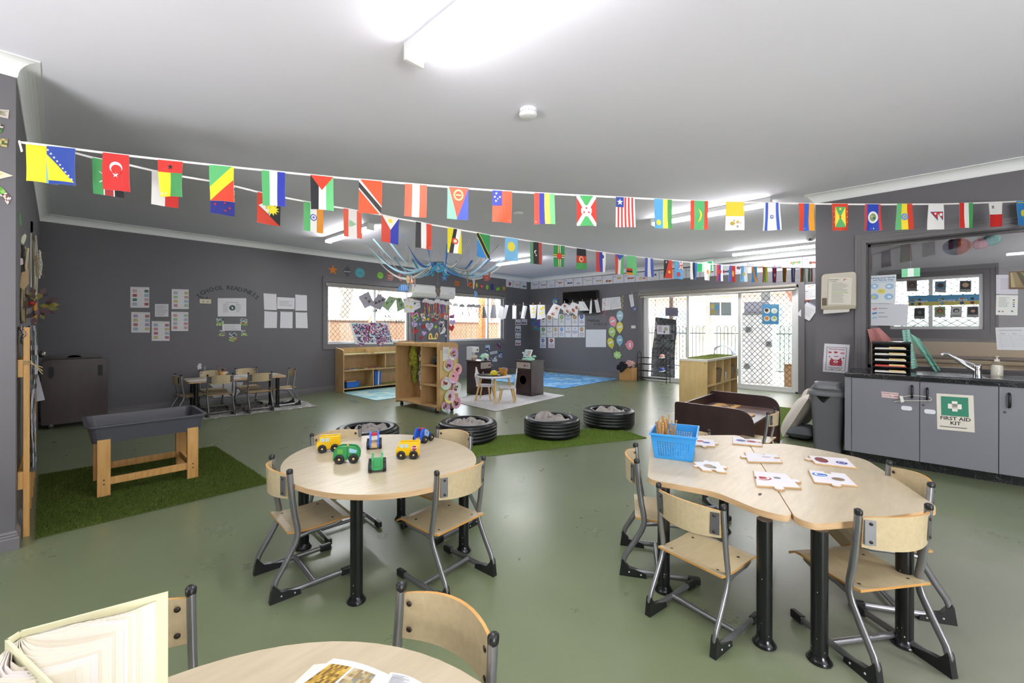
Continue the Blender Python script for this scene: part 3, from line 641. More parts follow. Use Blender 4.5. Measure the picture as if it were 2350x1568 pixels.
b.box(-.13,-.1,0,.13,.1,.005,B_);b.build('body',parent=t);b=MB();b.box(-.14,-.11,.105,.14,-.094,.113,B_);b.box(-.14,.094,.105,.14,.11,.113,B_);b.box(-.14,-.1,.105,-.124,.1,.113,B_);b.box(.124,-.1,.105,.14,.1,.113,B_);b.build('rim',parent=t)
b=MB();b.box(-.11,-.08,.10,.09,.07,.125,'#b98f55');b.build('wooden_lid',parent=t)
for i in range(4):
 t=MB();x=4.28+i*.035;t.prism([(x,7.70,.080),(x+.02,7.70,.080),(x+.03,7.70,.36),(x+.01,7.70,.36)],(0,.24,0),['#1d62c0','#2268c4','#d8dade','#1a58ae'][i])
 t.build('folder',label=['blue folder first in the row in the low shelf, beside the divider','blue folder second in the row in the low shelf','white folder between blue ones in the low shelf','blue folder last in the row in the low shelf'][i],cat='folder',group='folders in the low shelf',org=(x,7.7,.08))
for i,(x,c)in enumerate(((3.74,'#8ea7c9'),(3.83,'#cfd2d8'),(4.06,'#9a8bb0'),(4.18,'#b6a06e'),(4.3,'#7e93ad'))):
 b=MB();b.box(x,7.69,.422,x+.085,7.85,.43,c);b.box(x+.01,7.70,.43,x+.07,7.82,.434,random.choice(('#b24a44','#4d7ab8','#d8c04a')))
 b.build('picture_book',label=['grey-blue','white','mauve','ochre','slate'][i]+' picture book lying flat on the middle shelf of the low unit',cat='book',group='flat books on the low shelf',org=(x,7.69,.422))
x0,x1,y0,y1=3.62,3.99,4.80,5.88
t=thing('dress_up_locker','tall birch dress-up locker on castors with paper plates on its side','locker',(x0,y0,0));W_,D_=y1-y0,x1-x0;th=.02;HT=.985
def q(b,a0,b0,c0,a1,b1,c1,m):b.box(a0,b0,c0,a1,b1,c1,m)
for yy in(0,W_-th):
 b=MB();b.prism([(x,yy,z)for x,z in smooth_poly([(0,.05,.01),(D_,.05,.01),(D_,HT+.02,.08),(0,HT+.02,.08)],6)],(0,th,0),M_LOCK);b.build('side_panel',parent=t,bevel=.002)
b=MB();b.box(0,th,.085,D_,W_-th,.105,M_LOCK);b.build('base_board',parent=t,bevel=.002)
b=MB();b.box(.01,th,HT-.02,D_,W_-th,HT,M_LOCK);b.box(.0,th,HT-.045,.02,W_-th,HT-.005,M_LOCK);b.build('top_board',parent=t,bevel=.002)
b=MB();b.box(D_-.012,th,.105,D_,W_-th,HT-.02,M_LOCK);b.build('back_panel',parent=t)
b=MB();b.box(0,.385,.105,D_-.012,.405,HT-.02,M_LOCK);b.build('divider',parent=t,bevel=.002)
for z in(.385,.665):b=MB();b.box(0,th,z,D_-.012,.385,z+.018,M_LOCK);b.build('shelf_board',parent=t,bevel=.002)
b=MB();b.box(.03,.12,HT,D_-.05,.62,HT+.012,'#c9a878');b.build('loose_board',parent=t,bevel=.002)
b=MB();b.box(.035,-.012,.09,.33,0,.90,M_BIRCH);b.build('side_board',parent=t,bevel=.002)
for xx in(.05,D_-.05):
 for yy in(.08,W_-.1):
  b=MB();b.lathe([(.03,-.012),(.03,.012)],(xx,yy,.031),M_BLACKP,16,(1,0,0));b.box(xx-.018,yy-.01,.04,xx+.018,yy+.01,.086,mat('#555555',.3,.8));b.build('castor',parent=t)
for i,yy in enumerate((.55,.68,.80,.92)):
 b=MB();b.tube([(D_-.012,yy,.87),(D_-.06,yy,.87),(D_-.08,yy,.89)],.006,'#b98f55');b.build('coat_hook',parent=t)
def cloth(name,x,y0,y1,z0,z1,cols,lb,seed=0,dep=.06,taper=.3,lean=0,cat='costume'):
 random.seed(seed);n=14;m_=22;ph=[random.uniform(0,6)for _ in range(6)];ms=[mat(c,.85,0,.15)for c in cols]
 def F(u,v,s):
  wdt=(taper+(1-taper)*min(1,v*2.2))*(1-.25*max(0,v-.8)/.2);y=(y0+y1)/2+(u-.5)*(y1-y0)*wdt+lean*v+.012*math.sin(9*v+ph[0]);z=z1+(z0-z1)*v+.02*math.sin(5*u+ph[1])*v
  d=dep*math.sin(PI*u)**.6*(.5+.5*math.sin(PI*min(1,v+.15)))+.014*math.sin(22*u+4*v+ph[2])+.01*math.sin(13*v+9*u+ph[3])
  return Vector((x+s*d-.0,y,z))
 b=MB();nx=n
 for s in(-1,.35):
  vs=[F(i/nx,j/m_,s)for j in range(m_+1)for i in range(nx+1)];o=len(b.v);b.v+=[tuple(p)for p in vs]
  for j in range(m_):
   for i in range(nx):
    f=(j*(nx+1)+i,(j+1)*(nx+1)+i,(j+1)*(nx+1)+i+1,j*(nx+1)+i+1);f=f[::-1]if s>0 else f
    k=(math.sin(i*1.7+j*.9+ph[4])+math.sin(i*.6-j*1.3+ph[5])+random.uniform(-.4,.4)+2.4)/4.8;c=ms[min(len(ms)-1,int(max(0,k)*len(ms)))]
    b.f.append([o+q_ for q_ in f]);b.m.append(b.mi(c));b.sm.append(True)
 return b.build(name,label=lb,cat=cat,org=(x,(y0+y1)/2,z1))
cloth('dress_up_costume',3.80,5.53,5.72,.62,.93,['#8d8f2e','#b5b045','#a7a83c'],'yellow and olive costume hanging in the tall locker',2,.04,.3,.04,'costume')
cloth('dress_up_costume',3.84,5.58,5.70,.36,.66,['#7d8330','#8c9138','#9a9c50'],'olive tail-shaped costume piece hanging lowest in the locker',5,.03,.8,.05)
cloth('dress_up_costume',3.78,5.22,5.46,.26,.93,['#cfc9c4','#b9b3ae','#4a4a50','#d8d2cc','#8c8886'],'white and grey striped costume hanging in the tall locker',8,.07,.45,-.01)
cloth('dress_up_costume',3.86,5.21,5.28,.24,.90,['#c85a24','#a84a20'],'orange costume edge hanging against the locker divider',9,.03,.8,0)
b=MB();random.seed(2);b.ball((3.79,5.28,.15),.075,'#5a241c',sc=(1,1.2,.6));b.build('costume_shoe',label='dark red costume boot lying at the locker bottom',cat='shoe',org=(3.79,5.28,.1))
b=MB();b.ball((3.72,4.93,.755),.075,'#23252b',sc=(1,.8,1.0));b.ball((3.66,4.95,.72),.05,'#23252b',sc=(1,.9,.35));b.build('costume_hat',label='black dress-up hat on the upper locker shelf',cat='hat',org=(3.72,4.93,.69))
PL=[(1039,812,15.6,'#c9a3c4','#e8d98c','#d8e8d0'),(1028,838.5,15,'#d6a5cf','#dccf62','#b9d2a8'),(1048.5,848,14.5,'#e5b0b8','#dcd070','#e6c6a0'),(1022.5,880,16,'#d7d9d6','#e7a9b4','#b8dcc0'),(1047,890,14,'#d9d9dc','#c77fae','#e8c0cc'),(1040,864.5,16,'#e8a7b7','#cdd67a','#d8b9e0'),(1022,933,13,'#cfa3ce','#e2b8c8','#a9d8b8'),(1046,924.5,14.5,'#dfa2b6','#d9dc84','#c9a6c0'),(1031,910.5,16.3,'#dcc3d4','#b9d38b','#e6dc70')]
NM=['pink-violet plate with red magazine pieces at the top of the locker side','violet plate with a flower cut-out, second row of the locker side','peach-rimmed plate tucked behind, upper locker side','white-faced plate with leafy scraps, locker side edge','plate with a pale centre and red line behind the big pink one','large pink and green plate with one dark wedge, middle of locker side','lilac plate at the very bottom of the locker side','pink plate with dark scraps, low behind the yellow-green one','yellow-green rimmed plate with leafy collage, lower locker side']
for i,(px,py,r,c1,c2,c3)in enumerate(PL):
 c=P(px,py,y=4.785-.004*i);k=depth(c)/FPX;R_=r*k*.95;random.seed(i+40)
 t=thing('paper_plate',NM[i],'plate',c,0,'painted paper plates on the locker side');b=MB()
 n=24;prof=[(0,0),(R_*.62,0),(R_*.7,-.006),(R_,-.012)];ms=[mat(c1,.6),mat(c2,.6),mat(c3,.6),mat(c1,.6)]
 for j in range(n):
  a0,a1=2*PI*j/n,2*PI*(j+1)/n;mm=ms[int(j/n*3.99)]
  for(ra,ya),(rb,yb)in zip(prof,prof[1:]):
   vs=[(ra*math.cos(a0),ya,ra*math.sin(a0)),(ra*math.cos(a1),ya,ra*math.sin(a1)),(rb*math.cos(a1),yb,rb*math.sin(a1)),(rb*math.cos(a0),yb,rb*math.sin(a0))]
   b.add(vs,[(0,1,2,3)],mm if ra>0 else ms[0],True)
 b.build('dish',parent=t);b=MB()
 for j in range(13 if i!=5 else 3):
  a=random.uniform(0,2*PI);rr_=random.uniform(0,.45)*R_ if i!=5 else R_*.1;cx,cz=rr_*math.cos(a),rr_*math.sin(a);s=random.uniform(.12,.26)*R_;a0=random.uniform(0,3)
  b.add([(cx+s*math.cos(a0+q_)*w_,-.002-.0006*j,cz+s*math.sin(a0+q_)*w_)for q_,w_ in((0,1),(1.3,.8),(2.9,1.1),(4.4,.7))],[(0,1,2,3)],random.choice(('#7a2230','#3f5f2c','#2d2320','#86a857','#b8a25c','#a33a3a','#50302a')))
 b.build('collage',parent=t,label='stuck-on magazine scraps')
psheet('paper_note',(1016,797,1031,829),('y',4.786),[('l',.1,.15,.9,.5,4,'#b5b5b8')],'white sheet on the locker side behind the top plate','paper','#dcdcdc')
def stove(name,x,y,w_,dp,h,front,lb,door,zr):
 """front '-x' or '-y'"""
 t=thing(name,lb,'play kitchen',(x,y,.007))
 def fb(b,a0,a1,z0,z1,o0,o1,m):
  if front=='-x':b.box(-o1,a0,z0,-o0,a1,z1,m)
  else:b.box(a0,-o1,z0,a1,-o0,z1,m)
 W2_,D2=(dp,w_)if front=='-x' else(w_,dp)
 b=MB();b.box(0,0,0,W2_,D2,h-.02,M_DARKW);b.build('carcass',parent=t,bevel=.002)
 b=MB();b.box(-.02,-.02,h-.02,W2_+.01,D2+.01,h,M_DARKW);b.build('top_board',parent=t,bevel=.003)
 b=MB();fb(b,.015,w_-.015,h-.14,h-.03,0,.006,mat('#b9b4ae',.3,.3));cp=b.build('control_panel',parent=t,label='silver control panel')
 b=MB();
 for a,c in((.06,'#d0d0d0'),(.13,'#d0d0d0'),(.22,'#b3262a'),(.28,'#5f8fb0')):
  if front=='-x':a=w_-a
  r=.018 if c[1]!='d' else.006
  ax=(-1,0,0)if front=='-x' else(0,-1,0);c0=(-.006,a,h-.085)if front=='-x' else(a,-.006,h-.085);b.lathe([(r,0),(r,.012),(r*.6,.018),(0,.018)],c0,c,12,ax)
 b.build('control_knob',parent=cp)
 b=MB();fb(b,.015,w_-.015,.06,h-.155,.0,.012,M_DARKW);dr=b.build('door',parent=t,bevel=.002)
 b=MB();ax=(-1,0,0)if front=='-x' else(0,-1,0);c0=(-.012,w_-.05,h-.21)if front=='-x' else(.05,-.012,h-.21);b.lathe([(.008,0),(.015,.012),(.014,.02),(0,.024)],c0,'#b9b9b9',12,ax);b.build('knob',parent=dr)
 if door:
  b=MB();c0=(-.0125,w_/2,h*.45)if front=='-x' else(w_/2,-.0125,h*.45);b.lathe([(.085,0),(.085,.003),(.078,.004),(.078,-.002)],c0,mat('#241716',.3),24,ax);b.lathe([(.077,.001),(0,.001)],c0,'#171010',24,ax);b.build('porthole',parent=dr)
 return t
stove('play_washer',5.70,4.86,.36,.35,.625,'-x','dark brown play washing machine with round porthole under the toy till',True,0)
stove('play_oven',5.16,5.60,.28,.36,.615,'-y','dark brown play oven with silver panel under the toy mixer',False,0)
t=thing('toy_cash_register','mint and white toy cash register on the play washing machine','toy',(5.84,5.05,.632));MI=mat('#a9e3cf',.4)
b=MB();b.box(-.07,-.09,0,.08,.09,.035,MI);b.box(-.09,-.04,.0,-.07,.06,.02,'#9aa0a0');b.build('base',parent=t,bevel=.008)
b=MB();b.box(-.02,-.06,.03,.05,.05,.065,MI);b.build('neck',parent=t,bevel=.01)
b=MB();F=lambda x,y,z:(x*.9+z*.42-.05,y,z*.9+.055);vs=[F(*p)for p in((0,-.085,0),(0,.085,0),(0,.085,.15),(0,-.085,.15),(.025,-.085,0),(.025,.085,0),(.025,.085,.15),(.025,-.085,.15))]
b.add(vs,[(3,2,1,0),(4,5,6,7),(0,1,5,4),(1,2,6,5),(2,3,7,6),(3,0,4,7)],'#e9e9ea');b.build('screen_housing',parent=t,bevel=.006)
b=MB();vs=[F(-.002,y,z)for y,z in((-.07,.015),(.07,.015),(.07,.135),(-.07,.135))];b.add(vs,[(3,2,1,0)],'#9db7c4')
for i in range(4):
 for j in range(3):vs=[F(-.004,y,z)for y,z in((-.06+i*.028,.03+j*.032),(-.04+i*.028,.03+j*.032),(-.04+i*.028,.052+j*.032),(-.06+i*.028,.052+j*.032))];b.add(vs,[(3,2,1,0)],random.choice(('#dfe9ee','#dca05a','#7fb0cf','#c9dfe6')))
b.build('screen',parent=t)
b=MB();b.tube([(0,.08,.06),(.0,.12,.12)],.008,'#c9c9cc');b.ball((0,.125,.13),.016,'#d8d8d8');b.build('scanner',parent=t)
b=MB();b.ball((.03,-.12,.07),.03,MI,sc=(1,1.3,.8));b.build('card_reader',parent=t)
t=thing('toy_coffee_machine','grey-white toy mixer with bowl on the play oven','toy',(5.20,5.86,.625))
b=MB();b.box(-.03,-.02,0,.06,.12,.245,'#b9bcc0');b.build('body',parent=t,bevel=.006)
b=MB();b.box(-.02,-.11,.145,.07,.02,.245,'#dfe0e4');b.lathe([(.02,0),(.02,.002),(0,.002)],(.03,-.111,.19),'#8a5a3a',12,(0,-1,0));b.build('head',parent=t,bevel=.006)
b=MB();b.lathe([(.025,0),(.05,.05),(.052,.09),(.048,.09),(.045,.05),(0,.01)],(.0,-.07,0),'#c8b9aa',18);b.build('bowl',parent=t)
t=thing('toy_kitchen_scale','mint toy kitchen scale between toy mixer and toaster','toy',(5.28,5.66,.625))
b=MB();b.box(-.05,-.02,.055,.05,.03,.085,MI);b.box(-.015,-.01,.0,.015,.02,.06,MI);b.lathe([(.03,0),(.03,.01)],(0,.005,0),MI,14);b.build('body',parent=t,bevel=.004)
b=MB();b.ball((5.33,5.63,.645),.028,'#5a3583',sc=(1,.8,.8));b.build('toy_plum',label='small purple toy food on the play oven',cat='toy food',org=(5.33,5.63,.622))
t=thing('toy_toaster','mint and cream toy toaster at the end of the play oven top','toy',(5.38,5.70,.625))
b=MB();b.box(-.055,-.045,.0,.06,.06,.115,MI);b.build('body',parent=t,bevel=.02);b=MB();b.box(-.035,-.052,.012,.02,-.045,.1,'#e6dcc4');b.build('front_plate',parent=t,bevel=.01)
b=MB();b.box(.03,-.058,.06,.045,-.045,.075,'#8fcdb9');b.build('lever',parent=t)
M_WH=mat('#dcdadf',.45);M_BEECH=wood('beech_leg','#cfa768','#dcbb82',(20,20,2),.4)
t=thing('childs_table','tiny round white table with beech legs on the pale rug','table',(4.93,4.99,.007))
b=MB();b.lathe([(0,.395),(.27,.395),(.285,.405),(.285,.415),(.275,.42),(0,.42)],(0,0,0),M_WH,40);b.build('tabletop',parent=t)
for sx,sy in((-1,1),(-1,-1),(1,1),(1,-1)):
 b=MB();b.tube([(sx*.225,sy*.235,0),(sx*.15,sy*.16,.395)],[.014,.018],M_BEECH,n=10);b.build('leg',parent=t)
def star_chair(x,y,rz,lb):
 t=thing('star_chair',lb,'chair',(x,y,.007),rz,'white star-back chairs')
 b=MB();sp=smooth_poly([(-.13,-.13,.05),(.13,-.14,.06),(.13,.14,.06),(-.13,.13,.05)]);b.prism([(p,q_,.232)for p,q_ in sp],(0,0,.02),M_WH);b.build('seat',parent=t,bevel=.003)
 b=MB();pr=[(-.075,.24),(.075,.24),(.085,.33),(.115,.39),(.10,.43),(.062,.45),(.03,.50),(.014,.545),(-.014,.545),(-.03,.50),(-.062,.45),(-.10,.43),(-.115,.39),(-.085,.33)]
 b.prism([(-.115-(z-.24)*.12,y_,z)for y_,z in pr],(-.016,0,0),M_WH);b.build('backrest',parent=t,bevel=.004)
 for sx,sy in((-1,1),(-1,-1),(1,1),(1,-1)):
  b=MB();b.tube([(sx*.13,sy*.13,0),(sx*.085,sy*.09,.232)],[.012,.016],M_BEECH,n=10);b.build('leg',parent=t)
star_chair(4.92,5.21,math.radians(-60),'white star-back child chair on the pale rug, on the locker side of the tiny table')
star_chair(5.04,4.81,math.radians(128),'white star-back child chair on the pale rug, beside the play washing machine')
t=thing('serving_tray','black oval tray on the tiny white table','tray',(4.88,5.04,.43));b=MB();b.lathe([(0,0),(.19,0),(.22,.012),(.225,.016),(.215,.014),(.185,.005),(0,.005)],(0,0,0),mat('#19191b',.3),36,sy=.65);b.build('dish',parent=t);t.rotation_euler=(0,0,math.radians(-48))
t=thing('toy_kettle','yellow toy kettle with black hoop handle on the black tray','kettle',(4.90,4.98,.436))
b=MB();b.lathe([(.06,0),(.068,.02),(.058,.055),(.035,.075),(0,.085)],(0,0,0),mat('#d8c31a',.35),20);b.build('body',parent=t)
b=MB();b.tube([(.045*math.cos(a)-.0,-.055*math.cos(a),.075+.06*math.sin(a))for a in[PI*i/10 for i in range(11)]],.006,M_BLACKP);b.build('handle',parent=t)
b=MB();b.tube([(.03,-.04,.04),(.05,-.07,.065)],[.012,.007],'#cfc9b0');b.build('spout',parent=t)
t=thing('vegetable_pot','ochre pot of toy vegetables on the tiny white table','pot',(5.07,4.93,.427))
b=MB();b.lathe([(.055,0),(.075,.11),(.068,.11),(.05,.01),(0,.01)],(0,0,0),'#a8741f',20);b.build('pot',parent=t)
for i,(dx,dy,c)in enumerate(((-.04,.03,'#d8702a'),(.0,.02,'#7f9c4a'),(.03,-.02,'#8f6aa0'),(.02,.03,'#c05a5a'))):b=MB();b.ball((5.07+dx,4.93+dy,.535),.03,c,sc=(1.3,.9,.6));b.build('toy_vegetable',label=['orange','green','purple','red'][i]+' toy vegetable in the ochre pot',cat='toy food',group='toy vegetables in the pot',org=(5.07+dx,4.93+dy,.53))
t=thing('cube_shelf','birch cube shelf topped with a turf strip, near the sliding doors','shelf',(6.28,2.08,0));X,Y,Z=1.45,.40,.765;th=.03
b=MB();b.box(0,0,0,.02,Y,Z-.03,M_BIRCH);
for y_ in(.03,Y-.03):b.lathe([(.007,0),(.007,.001)],(-.0005,y_,Z-.055),'#555048',8,(-1,0,0))
b.build('end_panel',parent=t);b=MB();b.box(X-.02,0,0,X,Y,Z-.03,M_BIRCH);b.build('end_panel',parent=t)
b=MB();b.box(-.004,-.004,Z-.03,X,Y,Z,mat('#d9d4c8',.4));b.build('top_board',parent=t,bevel=.001)
b=MB();b.box(.02,0,0,X-.02,Y,.03,M_BIRCH);b.build('base_board',parent=t)
b=MB();b.box(.02,0,.37,X-.02,Y,.385,M_BIRCH);b.build('shelf_board',parent=t)
b=MB();b.box(.02,Y-.006,.03,X-.02,Y,Z-.03,M_BIRCH);b.build('back_panel',parent=t)
for i in(1,2,3):b=MB();x_=.02+i*(X-.04)/4;b.box(x_-.008,0,.03,x_+.008,Y-.006,Z-.03,M_BIRCH);b.build('divider',parent=t)
turf('turf_strip',[(6.38,2.11),(7.6,2.11),(7.6,2.40),(6.38,2.40)],.02,26000,['#8f9a55','#7d8a45','#a5ae6c'],'thin turf strip lying on top of the birch cube shelf',6,.016,'#77843f').location.z=Z+.001
def basket(x,y,z,lb):
 t=thing('wicker_basket',lb,'basket',(x,y,z),0,'wicker baskets in the cube shelf');m,nt,b_=nodemat('wicker');co=texco(nt,(60,60,90));L(nt,ramp(nt,noise(nt,co,1.5,2),[(.4,'#5f4630'),(.6,'#a98a66')]),b_.inputs['Base Color']);bump(nt,b_,noise(nt,co,1.5,2),.8,.004)
 b=MB();l1=rr(.13,.15,.03,0);l2=rr(.145,.17,.03,.2);l3=rr(.13,.155,.03,.2);l4=rr(.12,.14,.03,.01);k=len(l1);b.add(l1+l2+l3+l4,[(i*k+j,i*k+(j+1)%k,(i+1)*k+(j+1)%k,(i+1)*k+j)for i in range(3)for j in range(k)],m);b.add(l4,[tuple(range(k))],m);b.build('body',parent=t)
 b=MB();
 for i in range(3):b.tube([(x_,y_,.203+.004*i)for x_,y_,_ in rr(.138,.163,.03,0)],.006,m,n=6,closed=True)
 b.build('rim',parent=t);return t
basket(6.28+.56,2.26,.386,'wicker basket in the second bay of the birch cube shelf');basket(6.28+1.25,2.26,.386,'wicker basket in the last bay of the birch cube shelf')
for x_,y_,lb in((6.98,2.05,'blank white tag hanging by string from the second bay of the cube shelf'),(7.58,2.05,'blank white tag hanging at the far bay of the cube shelf')):
 t=thing('label_tag',lb,'tag',(x_,y_,.60),0);b=MB();b.tube([(0,.02,0),(.02,0,-.06)],.0015,'#c9c0a8',n=5);b.build('string',parent=t);b=MB();b.prism([(0,0,-.06),(.06,0,-.05),(.07,0,-.17),(.01,0,-.17)],(0,.002,0),'#d6d6dc');b.build('card',parent=t)
t=thing('play_trough','dark brown play table with two raised rounded side boards','table',(4.17,.99,0))
for x_ in(0,1.03):
 b=MB();b.prism([(x_,y_,z_)for y_,z_ in smooth_poly([(0,0,.01),(.70,0,.01),(.70,.485,.03),(0,.48,.16)],8)],(.022,0,0),M_DARKW);b.build('side_board',parent=t,bevel=.002)
b=MB();b.box(.022,.66,.05,1.03,.68,.455,M_DARKW);b.build('end_board',parent=t,bevel=.002)
b=MB();b.box(.022,.02,.335,1.03,.66,.355,wood('wenge_top','#5a4541','#6d5650',(8,3,3),.3));b.build('tabletop',parent=t)
b=MB();b.box(.022,.02,.03,1.03,.04,.335,mat('#4a2c1c',.5));b.build('front_board',parent=t)
b=MB();b.prism([(x_,y_,.3565)for x_,y_ in((4.75-4.17,.35),(.95,.35),(.95,.58),(.60,.60))],(0,0,.008),'#b98f55')
for i in range(6):b.box(.65+.05*i,.40+.02*(i%2),.3645,.68+.05*i,.44+.03*(i%3),.367,'#5a4330')
ob=b.build('wooden_puzzle',label='wooden inset puzzle lying in the dark brown play table',cat='puzzle');ob.location=(4.17,.99,0)
b=MB();b.prism([(x_,y_,.3565)for x_,y_ in smooth_poly([(.30,.12,.03),(.5,.10,.03),(.52,.25,.03),(.32,.28,.03)],3)],(0,0,.01),'#c9a06a');ob=b.build('wooden_board',label='small plain wooden board lying near the open end of the brown play table',cat='board');ob.location=(4.17,.99,0)
M_TY=mat('#16171a',.33,0,.5)
def tyre(x,y,lb,seed,peaks=0):
 t=thing('car_tyre',lb,'tyre',(x,y,.006 if seed else 0),seed,'car tyres used as seats')
 R_=.315;pr=[(.215,.012),(.235,.0),(.275,.004),(.30,.02)]
 for z in(.035,.07,.105,.14):pr+=[(R_-.002,z),(R_,z+.004),(R_,z+.020),(R_-.006,z+.024),(R_-.006,z+.029)]
 pr+=[(R_-.002,.172),(.302,.19),(.28,.202),(.245,.205),(.228,.200),(.215,.19),(.212,.175),(.222,.16),(.26,.12),(.265,.09),(.25,.04),(.215,.012)]
 b=MB();b.lathe(pr,(0,0,0),M_TY,56);b.build('rubber_casing',parent=t)
 b=MB()
 for i in range(56):
  a=2*PI*i/56;c,s=math.cos(a),math.sin(a)
  for z0,z1 in((.02,.034),(.17,.19)):
   b.add([((r_)*math.cos(a+q_),r_*math.sin(a+q_),z)for r_,z,q_ in((.3005 if z0<.1 else.3145,z0,0),(.3005 if z0<.1 else.3145,z0,.03),(.314 if z0<.1 else.304,z1,.03),(.314 if z0<.1 else.304,z1,0))],[(0,1,2,3)],'#0b0b0c')
 b.build('tread_groove',parent=t,kind='stuff')
 random.seed(seed*10+3);ph=[random.uniform(0,6)for _ in range(5)];c=MB()
 mm,nt,bs=nodemat('grey_cloth%d'%seed);co=texco(nt,(1,1,1));wv=nt.nodes.new('ShaderNodeTexWave');wv.wave_type='BANDS';wv.inputs['Scale'].default_value=42;wv.inputs['Distortion'].default_value=6;wv.inputs['Detail'].default_value=1;L(nt,co,wv.inputs[0]);L(nt,ramp(nt,wv.outputs[0],[(.4,'#8d8683'),(.6,'#b9b3af')]),bs.inputs['Base Color']);bs.inputs['Roughness'].default_value=.95
 def F(u,v):
  a=2*PI*u;r_=.212*v;z=.165+.025*(1-v)+.02*math.sin(5*a+ph[0]+6*v)*v+.03*math.sin(17*v+3*a+ph[1])*(1-v*.7)+.02*math.sin(2*a+ph[2])*math.sin(9*v)
  if peaks:z+=.075*max(0,math.cos(a-1.2))**14*v*(v<.97)+.06*max(0,math.cos(a-4.0))**14*v*(v<.97)
  if v>.96:z-=.03
  return(r_*math.cos(a),r_*math.sin(a),z)
 c.grid(F,48,16,mm);o=c.build('cushion_cloth',label=None,cat=None,parent=None)
 o.location=t.location;o.name='patterned_cloth';tag(o,'grey patterned cloth stuffed inside the '+lb.split(',')[0].replace('black ',''),'cloth','cloths inside the tyres');return t
tyre(3.03,3.48,'black tyre behind the oval table, at the near end of the turf strip',1);tyre(3.81,2.94,'black tyre with peaked cloth, middle of the turf strip',2,1)
tyre(4.68,2.72,'black tyre at the far end of the turf strip, nearest the cube shelf',3);tyre(2.16,4.03,'black tyre on bare floor, half hidden behind the oval table',0)
M_CU=paint('linen_cushion','#d8cfc4',.05,.9,200,.5)
def cushion(c,w_,h,th,rot,m,lb,piping=True):
 t=thing('floor_cushion',lb,'cushion',c);b=MB();n=18
 def F(u,v,s):
  x,y=u*2-1,v*2-1;e=(1-x**4)*(1-y**4);p=1-.07*(1-y*y)*0;return Vector((x*w_/2*(1-.08*(1-abs(y)**2)*0+.04*abs(y)),y*h/2*(1+.04*abs(x)),s*th/2*max(0,e)**.55+.006*math.sin(9*x+4*y)*e))
 b.grid(lambda u,v:F(u,v,1),n,n,m);b.grid(lambda u,v:F(1-u,v,-1),n,n,m);b.build('cover',parent=t)
 if piping:b=MB();e=[F(u,v,0)for u,v in[(i/20,0)for i in range(20)]+[(1,i/20)for i in range(20)]+[(1-i/20,1)for i in range(20)]+[(0,1-i/20)for i in range(20)]];b.tube(e,.005,m,n=6,closed=True);b.build('piping',parent=t)
 t.rotation_euler=rot;return t
cushion((5.74,.93,.22),.44,.50,.15,(math.radians(117),0,math.radians(6)),M_CU,'large cream linen cushion leaning beside the grey bin')
cushion((6.22,.90,.26),.42,.50,.14,(math.radians(108),0,math.radians(-8)),M_CU,'second cream cushion propped upright behind the first')
cushion((5.62,.86,.075),.40,.22,.13,(0,0,.0),mat('#55585c',.8),'dark grey floor cushion underneath the cream cushions',False)
t=thing('swing_bin','grey plastic swing-lid bin at the end of the sink cupboards','bin',(5.20,.575,0));G2=mat('#5d5f62',.38)
b=MB();l=[rr(.125,.105,.03,0),rr(.155,.13,.035,.575),rr(.148,.123,.03,.575),rr(.118,.098,.03,.01)];k=len(l[0]);b.add(sum(l,[]),[(i*k+j,i*k+(j+1)%k,(i+1)*k+(j+1)%k,(i+1)*k+j)for i in range(3)for j in range(k)],G2);b.add(l[0],[tuple(range(k))[::-1]],G2);b.build('body',parent=t)
b=MB();l=[rr(.168,.142,.04,.555),rr(.172,.146,.04,.60),rr(.16,.134,.04,.603)]
for q_ in range(1,7):a=PI/2*q_/6;l.append(rr(.158-.03*(1-math.cos(a))*1.2,.132-.05*(1-math.cos(a))*1.6,.035,.603+.075*math.sin(a)))
b.add(sum(l,[]),[(i*k+j,i*k+(j+1)%k,(i+1)*k+(j+1)%k,(i+1)*k+j)for i in range(len(l)-1)for j in range(k)],G2,True);b.add(l[-1],[tuple(range(k))],G2);b.build('lid',parent=t)
b=MB();b.grid(lambda u,v:(-.157+.028*(.5-.5*math.cos(PI*v))*1.15-.006+(.14*max(0,v-.75)/.25),-.1+.2*u,.612+.066*math.sin(PI/2*min(1,v*1.2))+.006),6,10,mat('#67696c',.32));b.build('swing_flap',parent=t,solid=.004)
b=MB();b.prism([(-.158,.08,.553),(-.158,-.03,.553),(-.16,.02,.49),(-.155,.04,.50)],(.003,0,0),mat('#0c0c0d',.2));b.build('bin_liner',parent=t,label='black bin liner corner')
m,nt,bs=nodemat('black_marble_laminate');co=texco(nt);v=nt.nodes.new('ShaderNodeTexVoronoi');v.feature='DISTANCE_TO_EDGE';v.inputs['Scale'].default_value=7;n_=nt.nodes.new('ShaderNodeTexNoise');n_.inputs['Scale'].default_value=5;L(nt,co,n_.inputs['Vector']);L(nt,n_.outputs['Color'],v.inputs['Vector']);L(nt,ramp(nt,v.outputs[0],[(.0,'#6a6a6e'),(.012,'#2a2a2d'),(.03,'#1d1e20')]),bs.inputs['Base Color']);bs.inputs['Roughness'].default_value=.18;M_MARB=m
XF=4.965;ys=[P(px,1000,x=XF).y for px in(1954,2110.5,2292)];yend=.43
t=thing('worktop','black marble-look worktop running under the sink window','worktop',(4.945,yend,.765))
b=MB();b.box(0,-3.0,0,.655,0,.038,M_MARB);b.build('slab',parent=t,bevel=.006,seg=3)
b=MB();b.box(5.04,-2.5,0,5.06,.40,.085,M_MARB);b.build('trim_kick',kind='structure')
M_CAB=paint('cupboard_grey','#77777f',.02,.42,200,.05)
t=thing('cupboard','grey sink base cupboard with two doors, locked by a white strap','cupboard',(XF,yend,.085));yy=[0,ys[0]-yend,ys[1]-yend,ys[2]-yend]
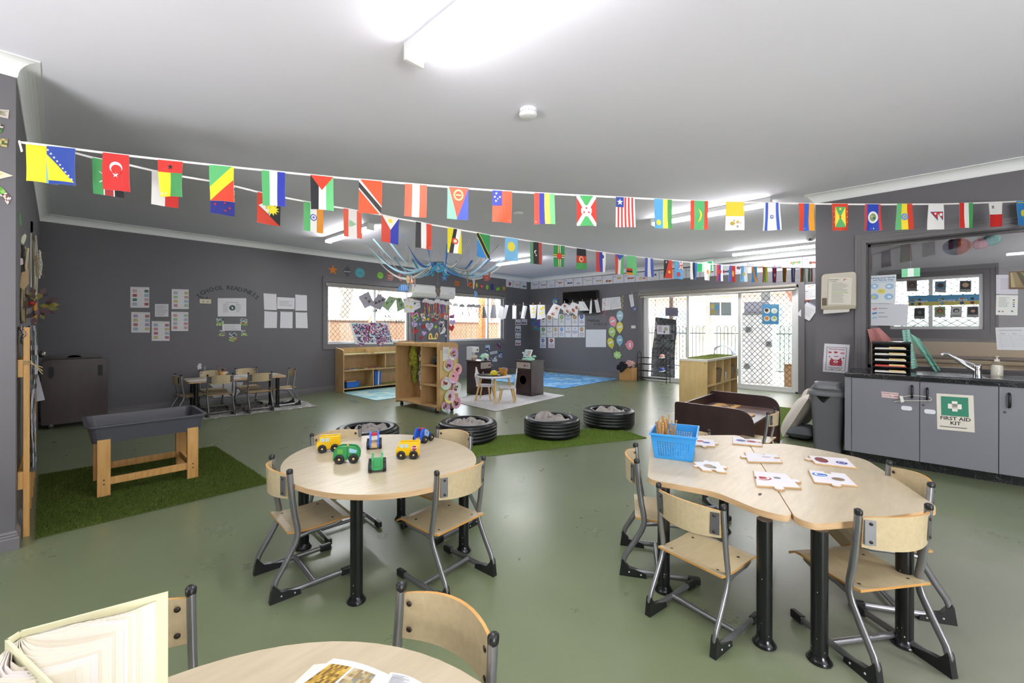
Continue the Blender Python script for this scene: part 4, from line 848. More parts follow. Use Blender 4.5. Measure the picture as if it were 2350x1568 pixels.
b=MB();b.box(.018,yy[3],0,.6,0,.68,M_CAB);b.box(0,yy[1]+.002,0,.018,0,.68,M_CAB);b.build('carcass',parent=t,bevel=.001)
doors=[]
for i,(a,c)in enumerate(((yy[1],yy[2]),(yy[2],yy[3]))):
 b=MB();b.box(-.001,c+.002,0,.017,a-.002,.675,M_CAB);dd=b.build('door',parent=t,bevel=.0015);doors.append(dd)
t2=thing('cupboard','grey base cupboard with one visible black handle, next along from the first aid door','cupboard',(XF,ys[2],.085))
b=MB();b.box(.018,-.95,0,.6,0,.68,M_CAB);b.build('carcass',parent=t2)
b=MB();b.box(-.001,-.45,0,.017,-.002,.675,M_CAB);d3=b.build('door',parent=t2,bevel=.0015);b=MB();b.box(-.001,-.95,0,.017,-.454,.675,M_CAB);b.build('door',parent=t2,bevel=.0015)
def handle(px,y0,y1,par,origin):
 a=P(px,y0,x=XF-.02)-Vector(origin);c=P(px,y1,x=XF-.02)-Vector(origin);b=MB()
 b.tube([(-.001,a.y,a.z),(-.022,a.y,a.z-.006),(-.028,a.y,a.z-.02),(-.028,a.y,c.z+.02),(-.022,a.y,c.z+.006),(-.001,a.y,c.z)],.0085,M_BLACKP,n=8);b.build('handle',parent=par)
handle(2093,886,914,doors[0],t.location);handle(2128,892,920,doors[1],t.location);handle(2317,904,936,d3,t2.location)
for px,py,par,o in((2119,930,doors[1],t.location),(2306,946,d3,t2.location)):
 c=P(px,py,x=XF-.001)-o;b=MB();b.lathe([(.009,0),(.009,.003),(.005,.004),(0,.002)],(c.x,c.y,c.z),'#4a4a4c',14,(-1,0,0));b.build('keyhole',parent=par)
s_=thing('child_lock','white plastic sliding child lock looped through both black handles','lock',P(2071,915,x=XF-.03));o=s_.location
pt=lambda px,py,d_=0:P(px,py,x=XF-.03-d_)-o
b=MB();b.tube([pt(2070,911),(pt(2095,907.5)),pt(2128,911),pt(2136,914),pt(2138,918),pt(2134,920),pt(2110,920),pt(2075,919.5),pt(2052,922)],.0025,'#d9d5cc',n=6);b.build('strap',parent=s_)
b=MB();b.prism([pt(2064,909),pt(2071,908.5),pt(2075.5,922),pt(2068,924)],(-.012,0,0),'#dedad2');b.build('slider',parent=s_,bevel=.002)
for px,py,lb in((2080.5,937,'white oval magnet pad on the left hand cupboard door below the lock strap'.replace('left hand','first')),(2134,945,'white oval magnet pad beside the first aid poster')):
 c=P(px,py,x=XF-.001);b=MB();b.prism([(c.x,c.y+y_,c.z+z_)for y_,z_ in smooth_poly([(-.034,-.018,.016),(.034,-.018,.016),(.034,.018,.016),(-.034,.018,.016)],4)],(-.005,0,0),'#dcdce2');b.build('magnet_pad',label=lb,cat='latch',group='white pads on the cupboard doors',org=c)
pc=('x',XF-.001)
psheet('first_aid_poster',[(2149,903),(2234,908),(2237,993),(2151,985)],pc,[('r',.12,.07,.86,.60,'#2f8066'),('u',),('r',.42,.19,.57,.47,'#e6e2da'),('r',.31,.265,.68,.40,'#e6e2da'),('t',.5,.675,.135,'FIRST AID','#17171a',True),('t',.5,.80,.135,'KIT','#17171a',True),('l',.07,.90,.8,.95,1,'#4a4a4e')],'green and cream FIRST AID KIT poster on the cupboard door','poster','#d8d2c6',off=.0005)
psheet('warning_label',[(2022,898.5),(2062,902),(2062.5,916),(2023,912)],pc,[('o',.01,.03,.99,.97,.02,'#b77a78'),('t',.5,.3,.3,'DISINFECTANT','#a3282c',True),('t',.5,.68,.3,'LOCATED HERE','#a3282c',True)],'small red lettered disinfectant label on the cupboard door','label','#d9cfce',off=.0005)
t=thing('sink','stainless steel sink let into the black worktop','sink',(5.02,-.05,.803));ST=mat('#b9babc',.16,1)
b=MB();b.box(0,-1.5,0,.48,0,.003,ST);b.box(.0,-1.5,0,.012,0,.008,ST);b.box(.468,-1.5,0,.48,0,.008,ST)
for i in range(9):b.box(.06,-.42,.003,.42,-.405,.006,ST)if i==0 else b.box(.06+i*.04,-.4,.003,.075+i*.04,-.04,.006,ST)
b.build('drainer',parent=t,bevel=.001)
b=MB();b.box(.06,-1.0,.003,.42,-.5,.0035,mat('#6f7072',.25,1));b.build('bowl',parent=t)
c=P(2243,869,z=.806);t=thing('mixer_tap','chrome mixer tap with slanting spout on the sink','tap',c)
b=MB();b.lathe([(.028,0),(.026,.01),(.024,.08),(.026,.10),(.02,.112),(0,.114)],(0,0,0),M_CHROME,20);b.build('body',parent=t)
rv=Vector((0,1,0));b=MB();b.tube([(0,.01,.06),(-.01,.06,.10),(-.02,.12,.155),(-.02,.165,.19),(-.02,.19,.195),(-.02,.20,.18)],[.017,.016,.014,.013,.014,.014],M_CHROME,n=12);b.build('spout',parent=t)
b=MB();b.tube([(0,0,.10),(0,.05,.125),(0,.095,.15)],[.014,.011,.007],M_CHROME,n=10);b.build('lever',parent=t)
c=P(2288,850,z=.81);c=Vector((5.45,P(2288,850,x=5.45).y,.806));t=thing('soap_dispenser','clear pump bottle of milky hand soap on the sink edge','soap bottle',c)
b=MB();b.lathe([(.042,0),(.045,.005),(.045,.075),(.04,.09)],(0,0,0),mat('#d9d3c4',.4),20,sy=.8);b.build('liquid',parent=t)
b=MB();b.lathe([(.047,0),(.048,.085),(.042,.105),(.02,.122),(.014,.128)],(0,0,0),M_GLASS,20,sy=.8);b.build('bottle',parent=t)
b=MB();b.lathe([(.017,.122),(.017,.14),(.006,.142),(.006,.162),(.012,.164),(.012,.17),(0,.172)],(0,0,0),'#cfcabd',14);b.box(-.035,-.006,.163,.0,.006,.17,'#cfcabd');b.build('pump',parent=t)
a=P(2001,853,z=.803);c=P(2090,859,z=.803);t=thing('document_organiser','black five-tier letter tray stack of papers on the worktop','letter tray',(5.10,c.y,.8035));wy=P(2001,853,x=5.10).y-P(2090,859,x=5.10).y;dx=.24;T_=mat('#2a2a2d',.25)
b=MB();b.box(0,0,0,dx,.004,.275,T_);b.box(0,wy-.004,0,dx,wy,.275,T_);b.box(dx-.004,0,0,dx,wy,.275,T_);b.build('casing',parent=t)
b=MB();b.box(-.006,-.004,.27,dx,wy+.004,.285,T_);b.build('lid',parent=t,bevel=.003)
for i,cc in enumerate(('#cfcac0','#d0b9a0','#b9534f','#ddd8cc','#c9c4bc')):
 z=.012+i*.052;b=MB();b.box(0,.004,z-.006,dx-.01,wy-.004,z-.003,T_);p_=b.build('tray',parent=t)
 b=MB();b.box(.004,.03,z-.003,dx-.03,wy-.02,z+.012,['#d4d0c8','#d8d4cc','#ddd9d2','#c4483f','#ddd9d2'][4-i]);b.build('paper_stack',parent=p_)
 b=MB();b.box(-.002,wy*.15,z+.006,.0,wy*.55,z+.02,'#e0c98c');b.build('label_strip',parent=p_,label='yellow name strip')
b=MB();b.box(.02,.02,.286,.2,wy-.03,.294,'#c9a86a');b.build('folder',label='tan card folder lying on the letter tray stack',cat='folder',org=(5.12,c.y+.02,1.09))
t=thing('cardboard_box','brown cardboard box of clothes at the wall beside the sliding doors','box',(9.0,4.66,0));CB=paint('cardboard','#b08650',.05,.8,40,.1)
b=MB();X_,Y_,Z_=.32,.30,.30;b.box(0,0,0,X_,Y_,.004,CB)
for q_ in((0,0,.004,Y_),(X_-.004,0,X_,Y_)):b.box(q_[0],q_[1],0,q_[2],q_[3],Z_,CB)
for q_ in((0,.004),(Y_-.004,Y_)):b.box(0,q_[0],0,X_,q_[1],Z_,CB)
b.build('shell',parent=t)
def heap(name,c,r,cols,lb,seed,zs=.7):
 random.seed(seed);ph=[random.uniform(0,6)for _ in range(6)];b=MB();n,k=26,12;ms=[mat(c_,.9)for c_ in cols]
 for j in range(k):
  for i in range(n):
   def F(i,j):a=2*PI*(i%n)/n;e=PI*j/k;q_=1+.22*math.sin(3*a+ph[0]+4*e)+.12*math.sin(7*a+ph[1]-3*e);return(c[0]+r*q_*math.sin(e)*math.cos(a),c[1]+r*q_*math.sin(e)*math.sin(a),c[2]+r*zs*q_*math.cos(e))
   o=len(b.v);b.v+=[F(i,j),F(i,j+1),F(i+1,j+1),F(i+1,j)];b.f.append([o,o+1,o+2,o+3]);b.m.append(b.mi(ms[int((math.sin(i*1.1+j*1.9+ph[2])+1)/2*len(ms)*.999)]));b.sm.append(True)
 return b.build(name,label=lb,cat='clothes',org=(c[0],c[1],c[2]-r*zs))
heap('pink_garment',(9.17,4.78,.37),.11,['#c9a09c','#b98b88','#8f6260','#d8b5b0'],'crumpled pink patterned garment on top of the cardboard box',3)
heap('navy_garment',(9.06,4.90,.30),.12,['#15161f','#1c1d28','#101018'],'crumpled navy garment spilling over the cardboard box side',4,.9)
t=thing('shoe_rack','black wire shoe rack with arched ends by the sliding doors','rack',(9.07,3.86,0));BK=mat('#17181b',.35,.5)
Yl,Xd=.68,.20
for y_ in(0,Yl):
 b=MB();b.tube([(0,y_,0),(0,y_,.58)]+[(Xd/2-Xd/2*math.cos(a),y_,.58+.1*math.sin(a))for a in[PI*i/8 for i in range(1,8)]]+[(Xd,y_,.58),(Xd,y_,0)],.008,BK,n=8);b.build('end_frame',parent=t)
for z in(.09,.25,.40,.55):
 b=MB();
 for x_ in(0,Xd*.33,Xd*.66,Xd):b.tube([(x_,0,z),(x_,Yl,z)],.005,BK,n=6)
 b.tube([(0,0,z),(Xd,0,z)],.005,BK,n=6);b.tube([(0,Yl,z),(Xd,Yl,z)],.005,BK,n=6);b.build('wire_shelf',parent=t)
def shoe(x,y,z,c,lb,c2='#e0e0e0'):
 t=thing('shoe',lb,'shoe',(x,y,z),0,'childrens shoes on the rack');b=MB();b.ball((0,0,.045),.09,c,sc=(1.15,.45,.5));b.build('upper',parent=t);b=MB();b.prism([(p,q_,0)for p,q_ in smooth_poly([(-.1,-.035,.03),(.1,-.035,.03),(.1,.035,.03),(-.1,.035,.03)])],(0,0,.018),c2);b.build('sole',parent=t)
shoe(9.17,4.0,.256,'#1f3f9a','blue shoe on the second tier of the wire rack');shoe(9.17,4.0,.556,'#c98f86','pink shoe on the top tier of the wire rack')
def wheel(t,x,y,r,s,w_=.016):
 b=MB();b.lathe([(r*.55,-w_/2),(r*.95,-w_/2),(r,-w_*.3),(r,w_*.3),(r*.95,w_/2),(r*.6,w_/2),(r*.55,w_*.35)],(x,y,r),mat('#1a1a1c',.55),22,(0,s,0));o=b.build('wheel',parent=t)
 b=MB();b.lathe([(r*.55,-w_*.4),(r*.55,w_*.30),(r*.42,w_*.34),(r*.38,w_*.3)],(x,y,r),'#9a9488',18,(0,s,0));b.lathe([(r*.24,w_*.2),(r*.24,w_*.5),(0,w_*.55)],(x,y,r),'#d8b878',12,(0,s,0));b.build('hubcap',parent=o)
def vehicle(px,py,ang,col,pts,lb,cat,deco=(),mid='#d0ab72',wx=(-.033,.033),wr=.0225,L_=1.,red=None,gap=None):
 c=P(px,py,z=TZ);t=thing(name_of[cat],lb,'toy '+cat,(c.x,c.y,TZ),math.radians(ang),'wooden toy vehicles on the oval table');pts=[(x*L_,z)for x,z in pts]
 for s in(-1,1):
  b=MB();y0=s*.022-.005;b.prism([(x,y0,z)for x,z in pts],(0,.010,0),mat(col,.38));sp=b.build('side_panel',parent=t,bevel=.0015)
  b=MB();yy_=s*.0275;
  for kind,a in deco:
   if kind=='win':x0_,z0_,x1_,z1_=a;b.prism([(x,yy_,z)for x,z in smooth_poly([(x0_,z0_,.003),(x1_,z0_,.003),(x1_,z1_,.003),(x0_,z1_,.003)],3)],(0,s*.0004,0),'#a9c4cf')
   elif kind=='stop' and s<0:
    x0_,z0_,r_=a;b.prism([(x0_+r_*math.cos(PI/8+q_*PI/4),yy_,z0_+r_*math.sin(PI/8+q_*PI/4))for q_ in range(8)],(0,s*.0006,0),'#e8e4e0');b.prism([(x0_+.86*r_*math.cos(PI/8+q_*PI/4),yy_+s*.0006,z0_+.86*r_*math.sin(PI/8+q_*PI/4))for q_ in range(8)],(0,s*.0005,0),'#a0171d')
    vs,fs=text_mesh('STOP',True);b.add([(x0_+u*r_*.72,yy_+s*.0014,z0_+v_*r_*.72)for u,v_ in vs],fs,'#f0ece8')
   elif kind=='poly':b.prism([(x,yy_,z)for x,z in a[0]],(0,s*.0004,0),a[1])
   elif kind=='dot':b.lathe([(.0014,0),(.0014,.0004)],(a[0],yy_,a[1]),'#2a2622',8,(0,s,0))
  if b.f:b.build('decal',parent=sp)
 b=MB();x0_=min(p[0]for p in pts);x1_=max(p[0]for p in pts)
 b.box(x0_+.004,-.017,.012,x1_-.002,.017,.030,mid);b.build('chassis',parent=t,bevel=.001)
 if red:b=MB();b.box(red[0],-.017,red[1],red[2],.017,red[3],red[4]);b.build('roof_bar',parent=t,bevel=.002)
 for x in wx:
  for s in(-1,1):wheel(t,x*L_,s*.034,wr,s)
 return t
name_of={'bus':'toy_bus','truck':'toy_truck','police car':'toy_police_car'}
BUS=smooth_poly([(-.062,.018,.003),(.062,.018,.003),(.062,.088,.004),(-.046,.088,.004),(-.048,.058,.006),(-.062,.056,.004)],3)
BD=[('win',(-.040,.060,-.022,.080)),('win',(-.015,.060,.003,.080)),('dot',(-.055,.035)),('dot',(.055,.085)),('dot',(.012,.045))]
vehicle(755,1035,-28,'#e6b90c',BUS,'yellow wooden toy bus without stop sign, nearest the oval table edge post','bus',BD,red=(.05,.03,.06,.08,'#dcb878'))
vehicle(937,1050,-42,'#e6b90c',BUS,'yellow wooden toy bus with a red STOP sign','bus',BD+[('stop',(.036,.058,.0165))],red=(.05,.03,.06,.08,'#dcb878'))
TRK=smooth_poly([(-.066,.016,.003),(.002,.016,.001),(.002,.088,.002),(-.03,.09,.012),(-.064,.07,.02)],4);TRF=smooth_poly([(.006,.016,.001),(.062,.016,.003),(.066,.05,.01),(.05,.082,.02),(.006,.088,.004)],4)
t=vehicle(797,1060,-35,'#2c8a4c',TRK,'green wooden toy recycling truck standing side-on','truck',[('poly',([(-.045,.05),(-.018,.05),(-.018,.074),(-.045,.074)],'#5f9e3c')),('dot',(-.055,.045))],wx=(-.034,.036),wr=.024)
for s in(-1,1):
 b=MB();b.prism([(x,s*.022-.005,z)for x,z in TRF],(0,.010,0),mat('#2c8a4c',.38));o=b.build('cab_panel',parent=t,bevel=.0015);b=MB();b.prism([(x,s*.0275,z)for x,z in smooth_poly([(.014,.055,.003),(.05,.05,.008),(.052,.066,.01),(.014,.078,.004)],3)],(0,s*.0004,0),'#8fb9cf');b.build('cab_window',parent=o)
b=MB();b.box(.0,-.016,.03,.006,.016,.093,'#c9a068');b.build('divider_block',parent=t)
TR2=smooth_poly([(-.055,.016,.003),(.055,.016,.004),(.058,.05,.01),(.03,.086,.02),(-.03,.088,.01),(-.055,.07,.01)],4)
vehicle(866,1078,60,'#2c8a4c',TR2,'green wooden toy truck seen end-on','truck',(),mid='#2f9a55',red=(-.055,.03,-.03,.07,'#2f8f50'),wr=.024)
PC=smooth_poly([(-.06,.016,.003),(.06,.016,.004),(.062,.06,.012),(.045,.088,.01),(.005,.084,.02),(-.03,.05,.02),(-.06,.036,.006)],4)
PD=[('poly',([(-.015,.03),(.028,.03),(.028,.08),(.006,.078),(-.02,.056)],'#8fb0e0')),('win',(-.008,.052,.018,.072)),('poly',([(.036,.048),(.05,.048),(.05,.066),(.043,.07),(.036,.066)],'#173f8a'))]
vehicle(859,1027,60,'#2f62c8',PC,'blue wooden toy police car with red bar, seen end-on','police car',PD,red=(-.0,.068,.022,.084,'#b01c22'),wr=.0235)
vehicle(972,1013,200,'#2455c4',PC,'blue wooden toy police car near the far edge of the oval table','police car',PD,red=(-.0,.068,.022,.084,'#b01c22'),wr=.0225)
def piece(quad,tabs,items,lb):
 p=[P(a,b,z=TZ+.001)for a,b in quad];o=p[0];F=lambda u,v,h=0:(p[0]*(1-u)+p[1]*u)*(1-v)+(p[3]*(1-u)+p[2]*u)*v-o+Vector((0,0,h))
 poly=[];sides=[((0,0),(1,0)),((1,0),(1,1)),((1,1),(0,1)),((0,1),(0,0))]
 for(a,c),tb in zip(sides,tabs):
  poly.append(a)
  if tb:
   dx,dy=c[0]-a[0],c[1]-a[1];nx,ny=dy*tb,-dx*tb
   poly+=[(a[0]+dx*.40,a[1]+dy*.40)]+[(a[0]+dx*(.5-.11*math.cos(q_))+nx*(.09+.11*math.sin(q_))*.9,a[1]+dy*(.5-.11*math.cos(q_))+ny*(.09+.11*math.sin(q_))*.9)for q_ in[-.6+(PI+1.2)*i/8 for i in range(9)]]+[(a[0]+dx*.60,a[1]+dy*.60)]
 t=thing('puzzle_piece',lb,'puzzle piece',o,0,'large alphabet puzzle pieces on the trapezoid tables');b=MB();b.prism([F(u,v)for u,v in poly][::1],(0,0,.006),'#c9a679');b.build('board',parent=t)
 b=MB();b.prism([F(.5+(u-.5)*.95,.5+(v-.5)*.95,.006)for u,v in poly],(0,0,.0008),'#d9d6dc');s=Sheet(lambda u,v,h:F(u,v,.0068+h),None,th=0,asp=(p[1]-p[0]).length/(p[3]-p[0]).length);s.b=b;s.art(items);b.build('printed_face',parent=t)
piece([(1590,1063),(1650,1062),(1668,1088),(1612,1082)],(1,1,-1,1),[('e',.45,.5,.2,'#9a8c78'),('e',.6,.6,.12,'#5f7a5a')],'puzzle piece with a faint animal picture in front of the blue basket')
piece([(1708,1040),(1785,1046),(1796,1064),(1716,1062)],(-1,-1,0,1),[('e',.6,.45,.14,'#b9b5ba')],'glossy blank-looking puzzle piece lying across the table seam')
piece([(1728,1083),(1805,1090),(1840,1124),(1735,1118)],(0,1,1,-1),[('e',.22,.5,.22,'#9c1f28'),('u',),('t',.22,.5,.34,'D','#e9d9dc',True),('e',.6,.42,.1,'#6a6a70')],'puzzle piece with a white letter D in a dark red circle')
piece([(1854,1048),(1945,1055),(1968,1077),(1870,1066)],(0,0,0,1),[('p',[(.25+.17*math.cos(PI/8+i*PI/4),.5+.34*math.sin(PI/8+i*PI/4))for i in range(8)],'#6e1a22'),('e',.72,.62,.14,'#2c2f86'),('u',),('t',.72,.62,.3,'O','#cfcfe6')],'puzzle piece with a dark red octagon and a navy circle')
piece([(1854,1081),(1940,1090),(1970,1119),(1868,1110)],(-1,0,1,0),[('e',.25,.35,.2,'#2a6cc0'),('u',),('t',.25,.35,.34,'C','#e3e6f2',True),('e',.65,.6,.16,'#7d6a58')],'puzzle piece with white letter C in a bright blue circle and a brown cat')
piece([(1680,1004),(1748,1012),(1750,1026),(1680,1020)],(-1,-1,0,0),[('e',.3,.5,.17,'#50588f'),('e',.65,.5,.17,'#8f3b40')],'puzzle piece with a blue and a red disc at the far end of the tables')
piece([(1594,1008),(1640,1012),(1642,1027),(1590,1024)],(0,1,1,0),[('e',.3,.4,.18,'#93363e'),('e',.6,.55,.18,'#3a56a8')],'puzzle piece with overlapping red and blue discs just behind the basket corner')
b=MB();c=P(1744,1135,z=TZ);b.prism([c+Vector((.010*math.cos(a)*1.6,.006*math.sin(a),.0002))for a in[2*PI*i/9 for i in range(9)]],(0,0,.0006),'#3a302c');b.build('table_chip',label='dark chipped spot on the trapezoid table beside the seam',cat='mark',org=c)
q0=[P(1502,1050,z=TZ+.001),P(1589,1061,z=TZ+.001)]
cx=Vector((2.44,.965,TZ));t=thing('peg_basket','sky blue slotted plastic basket of wooden pegs on the trapezoid table','basket',cx);BL=mat('#3593d8',.38)
ax_=(q0[1]-q0[0]).normalized();ay_=Vector((-ax_.y,ax_.x,0));ay_=ay_ if ay_.x>0 else-ay_
wb_=(q0[1]-q0[0]).length;wt=wb_*1.0;h=.135;org=q0[0]-cx
def BP(a,d_,z):
 f=z/h;ex=.018*f;return org+ax_*(-ex+(wb_+2*ex)*a)+ay_*(-ex+(.26+2*ex)*d_)+Vector((0,0,z))
def wallgrid(b,F,nu,nv,lo=.22,hi=.8):
 us=[0]+[.12+.76*i/(2*nu-1)for i in range(2*nu)]+[1];vs_=[0]+[lo-.1+(hi-lo)*i/(2*nv-1)for i in range(2*nv)]+[1]
 for i in range(len(us)-1):
  for j in range(len(vs_)-1):
   if i%2==1 and j%2==1 and 0<i<len(us)-2+1 and i<len(us)-1 and j<len(vs_)-2:
    continue
   b.add([F(us[i],vs_[j]),F(us[i+1],vs_[j]),F(us[i+1],vs_[j+1]),F(us[i],vs_[j+1])],[(0,1,2,3)],BL)
for F,nm in((lambda u,v:BP(u,0,v*h),13),(lambda u,v:BP(u,1,v*h),13),(lambda u,v:BP(0,u,v*h),16),(lambda u,v:BP(1,u,v*h),16)):
 b=MB();wallgrid(b,F,nm,9);b.build('slotted_side',parent=t,solid=.0022)
b=MB();b.add([BP(0,0,.001),BP(1,0,.001),BP(1,1,.001),BP(0,1,.001)],[(0,1,2,3)],BL);b.build('floor_panel',parent=t,solid=.002)
b=MB();e=[BP(0,0,h),BP(1,0,h),BP(1,1,h),BP(0,1,h)];cc=sum(e,Vector())/4;e2=[p+(p-cc).normalized()*.012 for p in e]
for i in range(4):j=(i+1)%4;b.add([e[i],e[j],e2[j],e2[i],e[i]-Vector((0,0,.008)),e[j]-Vector((0,0,.008)),e2[j]-Vector((0,0,.008)),e2[i]-Vector((0,0,.008))],[(0,1,2,3),(7,6,5,4),(3,2,6,7),(0,4,5,1)],BL)
b.build('rim',parent=t)
random.seed(11);M_PEG=wood('peg_wood','#a5773f','#cfa56a',(20,20,4),.6)
for i in range(34):
 u=random.uniform(.06,.42);d_=random.uniform(.08,.85);p0=BP(u,d_,.01)+cx;tl=Vector((random.uniform(-.022,.022),random.uniform(-.022,.022),random.uniform(.125,.20 if i%4 else.225)))
 b=MB();b.tube([p0,p0+tl*.6],.0048,M_PEG,n=5,r2=.0035);b.tube([p0+tl*.6,p0+tl*.92],[.0048,.0033],M_PEG,n=5);b.ball(p0+tl*.95,.0052,M_PEG,6,4);b.build('wooden_peg',label='slim wooden dolly peg standing in the sky blue basket',cat='peg',group='wooden pegs in the blue basket',org=p0)
t=thing('open_book','open picture book with brown bark photos lying on the round table','book',P(800,1560,z=TZ));o=t.location
def tp(px,py,z=0):return P(px,py,z=TZ+z)-o
qa=[tp(765,1512,.004),tp(900,1547,.004),tp(905,1640,.004),tp(640,1640,.004)]
b=MB();b.prism([tp(720,1528,.001),tp(745,1525,.001),tp(1000,1600,.001),tp(900,1700,.001),tp(600,1640,.001)],(0,0,.002),'#d8cfc6');b.build('back_page',parent=t)
for k_,(quad,its)in enumerate((([(765,1512),(892,1549),(830,1650),(610,1620)],[('photo',.08,.12,.44,.9,('#a8842a','#8a6a1e','#c2a048','#6e5320','#b8943a'),(9,12)),('photo',.48,.12,.84,.9,('#b9a888','#9a8a6a','#7a7a70','#a8986a','#8a7042'),(9,12))]),([(896,1544),(980,1575),(1100,1660),(830,1650)],[('t',.2,.12,.03,'the park and the','#7a7a7a'),('l',.08,.05,.5,.3,8,'#8f8f93'),('photo',.55,.3,.95,.8,('#c9a888','#b98a6a'),(4,4))]))):
 pts=[tp(a,b_,.004)for a,b_ in quad];F0=lambda u,v,h,p=pts:(p[0]*(1-u)+p[1]*u)*(1-v)+(p[3]*(1-u)+p[2]*u)*v+Vector((0,0,h+.010*math.sin(PI*min(1,u*1.0))*(.6)))
 s=Sheet(F0,'#e9e8ec',nu=8,nv=1,asp=1);s.h+=.0004;
 for it in its:
  if it[0]=='photo':
   x0_,y0_,x1_,y1_,pal,(nx,ny)=it[1:]
   for i in range(nx):
    for j in range(ny):s.r(x0_+(x1_-x0_)*i/nx,y0_+(y1_-y0_)*j/ny,x0_+(x1_-x0_)*(i+1)/nx,y0_+(y1_-y0_)*(j+1)/ny,random.choice(pal))
  else:s.art([it])
 s.b.build('page',parent=t)
z0=TZ;hB=.30
S0=P(45,1448,z=z0+hB);C1=P(386,1357,z=z0+hB+.0);C2=P(165,1558,z=z0+hB)
t=thing('standing_book','cream hardcover picture book standing open on the round table','book',(S0.x,S0.y,z0));o=t.location
sv=S0;v1=(C1-S0);v1.z=0;v2=(C2-S0);v2.z=0;wB=.235;d1=v1.normalized();d2=v2.normalized()
def slab(b,base,d_,ln,th,z0_,z1_,m,me=None):
 n=Vector((-d_.y,d_.x,0))*th;p=[base,base+d_*ln,base+d_*ln+n,base+n];b.prism([Vector((q_.x,q_.y,z0_))for q_ in p],(0,0,z1_-z0_),m)
CR=mat('#dcd8b4',.5)
b=MB();slab(b,Vector((0,0,0)),d1,v1.length,-.003,0,hB,CR);b.build('back_cover',parent=t)
b=MB();slab(b,Vector((-.012,-.012,0)),d2,v2.length+.12,.003,0,hB,CR);fc=b.build('front_cover',parent=t)
b=MB();slab(b,Vector((0,0,0)),(Vector((-.012,-.012,0))).normalized(),.017,.003,0,hB,CR);b.build('spine',parent=t)
a1=math.atan2(d1.y,d1.x);a2=math.atan2(d2.y,d2.x)
if a2>a1:a2-=2*PI
N=26
for i in range(N):
 f=(i+.5)/N;a=a1+(a2-a1)*(f**1.25*.93+.02);ln=v1.length*(.93-.17*math.sin(PI*min(1,f*1.1))+random.uniform(-.012,.006));hh=hB-.008-.0*f;bend=.028*math.sin(f*5)-.02;pts=[]
 for j in range(7):s_=j/6;pts.append(Vector((math.cos(a),math.sin(a),0))*ln*s_+Vector((-math.sin(a),math.cos(a),0))*bend*math.sin(PI*s_))
 b=MB();k=len(pts);b.add([Vector((p.x,p.y,.004))for p in pts]+[Vector((p.x,p.y,hh))for p in pts],[(j,j+1,k+j+1,k+j)for j in range(k-1)],mat(random.choice(('#e4dccb','#e9e2d2','#ded4c0','#e8e0da')),.7),True);b.build('page',parent=t,solid=.0009)
nrm=Vector((d2.y,-d2.x,0));
if nrm.dot(-S0)<0:nrm=-nrm
base=Vector((-.012,-.012,0))+(nrm*.0035 if nrm.dot(Vector((-d2.y,d2.x,0)))>0 else nrm*.0006)
s=Sheet(lambda u,v,h:base+d2*(.01+v2.length*1.4*u)+Vector((0,0,hB*(1-v)))+nrm*h,None,th=0,asp=.8)
s.art([('o',.04,.03,.97,.96,.004,'#8a8f86'),('p',[(.06,.05),(.10,.02),(.16,.06),(.22,.08),(.20,.14),(.17,.19),(.13,.20),(.10,.14)],'#23231f'),('u',),('t',.30,.34,.07,'Once Upon a','#5c6470'),('t',.32,.52,.17,'Wood','#5c6470'),('e',.85,.25,.05,'#9a5a30')])
s.b.build('cover_print',parent=fc)
YW=('y',YB);XR=('x',XC);XS=('x',XD)
PH=('#b86a9a','#6a8cc0','#2c2c34','#d8c8c0','#5a8a50','#8a4a50','#c8d0d8','#4a4258','#a0705a')
def qz(px0,py0,px1,py1,rows,lb,sk=0):
 its=[('t',.5,.045,.05,'School Time  Memories','#c08a8a')]
 for j,(c1,c2)in enumerate(rows):
  y=.13+j*.21
  for x,c in((.12,c1),(.74,c2)):its+=[('r',x,y,x+.22,y+.13,'#55585e'),]
 its.append(('u',))
 for j,(c1,c2)in enumerate(rows):
  y=.13+j*.21
  for x,c in((.12,c1),(.74,c2)):its+=[('r',x+.015,y+.012,x+.205,y+.118,c)]
 its.append(('u',))
 for j in range(len(rows)):
  y=.13+j*.21
  for x in(.12,.74):its.append(('l',x+.04,y+.03,x+.18,y+.10,2,'#7a7a80'))
 return psheet('worksheet',[(px0,py0+sk),(px1,py0-sk+1),(px1,py1),(px0,py1)],YW,its,lb,'paper','#d8d6da','worksheets with coloured boxes')
pk,rd,gn,bl,ye,pu,lg,pe='#e6b3bd','#b23a44','#2f6e54','#9fc4dd','#dccb66','#b694c4','#a3cc9c','#dfa898'
qz(299,658.5,342.5,706.5,((pk,gn),(rd,bl),(gn,pk),(bl,rd)),'worksheet with pink, red, green and blue boxes, topmost nearest the black trolley')
qz(394,663.5,433,709.5,((bl,ye),(lg,'#d99aa0'),(ye,bl),('#d98a92',lg)),'worksheet with blue, green, yellow, pink boxes, upper of the pair beside the small typed page')
qz(301,716,344,763.5,((pu,'#c4606c'),(ye,bl),('#c4606c',pu),(bl,ye)),'worksheet with purple and yellow boxes, below the one with red and green boxes')
qz(348,737,389,782.5,((bl,'#c4606c'),('#d98a92',ye),('#c85a62',bl),(ye,'#c4606c')),'worksheet hanging lowest of the five, blue to yellow boxes')
qz(393,715.5,432,760,((pe,lg),('#9cd0a0','#b9b9d4'),('#b9bcd8','#d98a92'),('#d98a92',pe)),'worksheet with peach and mint boxes, lower of the pair beside the arch lettering')
psheet('typed_page',(355.5,698,386.5,727),YW,[('l',.08,.1,.92,.95,11,'#9b9ba2')],'small typed page in the middle of the five worksheets','paper','#d6d5da')
